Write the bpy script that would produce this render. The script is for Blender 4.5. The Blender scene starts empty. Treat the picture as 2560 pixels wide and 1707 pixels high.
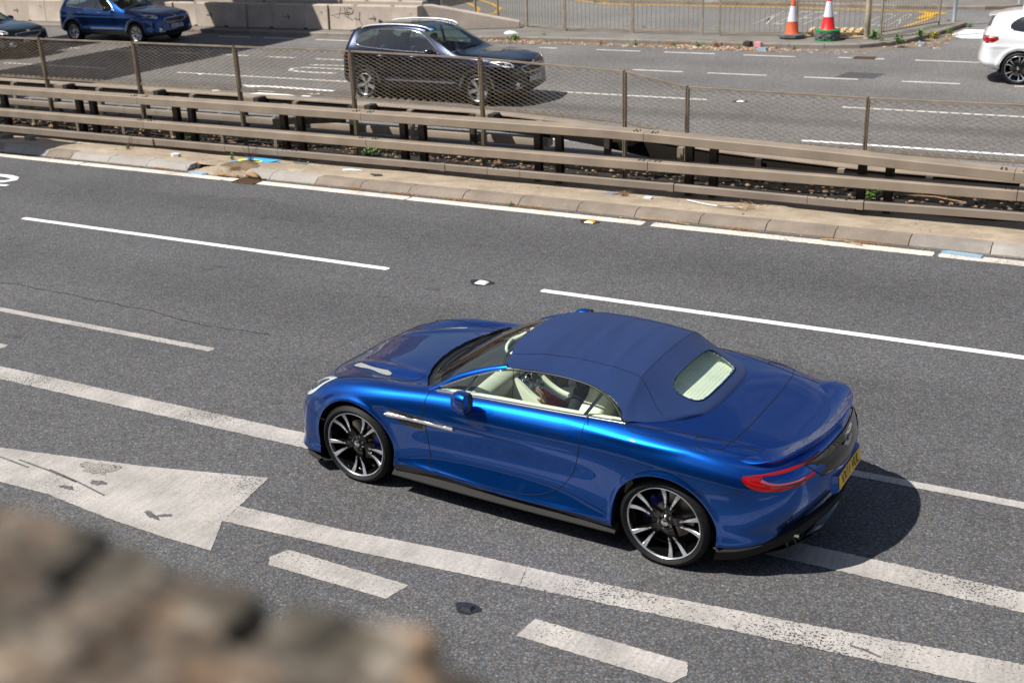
import bpy, bmesh, math, random
import numpy as np
from mathutils import Vector, Matrix
from mathutils.bvhtree import BVHTree

random.seed(7)
rng = np.random.default_rng(7)
scene = bpy.context.scene
COL = scene.collection
PI = math.pi

# ------------------------------------------------------------------ camera
cam_d = bpy.data.cameras.new('camera')
cam = bpy.data.objects.new('camera', cam_d)
COL.objects.link(cam)
scene.camera = cam
cam_d.sensor_width = 36
cam_d.lens = 41.1461
cam_d.clip_start = 0.05
cam_d.clip_end = 2000
_r, _u, _f = [Vector(v) for v in [[0.883032, 0.467961, -0.035607], [-0.143939, 0.34226, 0.928515], [-0.446695, 0.814783, -0.369584]]]
_m = Matrix((( _r.x, _u.x, -_f.x), (_r.y, _u.y, -_f.y), (_r.z, _u.z, -_f.z))).to_4x4()
_m.translation = Vector((0, 0, 4.6318))
cam.matrix_world = _m
cam_d.dof.use_dof = True
cam_d.dof.focus_distance = 9.0
cam_d.dof.aperture_fstop = 3.0

# ------------------------------------------------------------------ sky, sun, exposure
SUN = Vector((-0.485, -0.477, 1.0)).normalized()      # towards the sun
sun_el = math.asin(SUN.z)
w = bpy.data.worlds.new("World")
scene.world = w
w.use_nodes = True
nt = w.node_tree
nt.nodes.clear()
out = nt.nodes.new('ShaderNodeOutputWorld')
bg = nt.nodes.new('ShaderNodeBackground')
sky = nt.nodes.new('ShaderNodeTexSky')
sky.sky_type = 'NISHITA'
sky.sun_disc = False
sky.sun_elevation = sun_el
sky.sun_rotation = math.atan2(SUN.x, SUN.y)
sky.altitude = 50
# broken cloud all round the sky
tc = nt.nodes.new('ShaderNodeTexCoord')
mp = nt.nodes.new('ShaderNodeMapping')
mp.inputs['Scale'].default_value = (1.0, 1.0, 2.6)
nz = nt.nodes.new('ShaderNodeTexNoise')
nz.inputs['Scale'].default_value = 2.3
nz.inputs['Detail'].default_value = 7
nz.inputs['Roughness'].default_value = 0.55
cr = nt.nodes.new('ShaderNodeValToRGB')
cr.color_ramp.elements[0].position = 0.53
cr.color_ramp.elements[0].color = (0, 0, 0, 1)
cr.color_ramp.elements[1].position = 0.72
cr.color_ramp.elements[1].color = (1, 1, 1, 1)
mx = nt.nodes.new('ShaderNodeMixRGB')
mx.inputs['Color2'].default_value = (7.5, 7.9, 8.6, 1)
nt.links.new(tc.outputs['Generated'], mp.inputs['Vector'])
nt.links.new(mp.outputs[0], nz.inputs['Vector'])
nt.links.new(nz.outputs['Fac'], cr.inputs['Fac'])
nt.links.new(cr.outputs['Color'], mx.inputs['Fac'])
nt.links.new(sky.outputs['Color'], mx.inputs['Color1'])
nt.links.new(mx.outputs['Color'], bg.inputs['Color'])
bg.inputs['Strength'].default_value = 0.068
nt.links.new(bg.outputs[0], out.inputs['Surface'])

sd = bpy.data.lights.new('sun', 'SUN')
sd.energy = 5.0
sd.angle = math.radians(0.53)
sd.color = (1.0, 0.955, 0.88)
so = bpy.data.objects.new('sun', sd)
so.rotation_euler = (-SUN).to_track_quat('-Z', 'Y').to_euler()
so.location = (-10, -10, 30)
COL.objects.link(so)

scene.view_settings.view_transform = 'Standard'
scene.view_settings.look = 'None'
scene.view_settings.exposure = 0.30
scene.view_settings.gamma = 1.0
scene.view_settings.use_curve_mapping = False
scene.render.engine = 'CYCLES'
scene.cycles.max_bounces = 10
scene.cycles.transparent_max_bounces = 24

# ------------------------------------------------------------------ helpers
def tag(o, label=None, cat=None, group=None, kind=None):
    if label: o['label'] = label
    if cat: o['category'] = cat
    if group: o['group'] = group
    if kind: o['kind'] = kind
    return o

def mesh_obj(name, verts, faces, mat=None, parent=None, smooth=False, auto=None):
    me = bpy.data.meshes.new(name)
    me.from_pydata([tuple(v) for v in verts], [], [tuple(f) for f in faces])
    me.update()
    return link_mesh(name, me, mat, parent, smooth, auto)

def link_mesh(name, me, mat=None, parent=None, smooth=False, auto=None):
    if mat is not None and len(me.materials) == 0:
        if isinstance(mat, (list, tuple)):
            for m_ in mat: me.materials.append(m_)
        else:
            me.materials.append(mat)
    if smooth or auto:
        me.polygons.foreach_set('use_smooth', [True]*len(me.polygons))
        if auto:
            me.set_sharp_from_angle(angle=math.radians(auto))
    o = bpy.data.objects.new(name, me)
    COL.objects.link(o)
    if parent is not None: o.parent = parent
    return o

def empty(name, loc=(0, 0, 0), rz=0.0, label=None, cat=None, group=None):
    o = bpy.data.objects.new(name, None)
    o.empty_display_size = 0.2
    o.location = loc
    o.rotation_euler = (0, 0, rz)
    COL.objects.link(o)
    return tag(o, label, cat, group)

class MB:
    """collects shapes into one mesh"""
    def __init__(s): s.v = []; s.f = []
    def add(s, v, f):
        b = len(s.v); s.v += [tuple(q) for q in v]; s.f += [tuple(i+b for i in g) for g in f]; return s
    def box(s, x0, x1, y0, y1, z0, z1):
        return s.add([(x0,y0,z0),(x1,y0,z0),(x1,y1,z0),(x0,y1,z0),(x0,y0,z1),(x1,y0,z1),(x1,y1,z1),(x0,y1,z1)],
                     [(0,3,2,1),(4,5,6,7),(0,1,5,4),(1,2,6,5),(2,3,7,6),(3,0,4,7)])
    def tube(s, pts, r, n=8, cap=True, closed=False):
        pts = [Vector(q) for q in pts]; m = len(pts)
        rr = r if isinstance(r, (list, tuple)) else [r]*m
        base = len(s.v); prev = None
        for i, q in enumerate(pts):
            a = pts[i-1] if (i > 0 or closed) else pts[i]
            b = pts[(i+1) % m] if (i < m-1 or closed) else pts[i]
            t = (b-a).normalized()
            if prev is None:
                up = Vector((0, 0, 1)) if abs(t.z) < .9 else Vector((1, 0, 0))
                u = t.cross(up).normalized()
            else:
                u = (prev - t*prev.dot(t)).normalized()
            prev = u; w_ = t.cross(u)
            for k in range(n):
                an = 2*PI*k/n + PI/n
                s.v.append(tuple(q + (u*math.cos(an)+w_*math.sin(an))*rr[i]))
        for i in range(m if closed else m-1):
            j = (i+1) % m
            for k in range(n):
                k2 = (k+1) % n
                s.f.append((base+i*n+k, base+i*n+k2, base+j*n+k2, base+j*n+k))
        if cap and not closed:
            s.f.append(tuple(base+k for k in reversed(range(n))))
            s.f.append(tuple(base+(m-1)*n+k for k in range(n)))
        return s
    def lathe(s, prof, n=24, axis='z', c=(0, 0, 0), caps=False):
        """prof: (radius, height) list"""
        base = len(s.v)
        for (r, h) in prof:
            for k in range(n):
                a = 2*PI*k/n
                x, y = r*math.cos(a), r*math.sin(a)
                if axis == 'z': q = (c[0]+x, c[1]+y, c[2]+h)
                elif axis == 'y': q = (c[0]+x, c[1]+h, c[2]+y)
                else: q = (c[0]+h, c[1]+x, c[2]+y)
                s.v.append(q)
        for i in range(len(prof)-1):
            for k in range(n):
                k2 = (k+1) % n
                s.f.append((base+i*n+k, base+i*n+k2, base+(i+1)*n+k2, base+(i+1)*n+k))
        if caps:
            s.f.append(tuple(base+k for k in reversed(range(n))))
            s.f.append(tuple(base+(len(prof)-1)*n+k for k in range(n)))
        return s
    def prism(s, poly, a, b, axis='y'):
        """poly of 2D points extruded between a and b"""
        n = len(poly); base = len(s.v)
        for h in (a, b):
            for (p, q) in poly:
                s.v.append({'y': (p, h, q), 'x': (h, p, q), 'z': (p, q, h)}[axis])
        s.f.append(tuple(base+i for i in range(n)))
        s.f.append(tuple(base+n+i for i in reversed(range(n))))
        for i in range(n):
            j = (i+1) % n
            s.f.append((base+j, base+i, base+n+i, base+n+j))
        return s
    def obj(s, name, mat, parent=None, smooth=False, auto=None, bevel=0, seg=1):
        me = bpy.data.meshes.new(name)
        me.from_pydata(s.v, [], s.f)
        bm = bmesh.new(); bm.from_mesh(me)
        if bevel:
            ed = [e for e in bm.edges if len(e.link_faces) == 2 and e.calc_face_angle(0) > .5]
            bmesh.ops.bevel(bm, geom=ed, offset=bevel, segments=seg, affect='EDGES', profile=.6, clamp_overlap=True)
        bmesh.ops.recalc_face_normals(bm, faces=bm.faces)
        bm.to_mesh(me); bm.free()
        return link_mesh(name, me, mat, parent, smooth, auto)

def copy_tree(o, parent=None):
    c = o.copy(); COL.objects.link(c)
    if parent is not None: c.parent = parent
    for ch in list(o.children): copy_tree(ch, c)
    return c

# ------------------------------------------------------------------ materials
def newmat(name):
    m = bpy.data.materials.new(name); m.use_nodes = True
    return m, m.node_tree, m.node_tree.nodes['Principled BSDF']

def N(nt, t, **kw):
    n = nt.nodes.new(t)
    for k, v in kw.items():
        if k in n.inputs: n.inputs[k].default_value = v
        else: setattr(n, k, v)
    return n

def L(nt, a, b): nt.links.new(a, b)

def texco(nt, scale=(1, 1, 1), obj=True):
    t = N(nt, 'ShaderNodeTexCoord'); m = N(nt, 'ShaderNodeMapping')
    m.inputs['Scale'].default_value = scale
    L(nt, t.outputs['Object' if obj else 'Generated'], m.inputs['Vector'])
    return m.outputs['Vector']

def ramp(nt, fac, stops):
    r = N(nt, 'ShaderNodeValToRGB')
    e = r.color_ramp.elements
    while len(e) < len(stops): e.new(0.5)
    for i, (p_, c) in enumerate(stops):
        e[i].position = p_
        e[i].color = (c, c, c, 1) if not isinstance(c, (tuple, list)) else (*c, 1)
    L(nt, fac, r.inputs['Fac'])
    return r.outputs['Color']

def mixc(nt, fac, a, b, mode='MIX'):
    m = N(nt, 'ShaderNodeMixRGB', blend_type=mode)
    for s_, v in (('Fac', fac), ('Color1', a), ('Color2', b)):
        if hasattr(v, 'links'): L(nt, v, m.inputs[s_])
        elif isinstance(v, (tuple, list)): m.inputs[s_].default_value = (*v, 1) if len(v) == 3 else v
        else: m.inputs[s_].default_value = v
    return m.outputs['Color']

def bump(nt, b, height, strength=.3, dist=.01):
    n = N(nt, 'ShaderNodeBump'); n.inputs['Strength'].default_value = strength; n.inputs['Distance'].default_value = dist
    L(nt, height, n.inputs['Height']); L(nt, n.outputs[0], b.inputs['Normal'])

def simple(name, col, rough=.5, metal=0.0, coat=0.0, noise=None, spec=.5, nb=0, ns=30):
    """noise = (scale, amount): mottled colour"""
    m, nt, b = newmat(name)
    b.inputs['Base Color'].default_value = (*col, 1)
    b.inputs['Roughness'].default_value = rough
    b.inputs['Metallic'].default_value = metal
    b.inputs['Coat Weight'].default_value = coat
    b.inputs['Coat Roughness'].default_value = .03
    b.inputs['Specular IOR Level'].default_value = spec
    if noise:
        v = texco(nt)
        n = N(nt, 'ShaderNodeTexNoise', Scale=noise[0], Detail=5.0)
        L(nt, v, n.inputs['Vector'])
        d = noise[1]
        lo = tuple(c*(1-d) for c in col); hi = tuple(min(1, c*(1+d)) for c in col)
        L(nt, ramp(nt, n.outputs['Fac'], [(.3, lo), (.7, hi)]), b.inputs['Base Color'])
        if nb:
            n2 = N(nt, 'ShaderNodeTexNoise', Scale=float(ns), Detail=4.0)
            L(nt, v, n2.inputs['Vector'])
            bump(nt, b, n2.outputs['Fac'], nb, .01)
    return m

def glass_mat(name, tint=(.75, .82, .80), ior=1.5, rough=0.0, refl=1.0):
    m, nt, b = newmat(name)
    nt.nodes.remove(b)
    o = [n for n in nt.nodes if n.type == 'OUTPUT_MATERIAL'][0]
    t = N(nt, 'ShaderNodeBsdfTransparent'); t.inputs['Color'].default_value = (*tint, 1)
    g = N(nt, 'ShaderNodeBsdfGlossy'); g.inputs['Roughness'].default_value = rough
    f = N(nt, 'ShaderNodeFresnel'); f.inputs['IOR'].default_value = ior
    mth = N(nt, 'ShaderNodeMath', operation='MULTIPLY'); mth.inputs[1].default_value = refl
    x = N(nt, 'ShaderNodeMixShader')
    ge = N(nt, 'ShaderNodeNewGeometry'); mi = N(nt, 'ShaderNodeMapRange')
    mi.inputs['To Min'].default_value = ior; mi.inputs['To Max'].default_value = 1/ior
    L(nt, ge.outputs['Backfacing'], mi.inputs['Value']); L(nt, mi.outputs[0], f.inputs['IOR'])
    L(nt, f.outputs[0], mth.inputs[0]); L(nt, mth.outputs[0], x.inputs[0])
    L(nt, t.outputs[0], x.inputs[1]); L(nt, g.outputs[0], x.inputs[2]); L(nt, x.outputs[0], o.inputs['Surface'])
    return m

def car_paint(name, base, metal=.85, rough=.32, flake=.25):
    m, nt, b = newmat(name)
    v = texco(nt)
    vo = N(nt, 'ShaderNodeTexVoronoi', Scale=900.0)
    L(nt, v, vo.inputs['Vector'])
    hi = tuple(min(1, c*(1+flake)) for c in base); lo = tuple(c*(1-flake) for c in base)
    L(nt, ramp(nt, vo.outputs['Distance'], [(.1, lo), (.7, hi)]), b.inputs['Base Color'])
    b.inputs['Metallic'].default_value = metal
    b.inputs['Roughness'].default_value = rough
    b.inputs['Coat Weight'].default_value = 1.0
    b.inputs['Coat Roughness'].default_value = .015
    b.inputs['Coat IOR'].default_value = 1.5
    return m

def asphalt(name, base=.085, warm=(.985, .99, 1.02), grain=70.0, tracks=None, far=False):
    m, nt, b = newmat(name)
    v = texco(nt)
    big = N(nt, 'ShaderNodeTexNoise', Scale=.35, Detail=4.0); L(nt, v, big.inputs['Vector'])
    mid = N(nt, 'ShaderNodeTexNoise', Scale=6.0, Detail=5.0); L(nt, v, mid.inputs['Vector'])
    vo = N(nt, 'ShaderNodeTexVoronoi', Scale=grain); L(nt, v, vo.inputs['Vector'])
    fin = N(nt, 'ShaderNodeTexNoise', Scale=grain*1.6, Detail=2.0, Roughness=.6); L(nt, v, fin.inputs['Vector'])
    sep = N(nt, 'ShaderNodeSeparateColor'); L(nt, vo.outputs['Color'], sep.inputs[0])
    # every stone of the aggregate its own grey, a few pale ones
    st = ramp(nt, sep.outputs[0], [(0.0, .64), (.45, .92), (.8, 1.10), (.95, 1.22), (.99, 1.7)])
    gap = ramp(nt, vo.outputs['Distance'], [(.25, 1.0), (.62, .58)])
    c = mixc(nt, 1.0, st, gap, 'MULTIPLY')
    c = mixc(nt, 1.0, c, ramp(nt, fin.outputs['Fac'], [(.3, .75), (.7, 1.25)]), 'MULTIPLY')
    c = mixc(nt, 1.0, c, ramp(nt, big.outputs['Fac'], [(.3, .86), (.7, 1.12)]), 'MULTIPLY')
    c = mixc(nt, 1.0, c, ramp(nt, mid.outputs['Fac'], [(.3, .92), (.7, 1.08)]), 'MULTIPLY')
    hue = ramp(nt, sep.outputs[1], [(0.0, (.88, .96, 1.08)), (.5, (1, 1, 1)), (1.0, (1.14, 1.0, .88))])
    c = mixc(nt, 1.0, c, hue, 'MULTIPLY')
    c = mixc(nt, 1.0, c, tuple(base*x for x in warm), 'MULTIPLY')
    if tracks:
        # bands along the road: (y centre, half width, factor)
        sx = N(nt, 'ShaderNodeSeparateXYZ'); L(nt, v, sx.inputs[0])
        wob = N(nt, 'ShaderNodeMath', operation='MULTIPLY_ADD'); L(nt, big.outputs['Fac'], wob.inputs[0]); wob.inputs[1].default_value = .5
        L(nt, sx.outputs['Y'], wob.inputs[2])
        y0 = min(t[0]-t[1] for t in tracks)-1; y1 = max(t[0]+t[1] for t in tracks)+1
        mr = N(nt, 'ShaderNodeMapRange'); L(nt, wob.outputs[0], mr.inputs['Value'])
        mr.inputs['From Min'].default_value = y0+.25; mr.inputs['From Max'].default_value = y1+.25
        st_ = [(0, 1.0)]
        for yc, hw, fc in sorted(tracks):
            for d_, f_ in ((-hw, 1.0), (-hw*.3, fc), (hw*.3, fc), (hw, 1.0)):
                st_.append(((yc+d_-y0)/(y1-y0), f_))
        st_.append((1.0, 1.0))
        c = mixc(nt, 1.0, c, ramp(nt, mr.outputs[0], st_), 'MULTIPLY')
    L(nt, c, b.inputs['Base Color'])
    b.inputs['Roughness'].default_value = .82
    b.inputs['Specular IOR Level'].default_value = .35
    h = mixc(nt, .35, vo.outputs['Distance'], fin.outputs['Fac'])
    inv = N(nt, 'ShaderNodeInvert'); L(nt, h, inv.inputs['Color'])
    bump(nt, b, inv.outputs[0], .75 if not far else .4, .006)
    return m

def road_paint(name, col=(.56, .52, .47), holes=.0, hs=38.0, rough=.7, dirt=.25):
    """thermoplastic paint: worn through to the road in specks where holes > 0"""
    m, nt, b = newmat(name)
    v = texco(nt)
    n1 = N(nt, 'ShaderNodeTexNoise', Scale=3.0, Detail=6.0); L(nt, v, n1.inputs['Vector'])
    n2 = N(nt, 'ShaderNodeTexNoise', Scale=45.0, Detail=4.0); L(nt, v, n2.inputs['Vector'])
    c = mixc(nt, 1.0, ramp(nt, n1.outputs['Fac'], [(.3, 1-dirt), (.7, 1.08)]), ramp(nt, n2.outputs['Fac'], [(.3, .84), (.7, 1.08)]), 'MULTIPLY')
    cs = N(nt, 'ShaderNodeTexVoronoi', Scale=5.0, feature='DISTANCE_TO_EDGE')
    wv = mixc(nt, .35, v, n1.outputs['Color'], 'ADD')
    L(nt, wv, cs.inputs['Vector'])
    c = mixc(nt, 1.0, c, ramp(nt, cs.outputs['Distance'], [(0.0, .80), (.012, 1.0)]), 'MULTIPLY')
    c = mixc(nt, 1.0, c, col, 'MULTIPLY')
    if holes > 0:
        hn = N(nt, 'ShaderNodeTexNoise', Scale=hs, Detail=3.0, Roughness=.7); L(nt, v, hn.inputs['Vector'])
        pn = N(nt, 'ShaderNodeTexNoise', Scale=.9, Detail=2.0); L(nt, v, pn.inputs['Vector'])
        ad = N(nt, 'ShaderNodeMath', operation='MULTIPLY_ADD'); L(nt, pn.outputs['Fac'], ad.inputs[0]); ad.inputs[1].default_value = .5
        L(nt, hn.outputs['Fac'], ad.inputs[2])
        mask = ramp(nt, ad.outputs[0], [(.93-holes, 0.0), (.945-holes, 1.0)])
        c = mixc(nt, mask, c, (.045, .045, .05))
    # drag marks left by the screed box, running across the line
    mp_ = N(nt, 'ShaderNodeMapping'); mp_.inputs['Scale'].default_value = (38, 4, 1); L(nt, v, mp_.inputs['Vector'])
    n4 = N(nt, 'ShaderNodeTexNoise', Scale=1.0, Detail=3.0); L(nt, mp_.outputs[0], n4.inputs['Vector'])
    c = mixc(nt, 1.0, c, ramp(nt, n4.outputs['Fac'], [(.35, .90), (.65, 1.06)]), 'MULTIPLY')
    L(nt, c, b.inputs['Base Color'])
    b.inputs['Roughness'].default_value = rough
    bump(nt, b, n2.outputs['Fac'], .35, .004)
    return m

def concrete(name, col, spots=.3, scale=1.0, bumpy=.3, dirt=None):
    m, nt, b = newmat(name)
    v = texco(nt)
    n1 = N(nt, 'ShaderNodeTexNoise', Scale=1.3*scale, Detail=8.0, Roughness=.62); L(nt, v, n1.inputs['Vector'])
    n2 = N(nt, 'ShaderNodeTexNoise', Scale=55.0*scale, Detail=3.0); L(nt, v, n2.inputs['Vector'])
    vo = N(nt, 'ShaderNodeTexVoronoi', Scale=26.0*scale); L(nt, v, vo.inputs['Vector'])
    c = mixc(nt, 1.0, ramp(nt, n1.outputs['Fac'], [(.28, 1-spots), (.72, 1+spots*.6)]), ramp(nt, n2.outputs['Fac'], [(.3, .8), (.7, 1.15)]), 'MULTIPLY')
    c = mixc(nt, 1.0, c, ramp(nt, vo.outputs['Distance'], [(.03, .5), (.09, 1.0)]), 'MULTIPLY')
    c = mixc(nt, 1.0, c, col, 'MULTIPLY')
    if dirt:
        n3 = N(nt, 'ShaderNodeTexNoise', Scale=2.1*scale, Detail=7.0, Roughness=.7); L(nt, v, n3.inputs['Vector'])
        c = mixc(nt, ramp(nt, n3.outputs['Fac'], [(.46, 0.0), (.6, .85)]), c, dirt)
    L(nt, c, b.inputs['Base Color'])
    b.inputs['Roughness'].default_value = .9
    b.inputs['Specular IOR Level'].default_value = .25
    bump(nt, b, mixc(nt, .5, n1.outputs['Fac'], n2.outputs['Fac']), bumpy, .02)
    return m

M = {}
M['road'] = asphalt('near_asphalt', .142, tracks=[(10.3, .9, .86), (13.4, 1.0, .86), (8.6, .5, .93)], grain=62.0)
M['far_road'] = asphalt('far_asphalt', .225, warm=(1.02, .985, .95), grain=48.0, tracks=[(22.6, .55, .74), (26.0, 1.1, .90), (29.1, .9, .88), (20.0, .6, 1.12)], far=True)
M['side_road'] = asphalt('side_asphalt', .25, warm=(1, .985, .95), grain=40.0, far=True)
M['pavement'] = concrete('pavement_tarmac', (.20, .185, .165), .25, 1.0, .3)
M['gutter'] = concrete('gutter_grit', (.21, .18, .15), .35, 2.0, .5)
M['sand'] = concrete('sandy_verge', (.41, .335, .25), .3, 1.2, .5, dirt=(.29, .235, .175))
M['soil'] = concrete('dark_soil', (.035, .028, .022), .5, 2.0, .9)  # dark earth, colour lowered further for the shade between the barrier rails
M['kerb_light'] = concrete('pale_kerb', (.36, .33, .30), .2, 1.6, .25)
M['kerb_dark'] = concrete('brown_kerb', (.25, .205, .165), .3, 1.6, .4)
M['kerb_mid'] = concrete('grey_kerb', (.28, .25, .22), .3, 1.6, .35)
M['block'] = concrete('barrier_concrete', (.47, .40, .34), .2, 1.0, .2)
M['white'] = road_paint('fresh_white_paint', (.84, .83, .81), 0, dirt=.06)
M['edge'] = road_paint('edge_line_paint', (.72, .66, .58), .03, 60, dirt=.2)
M['worn'] = road_paint('worn_paint', (.445, .415, .385), .045, 60, dirt=.28)
M['worn_specks'] = road_paint('speckled_paint', (.445, .415, .385), .10, 60, dirt=.22)
M['farline'] = road_paint('far_line_paint', (.66, .63, .57), .02, 30)
M['yellow'] = road_paint('yellow_paint', (.75, .42, .02), .04, 30)
M['rail'] = simple('barrier_steel', (.295, .238, .182), .55, .1, noise=(2.2, .16), nb=.12, ns=120)
M['rail_low'] = simple('barrier_steel_grey', (.25, .21, .17), .55, .1, noise=(2.0, .14), nb=.12, ns=120)
M['post'] = simple('post_steel', (.05, .04, .032), .6, .1, noise=(5.0, .35))
M['bolt'] = simple('bolt_steel', (.10, .075, .06), .5, .6)
M['mesh'] = simple('mesh_steel', (.24, .185, .125), .6, .3, noise=(4.0, .3))
M['frame'] = simple('fence_frame_steel', (.27, .215, .155), .55, .15, noise=(3.0, .25))
M['galv'] = simple('galvanised_steel', (.36, .37, .38), .5, .4, noise=(4.0, .15))
M['railing'] = simple('railing_steel', (.30, .25, .19), .6, .1, noise=(4.0, .25))
M['black'] = simple('black_plastic', (.012, .012, .013), .45)
M['gloss_black'] = simple('gloss_black', (.008, .008, .009), .08, coat=1.0)
M['rubber'] = simple('tyre_rubber', (.0095, .0095, .0095), .6, spec=.25, noise=(20.0, .3), nb=.15, ns=90)
M['seam'] = simple('panel_gap', (.001, .001, .002), .9)
M['chrome'] = simple('chrome', (.82, .81, .80), .10, 1.0)
M['satin'] = simple('satin_silver', (.66, .67, .69), .28, .85)
M['white_trim'] = simple('silver_white_trim', (.80, .80, .82), .3, .3, coat=.6)
M['rim_black'] = simple('rim_gloss_black', (.004, .004, .0045), .12, 0, coat=.4)
M['disc'] = simple('brake_disc', (.30, .26, .23), .35, .9, noise=(14.0, .2))
M['caliper'] = simple('blue_caliper', (.01, .03, .35), .35, coat=.6)
M['plate_white'] = simple('plate_white', (.78, .78, .74), .35)
M['plate_yellow'] = simple('plate_yellow', (.95, .56, .005), .35)
M['ink'] = simple('plate_ink', (.012, .012, .012), .5)

# ================================================================== ground, roads, markings
def sheet(name, poly, z, mat, kind='structure', lab=None):
    me = bpy.data.meshes.new(name); bm = bmesh.new()
    f = bm.faces.new([bm.verts.new((x, y, z)) for x, y in poly])
    bm.normal_update()
    if f.normal.z < 0: f.normal_flip()
    bmesh.ops.triangulate(bm, faces=bm.faces)
    bm.to_mesh(me); bm.free()
    o = link_mesh(name, me, mat)
    return tag(o, kind=kind)

def ragged(poly, step=.04, jit=.004):
    out_ = []
    for i in range(len(poly)):
        a = Vector(poly[i]); b = Vector(poly[(i+1) % len(poly)])
        n = max(1, min(700, int((b-a).length/step)))
        d = (b-a)/n; nn = Vector((-d.y, d.x)).normalized() if d.length else Vector((0, 0))
        for k in range(n):
            q = a+d*k
            if k: q += nn*random.uniform(-jit, jit)
            out_.append((q.x, q.y))
    return out_

def mark(poly, mat, jit=.006, z=.004, name='road_marking'):
    return sheet(name, ragged(poly, .018, jit), z, mat)

def dash(x0, x1, y, wd, mat, jit=.004, y1=None, z=.004):
    y1 = y if y1 is None else y1
    return mark([(x0, y-wd/2), (x1, y1-wd/2), (x1+.02, y1), (x1, y1+wd/2), (x0, y+wd/2), (x0-.02, y)], mat, jit, z)

def ribbon_mark(pts, wd, mat, z=.004):
    a = []; b = []
    for i, q in enumerate(pts):
        p0 = Vector(pts[max(0, i-1)]); p1 = Vector(pts[min(len(pts)-1, i+1)])
        t = (p1-p0).normalized(); n = Vector((-t.y, t.x))*wd/2
        a.append(tuple(Vector(q)+n)); b.append(tuple(Vector(q)-n))
    return sheet('road_marking', a+b[::-1], z, mat)

sheet('ground', [(-400, -300), (400, -300), (400, 500), (-400, 500)], -.03, M['pavement'])
sheet('near_road', [(-120, 3.4), (60, 3.4), (60, 15.35), (-120, 15.35)], 0, M['road'])
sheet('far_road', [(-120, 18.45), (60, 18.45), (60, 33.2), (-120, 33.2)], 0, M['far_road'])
sheet('side_road', [(-60, 33.2), (60, 33.2), (60, 46), (-60, 46)], -.004, M['side_road'])
sheet('gutter', [(-120, 15.10), (60, 15.10), (60, 15.32), (-120, 15.32)], .003, M['gutter'])
sheet('gutter', [(-60, 30.95), (-20, 31.15), (-16, 31.5), (-12, 31.6), (-9, 31.65), (-6.6, 31.9), (-5.5, 33.0), (-4.6, 35.4), (-5.2, 36.0), (-6.6, 33.2), (-60, 33.0)], .003, M['gutter'])

# near carriageway
W = M['worn']; WS = M['worn_specks']
mark([(-11.5, 5.42), (-10.2, 5.86), (-8.66, 6.12), (-7.18, 6.39), (-6.04, 6.67), (-5.95, 6.19), (-5.92, 5.95), (-5.70, 5.57), (-6.21, 5.57), (-6.82, 5.60), (-7.56, 5.68), (-8.3, 5.66), (-9.3, 5.58), (-10.4, 5.2), (-11.6, 4.7), (-12.3, 5.0)], W, .004)
mark([(-5.948, 6.19), (-5.0, 6.235), (-3.86, 6.35), (-3.44, 6.37), (-3.38, 6.13), (-4.6, 6.03), (-5.918, 5.95)], W, .004)
mark([(-3.436, 6.37), (-2.59, 6.42), (-1.36, 6.54), (-.15, 6.68), (1.5, 6.84), (1.5, 6.62), (-.52, 6.36), (-1.3, 6.30), (-2.12, 6.24), (-3.376, 6.13)], WS, .006)
mark([(-5.16, 5.83), (-4.09, 5.81), (-4.15, 5.60), (-5.18, 5.60), (-5.24, 5.7)], W, .004)
mark([(-3.10, 5.83), (-2.02, 5.82), (-1.98, 5.7), (-2.04, 5.59), (-3.13, 5.61)], W, .004)
mark([(-1.05, 5.83), (.02, 5.82), (0, 5.6), (-1.06, 5.61)], W, .004)
mark([(-30, 7.20), (-30, 7.44), (-10.27, 7.47), (-6.3, 7.49), (-1.41, 7.495), (-.23, 7.50), (4, 7.50), (4, 7.26), (-.49, 7.25), (-2.08, 7.24), (-6.11, 7.245), (-9.98, 7.225)], W, .006)
for (x0, x1) in ((-20.5, -15.5), (-14.0, -8.48), (-1.92, 3.5)):
    dash(x0, x1, 8.73, .105, W)
dash(-14.8, -10.71, 7.90, .11, W, y1=7.88)
for (x0, x1) in ((-14.95, -8.25), (-6.03, .9), (-24.5, -17.6)):
    dash(x0, x1, 11.805, .105, M['white'], .003)
for (x0, x1) in ((-22.0, -17.05), (-16.99, -13.66), (-12.92, -9.95), (-9.90, -5.99), (-5.84, -2.07), (-1.98, 2.5)):
    dash(x0, x1, 14.91, .20, M['edge'], .007)
dash(-13.62, -13.34, 14.92, .19, M['edge'], .007)
ribbon_mark([(-18.8, 13.66), (-18.2, 13.70), (-17.85, 13.71), (-17.55, 13.72), (-17.33, 13.66), (-17.23, 13.55), (-17.30, 13.42), (-17.45, 13.36), (-17.8, 13.33), (-18.6, 13.30)], .15, M['white'])
ribbon_mark([(-17.9, 13.10), (-17.3, 13.17), (-16.99, 13.22)], .10, M['white'])

# worn-through patches, scuffs, oil and polished streaks
def blot(cx, cy, rx, ry, mat, seed, name='road_wear', z=.0062, rz=0.0, n=40, rough=.35):
    rd = random.Random(seed); ph = [rd.uniform(0, 6.3) for _ in range(5)]; pts = []
    for i in range(n):
        a = 2*PI*i/n; r = 1+rough*(.5*math.sin(2*a+ph[0])+.35*math.sin(3*a+ph[1])+.3*math.sin(5*a+ph[2])+.25*math.sin(9*a+ph[3]))+rd.uniform(-.08, .08)
        x, y = rx*r*math.cos(a), ry*r*math.sin(a)
        pts.append((cx+x*math.cos(rz)-y*math.sin(rz), cy+x*math.sin(rz)+y*math.cos(rz)))
    return sheet(name, pts, z, mat)
M['wear'] = road_paint('worn_through_paint', (.34, .32, .29), .19, 60, dirt=.3)
M['tyremark'] = simple('rubber_smear', (.11, .105, .11), .8, noise=(30.0, .5))
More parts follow.
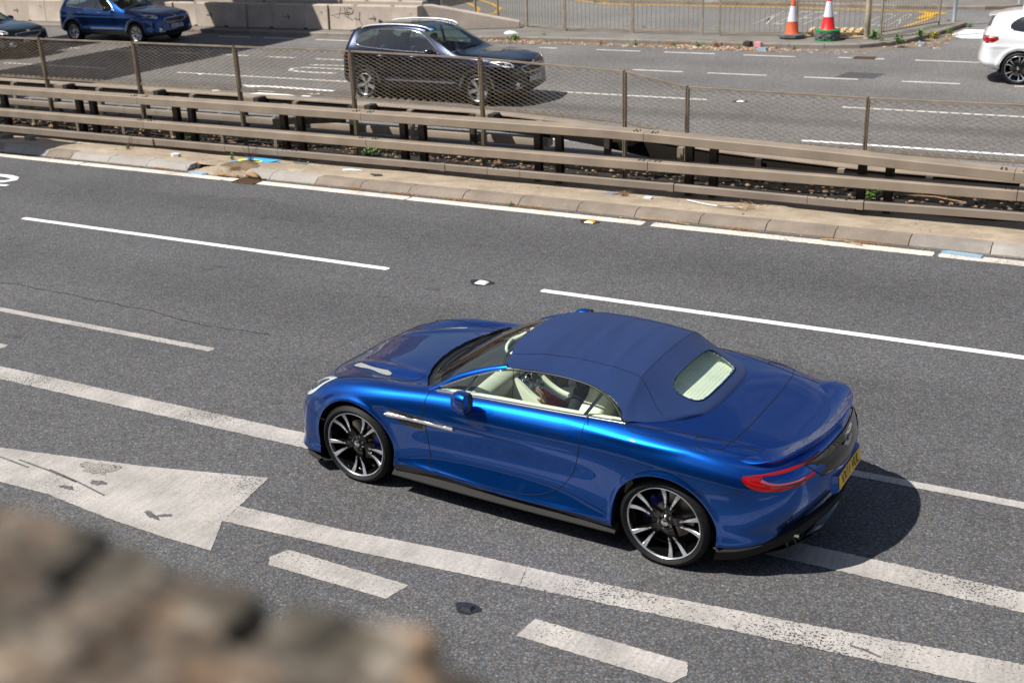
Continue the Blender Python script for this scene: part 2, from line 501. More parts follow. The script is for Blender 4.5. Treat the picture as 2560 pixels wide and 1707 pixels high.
blot(-7.52, 6.20, .17, .11, M['wear'], 1); blot(-7.32, 6.00, .08, .035, M['tyremark'], 2); blot(-7.50, 5.83, .07, .03, M['tyremark'], 3)
blot(-6.50, 5.78, .09, .03, M['tyremark'], 4, rz=-.3); blot(-6.40, 5.82, .07, .02, M['tyremark'], 5, rz=.6)
for i, (a, c, d, e) in enumerate(((-8.3, 6.02, -7.5, 5.93), (-7.9, 6.0, -7.1, 5.86), (-8.8, 6.0, -8.1, 5.95), (-1.15, 6.42, -.95, 6.38))):
    ribbon_mark([(a, c), ((a+d)/2, (c+e)/2+.01), (d, e)], .018, M['tyremark'], .0062)
# tar joint, oil drips and faint patches in the lanes
M['tarline'] = simple('tar_seam', (.035, .035, .037), .6, noise=(9.0, .5))
M['oil'] = asphalt('oiled_asphalt', .112, grain=62.0)
for (xa, xb, y_, wd_) in ((-22, -13.2, 9.75, .012),):
    q = []; x_ = xa
    while x_ < xb: q.append((x_, y_+random.uniform(-.012, .012))); x_ += .25
    ribbon_mark(q, wd_, M['tarline'], .0026)
for i in range(26):
    blot(random.uniform(-17, 2), random.choice([10.3, 13.3, 11.0, 8.0])+random.gauss(0, .25), random.uniform(.03, .12), random.uniform(.02, .06), M['oil'], 100+i, 'oil_spot', .0022)
blot(-12.2, 13.6, 1.6, .45, M['oil'], 71, 'road_patch', .0018); blot(-3.2, 10.4, 1.3, .35, M['oil'], 72, 'road_patch', .0018)
# far carriageway
FL = M['farline']
for (x0, x1) in ((-30.0, -25.9), (-23.2, -17.4), (-11.9, -8.3), (-5.4, 2.0)):
    dash(x0, x1, 24.06 if x0 < -15 else 24.24, .13, FL, .004)
for (x0, x1) in ((-31.0, -30.2), (-28.9, -26.9), (-26.3, -25.2), (-24.4, -23.3), (-22.6, -21.6), (-20.9, -19.6)):
    dash(x0, x1, 27.15, .13, FL)
for (x0, x1) in ((-11.4, -10.1), (-9.45, -8.0), (-7.08, -5.86), (-4.86, -3.64), (-2.5, -1.2)):
    dash(x0, x1, 27.64, .12, FL)
for (x0, x1) in ((-27.5, -26.2), (-25.6, -24.2), (-23.5, -22.1), (-21.5, -20.2), (-19.5, -18.1), (-15.55, -15.0), (-15.5+1.75, -12.45), (-11.73, -10.31), (-9.5, -8.14), (-7.05, -6.72), (-6.12, -5.92), (-5.15, -3.55)):
    dash(x0, x1, 30.68 if x0 < -9 else 30.82, .13, FL)
for (x0, x1) in ((-29, -27.6), (-24.2, -18.5), (-11.2, -9.3)):
    dash(x0, x1, 19.62, .13, M['white'])
dash(-5.33, 3.0, 20.9, .13, M['white'], .004)
mark([(-20.0, 22.90), (-19.55, 22.66), (-19.2, 22.82), (-17.1, 22.74), (-17.1, 22.90), (-19.0, 23.0)], M['white'])
ribbon_mark([(-20.15, 22.0), (-19.94, 22.2), (-19.5, 22.25)], .12, M['white'])
mark([(-18.95, 21.9), (-18.8, 22.05), (-19.0, 22.35), (-18.7, 22.38), (-17.6, 22.0), (-17.9, 21.98)], M['white'])
mark([(-17.44, 21.98), (-17.5, 22.38), (-17.2, 22.44), (-17.2, 22.0)], M['white'])
ribbon_mark([(-20.2, 25.15), (-20.42, 25.45), (-20.2, 25.72), (-19.4, 25.74), (-18.9, 25.76), (-18.9, 25.6)], .13, FL)
ribbon_mark([(-20.15, 25.15), (-19.6, 25.06), (-18.7, 25.1)], .15, FL)
ribbon_mark([(-20.3, 26.15), (-19.0, 26.3)], .13, FL)
sheet('road_repair_patch', [(-6.30, 28.62), (-5.42, 28.60), (-5.55, 27.82), (-6.42, 27.84)], .003, asphalt('dark_patch', .11, grain=50.0, far=True))
# side road paint
Yl = M['yellow']
ribbon_mark([(-30, 36.2), (-24, 35.3), (-18.2, 34.65), (-16.7, 34.8), (-12.3, 35.0), (-9.8, 35.2), (-8.0, 35.5), (-7.05, 35.85), (-6.7, 37.0), (-6.35, 39.0), (-6.2, 40.6)], .13, Yl)
ribbon_mark([(-20.2, 43.1), (-18.4, 41.85), (-15, 41.75), (-11.2, 41.7), (-8.7, 41.35), (-6.2, 41.2)], .13, Yl)
ribbon_mark([(-20.0, 43.4), (-18.3, 42.1), (-15, 42.0), (-11.2, 41.98), (-8.7, 41.65), (-6.2, 41.5)], .09, Yl)
ribbon_mark([(-25.1, 42.3), (-23.9, 41.2), (-22.7, 39.8), (-22.1, 38.6), (-22.0, 37.6)], .16, Yl)
ribbon_mark([(-24.6, 42.9), (-23.2, 41.6), (-21.9, 40.0), (-21.3, 38.6), (-21.2, 37.6)], .16, Yl)
mark([(-6.15, 40.5), (-5.95, 40.9), (-6.5, 41.25), (-7.0, 41.15), (-6.6, 40.6), (-6.7, 39.4), (-6.5, 39.3)], Yl)
mark([(-5.1, 35.6), (-4.86, 36.98), (-3.2, 37.1), (-2.6, 35.3), (-4.67, 35.05)], M['white'], .03)
def road_text(s, x, y, sx, sy, rz, mat, name='road_lettering'):
    cu = bpy.data.curves.new(name, 'FONT'); cu.body = s; cu.size = 1.0; cu.resolution_u = 2; cu.offset = -.022
    tmp = bpy.data.objects.new('tmp', cu); COL.objects.link(tmp)
    dg = bpy.context.evaluated_depsgraph_get()
    me = bpy.data.meshes.new_from_object(tmp.evaluated_get(dg))
    bpy.data.objects.remove(tmp)
    o = link_mesh(name, me, None)
    me.materials.clear(); me.materials.append(mat)
    o.location = (x, y, .004); o.scale = (sx, sy, 1); o.rotation_euler = (0, 0, rz)
    return tag(o, kind='structure')
M['thinline'] = road_paint('thin_far_paint', (.50, .48, .43), .05, 30)
road_text('KEEP', -11.35, 37.0, .95, 5.6, 0, M['thinline'])
road_text('CLR', -7.95, 37.2, .62, 5.0, 0, M['thinline'])

# ------------------------------------------------------------------ central reserve
def strip_profile(name, x0, x1, prof, mat, n=60, jz=.0, kind='structure', parent=None):
    """prof: list of (y,z) across; follows x with small wander"""
    v = []; f = []
    for i in range(n+1):
        x = x0+(x1-x0)*i/n
        for (y, z) in prof:
            h = 0.0
            if jz: h = jz*(math.sin(x*2.1+y*3)+math.sin(x*5.3+y*7.1)*.5+math.sin(x*.9-y*2)*.8)*.5
            v.append((x, y, z+h))
    m_ = len(prof)
    for i in range(n):
        for k in range(m_-1):
            a = i*m_+k
            f.append((a, a+m_, a+m_+1, a+1))
    o = mesh_obj(name, v, f, mat, parent, smooth=True)
    if parent is None: tag(o, kind=kind)
    return o
vz = lambda y: float(np.interp(y, [15.4, 15.55, 15.75, 16.0, 16.25, 16.5, 16.9], [.085, .095, .085, .055, .012, -.005, 0]))
strip_profile('verge', -60, 30, [(15.40, .075)]+[(y, vz(y)) for y in (15.5, 15.6, 15.7, 15.8, 15.9, 16.0, 16.1, 16.2, 16.3, 16.5, 16.9)], M['sand'], 1400, .012)
strip_profile('central_reserve', -60, 30, [(16.7, -.005), (17.0, .03), (17.3, .01), (17.7, .03), (18.2, .02)], M['soil'], 700, .03)
strip_profile('central_reserve_kerb', -60, 30, [(18.05, .03), (18.06, .16), (18.22, .165), (18.44, .16), (18.47, -.01)], M['kerb_mid'], 20)

def kerb_stone_mesh(x0, x1, y, z, base=.13, top=.30, run=.16, seed=0):
    """battered kerb stone: sloping face towards -y"""
    r = random.Random(seed)
    g = .006
    prof = [(0, -.02), (.0, .015), (base*.55, z*.72), (base*.85, z*.96), (base+.03, z), (top, z+.002), (top, -.02)]
    mb = MB(); n = 5; v = []; f = []
    for i in range(n+1):
        x = x0+g+(x1-x0-2*g)*i/n
        for (a, b) in prof:
            v.append((x, y+a+r.uniform(-.004, .004), b+(r.uniform(-.003, .003) if b > 0 else 0)))
    m_ = len(prof)
    for i in range(n):
        for k in range(m_-1):
            q = i*m_+k; f.append((q, q+m_, q+m_+1, q+1))
    f.append(tuple(range(m_))); f.append(tuple(n*m_+k for k in reversed(range(m_))))
    mb.add(v, f); return mb

kerb = empty('kerb', (0, 0, 0)); tag(kerb, kind='structure')
stones = []
x = -24.0
while x < -19.6: stones.append((x, x+.92, 'kerb_dark')); x += .92
stones += [(-19.56, -18.87, 'kerb_light'), (-18.87, -18.2, 'kerb_light'), (-18.2, -17.56, 'kerb_dark'),
           (-17.56, -16.6, 'kerb_light'), (-16.6, -15.65, 'kerb_light'), (-15.65, -14.68, 'kerb_light'),
           (-13.42, -12.85, 'kerb_light'), (-12.85, -11.9, 'kerb_light')]
xs = [-11.9, -11.0, -10.07, -9.08, -8.1, -7.13, -6.22, -5.25, -4.3, -3.37, -2.41]
stones += [(a, b, 'kerb_dark') for a, b in zip(xs[:-1], xs[1:])]
stones += [(-2.41, -1.42, 'kerb_mid'), (-1.42, -.45, 'kerb_light'), (-.45, .5, 'kerb_light'), (.5, 1.4, 'kerb_mid')]
for i, (a, b, mt) in enumerate(stones):
    kerb_stone_mesh(a, b, 15.13, .095, seed=i).obj('kerb_stone', M[mt], kerb, auto=40)

def path_stones(name, pts, step, mats, z=.12, wd=.16):
    k = empty(name); tag(k, kind='structure')
    P = [Vector(q) for q in pts]; d = [0]
    for a, b in zip(P[:-1], P[1:]): d.append(d[-1]+(b-a).length)
    def at(s):
        s = max(0, min(d[-1]-1e-6, s))
        for i in range(len(P)-1):
            if d[i+1] > s: return P[i]+(P[i+1]-P[i])*((s-d[i])/(d[i+1]-d[i]))
        return P[-1]
    n = int(d[-1]/step)
    for i in range(n):
        a = at(d[-1]*i/n+.006); b = at(d[-1]*(i+1)/n-.006)
        t = (b-a).normalized(); nn = Vector((-t.y, t.x))
        mb = MB()
        q = [a, b, b+nn*wd, a+nn*wd]
        mb.add([(c.x, c.y, -.02) for c in q]+[(c.x, c.y, z*.8) for c in q[:2]]+[(c.x+nn.x*.02, c.y+nn.y*.02, z) for c in q[:2]]+[(c.x, c.y, z) for c in q[2:]],
               [(0, 1, 5, 4), (4, 5, 7, 6), (6, 7, 8, 9), (3, 0, 4, 6, 9), (1, 2, 8, 7, 5), (2, 3, 9, 8)])
        mb.obj('kerb_stone', M[random.choice(mats)], k)
    return k
fk = [(-46, 31.25), (-30, 31.3), (-20, 31.45), (-16.5, 31.9), (-13, 32.05), (-9.5, 32.08), (-7.9, 32.22), (-7.0, 32.45), (-6.35, 32.9), (-5.85, 33.8), (-5.35, 35.6), (-4.95, 37.6)]
path_stones('far_kerb', fk, .92, ['kerb_mid', 'kerb_dark', 'kerb_mid'])
bk = [(-4.95, 37.7), (-5.3, 38.3), (-5.9, 38.0), (-6.4, 36.6), (-7.0, 35.5), (-8.2, 34.95), (-12, 34.75), (-18, 34.4), (-24, 35.0), (-30, 36.0)]
sheet('island_pavement', [(x, y+.1) for x, y in fk]+[(x, y) for x, y in bk]+[(-46, 38)], .115, M['pavement'])
path_stones('island_back_kerb', [(x, y-.02) for x, y in bk[::-1]], .92, ['kerb_mid', 'kerb_dark'], z=.118, wd=-.14)
path_stones('side_road_kerb', [(-30, 44.2), (-20.5, 43.3), (-18.2, 42.3), (-14, 42.25), (-11, 42.2), (-8, 41.95), (-5.2, 42.0), (-3.8, 42.6), (-3.2, 44)], .92, ['kerb_mid', 'kerb_dark'])
sheet('far_pavement', [(-60, 44.9), (-20.3, 43.4), (-18.0, 42.4), (-14, 42.35), (-8, 42.1), (-5.2, 42.12), (-3.95, 42.7), (-3.4, 44), (-3.4, 80), (-60, 80)], .115, M['pavement'])
sheet('far_pavement', [(2, 36.5), (40, 36.5), (40, 80), (2, 80)], .115, M['pavement'])

# houses beyond the far footway and behind the viewer, above and behind the frame
M['brick'] = concrete('brick_wall', (.24, .12, .08), .25, 1.5, .3)
M['render'] = concrete('rendered_wall', (.50, .47, .42), .15, 1.0, .1)
M['house_glass'] = simple('house_window_glass', (.05, .06, .07), .05, coat=1.0)
M['house_frame'] = simple('white_window_frame', (.75, .75, .73), .5)
def building(x0, x1, y, h, face, mat, label):
    b_ = empty('building', (x0, y, .0), 0, label, 'building'); d = 8 if face < 0 else -8
    MB().box(0, x1-x0, min(0, d), max(0, d), -.1, h).obj('wall', M[mat], b_)
    MB().box(-.2, x1-x0+.2, min(-.2*(-face), d), max(.2*face, d), h+.002, h+.3).obj('roof', M['post'], b_)
    fr = gl = None; k = 0
    for fl in range(int(h/3)):
        for i in range(int((x1-x0)/2.6)):
            px, pz = 1.2+2.6*i, 1.2+3*fl
            if fr is None:
                mb = MB(); yo = face*.06
                a, c = sorted((face*.002, face*.08))
                mb.box(-.65, .65, a, c, -.08, 0); mb.box(-.65, .65, a, c, 1.4, 1.48); mb.box(-.65, -.57, a, c, 0, 1.4); mb.box(.57, .65, a, c, 0, 1.4); mb.box(-.03, .03, a, c, 0, 1.4)
                fr = mb.obj('window', M['house_frame'], b_); w_ = fr
                a, c = sorted((face*.003, face*.02))
                gl = MB().box(-.57, .57, a, c, 0, 1.4).obj('pane', M['house_glass'], fr)
            else:
                w_ = fr.copy(); COL.objects.link(w_); w_.parent = b_
                g_ = gl.copy(); COL.objects.link(g_); g_.parent = w_
            w_.location = (px, 0, pz)
for i, (a, c, hh, mt) in enumerate(((-75, -48, 9.5, 'brick'), (-46, -20, 12, 'render'), (-18, 6, 9.5, 'brick'), (8, 34, 11, 'render'))):
    building(a, c, 62, hh, -1, mt, ('brick terrace beyond the far footway, far left above the frame', 'pale rendered block beyond the far footway above the concrete barriers', 'brick terrace beyond the far footway straight above the frame', 'pale rendered block beyond the junction, above the frame on the right')[i])
for i, (a, c, hh, mt) in enumerate(((-46, -16, 10, 'brick'), (-14, 18, 9, 'brick'))):
    building(a, c, -9, hh, 1, mt, ('brick block behind the viewer on the left', 'brick block behind the viewer on the right')[i])

# near pavement and retaining wall under the camera
sheet('near_pavement', [(-120, .9), (60, .9), (60, 3.3), (-120, 3.3)], .12, M['sand'])
strip_profile('near_kerb', -60, 40, [(3.6, -.02), (3.585, .11), (3.55, .125), (3.25, .122)], M['kerb_mid'], 8)

# ------------------------------------------------------------------ drain gratings
def grating(name, cx, cy, sx, sy, rz, label, nb=9):
    g = empty(name, (cx, cy, .0), rz, label, 'drain')
    mb = MB(); t = .03
    mb.box(-sx/2, sx/2, -sy/2, -sy/2+t, .002, .02); mb.box(-sx/2, sx/2, sy/2-t, sy/2, .002, .02)
    mb.box(-sx/2, -sx/2+t, -sy/2+t, sy/2-t, .002, .02); mb.box(sx/2-t, sx/2, -sy/2+t, sy/2-t, .002, .02)
    mb.obj('frame', M['rust'], g)
    MB().box(-sx/2+t, sx/2-t, -sy/2+t, sy/2-t, .0035, .005).obj('pit', M['seam'], g)
    bar = MB().box(-.012, .012, -sy/2+t, sy/2-t, .006, .018).obj('bar', M['rust'], g)
    for i in range(nb):
        b = bar if i == 0 else bar.copy()
        if i: COL.objects.link(b); b.parent = g
        b.location = (-sx/2+t+(sx-2*t)*(i+.5)/nb, 0, 0); b.rotation_euler = (0, 0, .45)
    return g
M['rust'] = simple('rusty_iron', (.13, .075, .045), .7, .3, noise=(20.0, .4))
grating('drain_grating', -13.12, 14.93, .46, .36, 0, 'rusty drain grating interrupting the white edge line beside the broken kerb')
grating('drain_grating', -6.4, 30.86, .52, .34, 0, 'brown drain grating set in the dashed line by the far kerb', 7)

# ------------------------------------------------------------------ cat's eyes and stain
def cats_eye(x, y, s, mat, label, halo=True):
    e = empty('road_stud', (x, y, .0), 0, label, 'road stud')
    if halo:
        poly = [(s*2.1*math.cos(a)*(1+.2*math.sin(3*a)), s*1.5*math.sin(a)) for a in np.linspace(0, 2*PI, 22)[:-1]]
        v = [(q[0]-s*.1, q[1], .0035) for q in poly]; mesh_obj('base', v, [tuple(range(len(v)))], M['tar'], e)
    MB().add([(-s, -s*.75, .004), (s, -s*.75, .004), (s, s*.75, .004), (-s, s*.75, .004), (-s*.6, -s*.5, .022), (s*.6, -s*.5, .022), (s*.6, s*.5, .022), (-s*.6, s*.5, .022)],
             [(4, 5, 6, 7), (0, 1, 5, 4), (1, 2, 6, 5), (2, 3, 7, 6), (3, 0, 4, 7)]).obj('reflector', mat, e)
    return e
M['tar'] = simple('tar', (.018, .018, .022), .5, noise=(30.0, .4))
M['amber'] = simple('amber_reflector', (.95, .42, .01), .25)
M['stud_white'] = simple('stud_white', (.8, .78, .72), .4)
cats_eye(-6.85, 11.78, .075, M['stud_white'], 'white road stud on a dark tar patch in the gap between the bright lane dashes')
cats_eye(-6.72, 14.70, .07, M['amber'], 'orange road stud just below the white edge line near the median kerb')
cats_eye(-22.3, 24.0, .08, M['stud_white'], 'white road stud on the far carriageway behind the mesh fence, left of the dark car')
cats_eye(-7.55, 24.25, .08, M['stud_white'], 'white road stud on the far carriageway in front of the long right-hand lane dash')
e = cats_eye(-3.57, 5.74, .045, M['tar'], 'worn black stud hole in a tar patch between the two short near dashes')
# a long crack in the near lane
for pts in ([(-12.9, 9.46), (-12.64, 9.44), (-12.33, 9.50), (-11.9, 9.45), (-11.42, 9.48), (-11.1, 9.43), (-10.73, 9.44), (-10.4, 9.40), (-10.02, 9.42), (-9.6, 9.33), (-9.02, 9.28), (-8.5, 9.33), (-8.09, 9.34)],):
    q = []
    for a, b in zip(pts[:-1], pts[1:]):
        for k in range(6): q.append((a[0]+(b[0]-a[0])*k/6+random.uniform(-.02, .02), a[1]+(b[1]-a[1])*k/6+random.uniform(-.012, .012)))
    a_ = [(x, y+random.uniform(.002, .009)) for x, y in q]; b_ = [(x, y-random.uniform(.002, .008)) for x, y in q]
    sheet('road_crack', a_+b_[::-1], .0025, M['seam'])

# ================================================================== crash barriers and mesh fence
def rail_loft(x0, x1, yz, h, d, bev=.02, n=8, front='-'):
    """box rail from x0 to x1; yz(x) gives (front face y, top z)"""
    mb = MB(); v = []; f = []
    for i in range(n+1):
        x = x0+(x1-x0)*i/n; y, z = yz(x)
        for (a, b) in ((0, -h+bev*.6), (0, -bev), (bev*.35, -bev*.35), (bev*1.2, 0), (d-bev, 0), (d, -bev), (d, -h+bev*.6), (d-bev*.6, -h), (bev*.6, -h)):
            v.append((x, y+a, z+b))
    m_ = 9
    for i in range(n):
        for k in range(m_):
            a = i*m_+k; b = i*m_+(k+1) % m_
            f.append((a, a+m_, b+m_, b))
    f.append(tuple(range(m_))); f.append(tuple(n*m_+k for k in reversed(range(m_))))
    return mb.add(v, f)

def lerp_pts(P):
    P = sorted(P)
    def g(x):
        if x <= P[0][0]: return P[0][1]
        for (a, b), (c, d) in zip(P[:-1], P[1:]):
            if x <= c: return b+(d-b)*(x-a)/(c-a)
        return P[-1][1]
    return g
topz = lerp_pts([(-40, .99), (-7, .985), (-4.2, .905), (-1.39, .80), (3, .72)])
midz = lerp_pts([(-40, .53), (-7, .535), (-1.39, .55), (3, .55)])
lowz = lerp_pts([(-40, .20), (-16, .20), (-15.9, .20), (-6, .22), (-3.5, .205), (-1.2, .25), (3, .26)])

nb = empty('crash_barrier', (-10, 16.3, 0), 0, 'brown three-rail steel crash barrier along the sandy verge beside the near lanes', 'crash barrier')
def onb(mb, name, mat, auto=22, parent=nb, off=(-10, 16.3, 0)):
    mb.v = [(a-off[0], b-off[1], c-off[2]) for a, b, c in mb.v]
    return mb.obj(name, mat, parent, auto=auto)
JT = [-27.2, -22.0, -16.84, -11.70, -6.55, -1.35, 3.8]
for a, b in zip(JT[:-1], JT[1:]):
    onb(rail_loft(a+.004, b-.004, lambda x: (16.3, topz(x)), .135, .29, .013), 'top_rail', M['rail'])
    onb(rail_loft(a+.07, b+.06, lambda x: (16.3, midz(x)), .14, .25, .013), 'middle_rail', M['rail'])
LJ = [-27, -21.9, -16.6, -14.85, -13.62, -10.12, -9.3, -8.7, -6.07, -4.05, -3.25, 3.5]
for i, (a, b) in enumerate(zip(LJ[:-1], LJ[1:])):
    yo = 16.31 if i in (0, 1) else 16.34
    hh = .115 if i > 2 else .125
    onb(rail_loft(a+.004, b-.004, lambda x: (yo, lowz(x)), hh, .12, .012), 'bottom_rail', M['rail_low'])
# sleeves at some joints of the bottom rail
for x in (-10.15, -6.12, -3.3):
    onb(rail_loft(x-.05, x+.04, lambda q: (16.328, lowz(q)+.008), .13, .13, .012, 1), 'sleeve', M['rail_low'])
bolt = None
def bolts(xs, zf, yr, parent, off):
    global bolt
    for x in xs:
        for dy in yr:
            if bolt is None:
                bolt = MB().lathe([(.0001, .016), (.012, .016), (.016, .008), (.016, 0)], 8).obj('bolt', M['bolt'], parent)
                b = bolt
            else:
                b = bolt.copy(); COL.objects.link(b); b.parent = parent
            b.location = (x-off[0]+random.uniform(-.01, .01), 16.3+dy-off[1], zf(x)+.0-off[2])
for j in JT[1:-1]:
    bolts([j-.17, j-.11, j+.11, j+.18], topz, (.05, .13), nb, (-10, 16.3, 0))
    bolts([j+.07-.17, j+.07-.10, j+.07+.10, j+.07+.17], midz, (.05, .12), nb, (-10, 16.3, 0))
for x in (-13.5, -13.42, -13.3, -13.2, -9.2, -9.1, -3.9, -3.8, -3.65, -3.5):
    bolts([x], lowz, (.06,), nb, (-10, 16.3, 0))
def ibeam(x, y, z0, z1, w_=.11, d=.12, t=.012):
    mb = MB()
    mb.box(x-w_/2, x+w_/2, y, y+t, z0, z1); mb.box(x-w_/2, x+w_/2, y+d-t, y+d, z0, z1); mb.box(x-t/2, x+t/2, y+t, y+d-t, z0, z1)
    return mb
for x in np.arange(-26.5, 3, 2.57):
    for dx in (0, .38):
        onb(ibeam(x+dx, 16.60, -.02, topz(x)-.06), 'post', M['post'], None)
    # outrigger brackets from post to rails
    onb(MB().box(x-.06, x+.06, 16.52, 16.74, topz(x)-.12, topz(x)-.03), 'bracket', M['rail'], None)
    onb(MB().box(x-.06, x+.06, 16.50, 16.60, midz(x)-.13, midz(x)-.02), 'bracket', M['rail_low'], None)

# inner rail on the left part, bent back at its end
ib = empty('inner_barrier', (-16, 17.0, 0), 0, 'short brown inner rail inside the median, its bent end stopping behind the left rails', 'crash barrier')
io = (-16, 17.0, 0)
for a, b in ((-27, -21.9), (-21.9, -17.95), (-17.95, -17.1), (-17.1, -14.95), (-14.95, -14.2)):
    onb(rail_loft(a+.004, b-.004, lambda x: (17.0, .60), .115, .12, .012, 2), 'rail', M['rail_low'], 35, ib, io)
mbx = MB(); mbx.add([(-14.2, 17.0, .60), (-14.2, 17.0, .485), (-13.05, 17.6, .60), (-13.05, 17.6, .485), (-14.2, 17.12, .60), (-14.2, 17.12, .485), (-13.05, 17.72, .60), (-13.05, 17.72, .485)],
                   [(0, 2, 3, 1), (4, 5, 7, 6), (0, 4, 6, 2), (1, 3, 7, 5), (2, 6, 7, 3), (0, 1, 5, 4)])
onb(mbx, 'bent_end', M['post'], None, ib, io)
for x in np.arange(-26, -14, 1.3):
    onb(MB().box(x-.035, x+.035, 17.13, 17.19, -.02, .60), 'post', M['rail_low'], None, ib, io)

M['rail_back'] = simple('shaded_rail_back', (.016, .013, .011), .85, spec=.1)  # near-black colour puts the shade behind the rails into the steel
# far barrier, seen from behind
fbz = lerp_pts([(-40, .84), (-14, .80), (-10, .775), (-8.4, .70), (-6.9, .50), (-5.8, .40), (-3.5, .30), (3, .26)])
fb = empty('far_crash_barrier', (-10, 18.0, 0), 0, 'brown steel crash barrier of the far carriageway seen from behind, dipping low to the right', 'crash barrier')
fo = (-10, 18.0, 0)
FJ = [-32, -26.8, -21.7, -16.5, -11.9, -9.0, -6.4, -3.2, 3]
for a, b in zip(FJ[:-1], FJ[1:]):
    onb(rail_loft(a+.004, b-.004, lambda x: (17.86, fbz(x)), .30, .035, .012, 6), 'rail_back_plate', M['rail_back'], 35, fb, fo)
    onb(rail_loft(a+.004, b-.004, lambda x: (17.84, fbz(x)+.012), .03, .24, .008, 6), 'top_flange', M['rail'], 35, fb, fo)
    if a < -9:
        onb(rail_loft(a+.05, b+.05, lambda x: (17.88, .40), .14, .20, .02, 2), 'lower_rail', M['rail'], 35, fb, fo)
for i, x in enumerate(np.arange(-31, 2, 1.29)):
    zz = fbz(x)
    onb(MB().box(x-.05, x+.05, 17.72, 17.82, -.02, zz-.01), 'post', M['rail'] if i % 2 else M['post'], None, fb, fo)
    if i % 2 == 0 and zz > .6:
        onb(MB().box(x+.16, x+.40, 17.60, 17.80, zz-.12, zz+.03), 'bracket', M['rail'], None, fb, fo)
        onb(MB().box(x+.40, x+.52, 17.60, 17.84, zz-.16, zz+.04), 'bracket', M['post'], None, fb, fo)

# expanded-mesh fence panels on the median
fp = lerp_pts([(-40, 1.88), (-12.3, 1.905), (-9.7, 1.87), (-7.14, 1.76), (-6.12, 1.57), (-3.43, 1.54), (-.9, 1.55), (3, 1.53)])
fbm = lerp_pts([(-40, 1.10), (-12.3, 1.10), (-9.8, 1.06), (-7.15, .965), (-6.12, .80), (-3, .78), (3, .76)])
fen = empty('mesh_fence', (-10, 17, 0), 0, 'brown steel anti-dazzle fence of diamond mesh panels standing on the central reserve', 'fence')
feo = (-10, 17, 0)
PX = [-27.7, -25.15, -22.55, -20.0, -17.42, -14.9, -12.31, -9.71, -7.15, -6.12, -3.43, -.85, 1.8]
def clip_line(x0, x1, p, d, zb, zt):
    """clip the line p+t d to the panel: x range and the two sloping edges"""
    n = 60; pts = []
    for i in range(n+1):
        t = i/n
        q = (p[0]+d[0]*t, p[1]+d[1]*t)
        if x0 <= q[0] <= x1 and zb(q[0]) <= q[1] <= zt(q[0]): pts.append(q)
    return (pts[0], pts[-1]) if len(pts) > 1 else None
for a, b in zip(PX[:-1], PX[1:]):
    a_, b_ = a+.035, b-.035
    mb = MB(); DW, DH = .15, .064
    z0, z1 = min(fbm(a), fbm(b)), max(fp(a), fp(b)); H_ = z1-z0+.02
    run = H_*DW/DH
    k = a_-run
    while k < b_+run:
        for sgn in (1, -1):
            p = (k, z0) if sgn > 0 else (k, z1)
            d = (run, H_) if sgn > 0 else (run, -H_)
            c = clip_line(a_, b_, p, d, lambda q: fbm(q)+.02, lambda q: fp(q)-.03)
            if c:
                (xa, za), (xb, zb_) = c
                yo = 17.0+.003*sgn; hw = .0016
                mb.add([(xa, yo-.006, za-hw), (xb, yo-.006, zb_-hw), (xb, yo-.006, zb_+hw), (xa, yo-.006, za+hw),
                        (xa, yo+.006, za-hw), (xb, yo+.006, zb_-hw), (xb, yo+.006, zb_+hw), (xa, yo+.006, za+hw)],
                       [(0, 1, 2, 3), (7, 6, 5, 4), (3, 2, 6, 7), (1, 0, 4, 5)])
        k += DW
    onb(mb, 'mesh_panel', M['mesh'], None, fen, feo)
    for zf, nm, dz, dd in ((fp, 'top_rail', .026, .032), (fbm, 'bottom_rail', .022, .03)):
        mb = MB(); v = []
        for xx in (a+.022, b-.022):
            z = zf(xx)
            v += [(xx, 16.975, z-dz), (xx, 16.975+dd*1.4, z-dz), (xx, 16.975+dd*1.4, z), (xx, 16.975, z)]
        mb.add(v, [(0, 1, 2, 3), (7, 6, 5, 4), (0, 4, 5, 1), (1, 5, 6, 2), (2, 6, 7, 3), (3, 7, 4, 0)])
        onb(mb, nm, M['frame'], None, fen, feo)
    # saw-tooth lower trim where the cut strands lap the rail
    mb = MB(); x = a_
    while x < b_-DW:
        z = fbm(x)+.018
        mb.add([(x, 16.968, z-.004), (x+DW, 16.968, z-.004), (x+DW*.5, 16.968, z+.030), (x, 16.974, z-.004), (x+DW, 16.974, z-.004), (x+DW*.5, 16.974, z+.030)], [(0, 1, 2), (5, 4, 3), (0, 2, 5, 3), (1, 4, 5, 2)])
        x += DW
    onb(mb, 'tooth_trim', M['frame'], None, fen, feo)
for x in PX:
    mb = MB(); zt = fp(x)+.012
    mb.box(x-.022, x-.006, 16.955, 17.045, -.02, zt); mb.box(x+.006, x+.022, 16.955, 17.045, -.02, zt-.02); mb.box(x-.006, x+.006, 16.99, 17.01, -.02, zt-.03)
    onb(mb, 'post', M['mesh'], None, fen, feo)
    for dx in (-.03, .024):
        mb = MB()
        z = fbm(x)+.04
        while z < zt-.05:
            mb.box(x+dx-.006, x+dx+.012, 16.962, 16.972, z, z+.028); z += .052
        tag(onb(mb, 'edge_clips', M['frame'], None, fen, feo), kind='stuff')

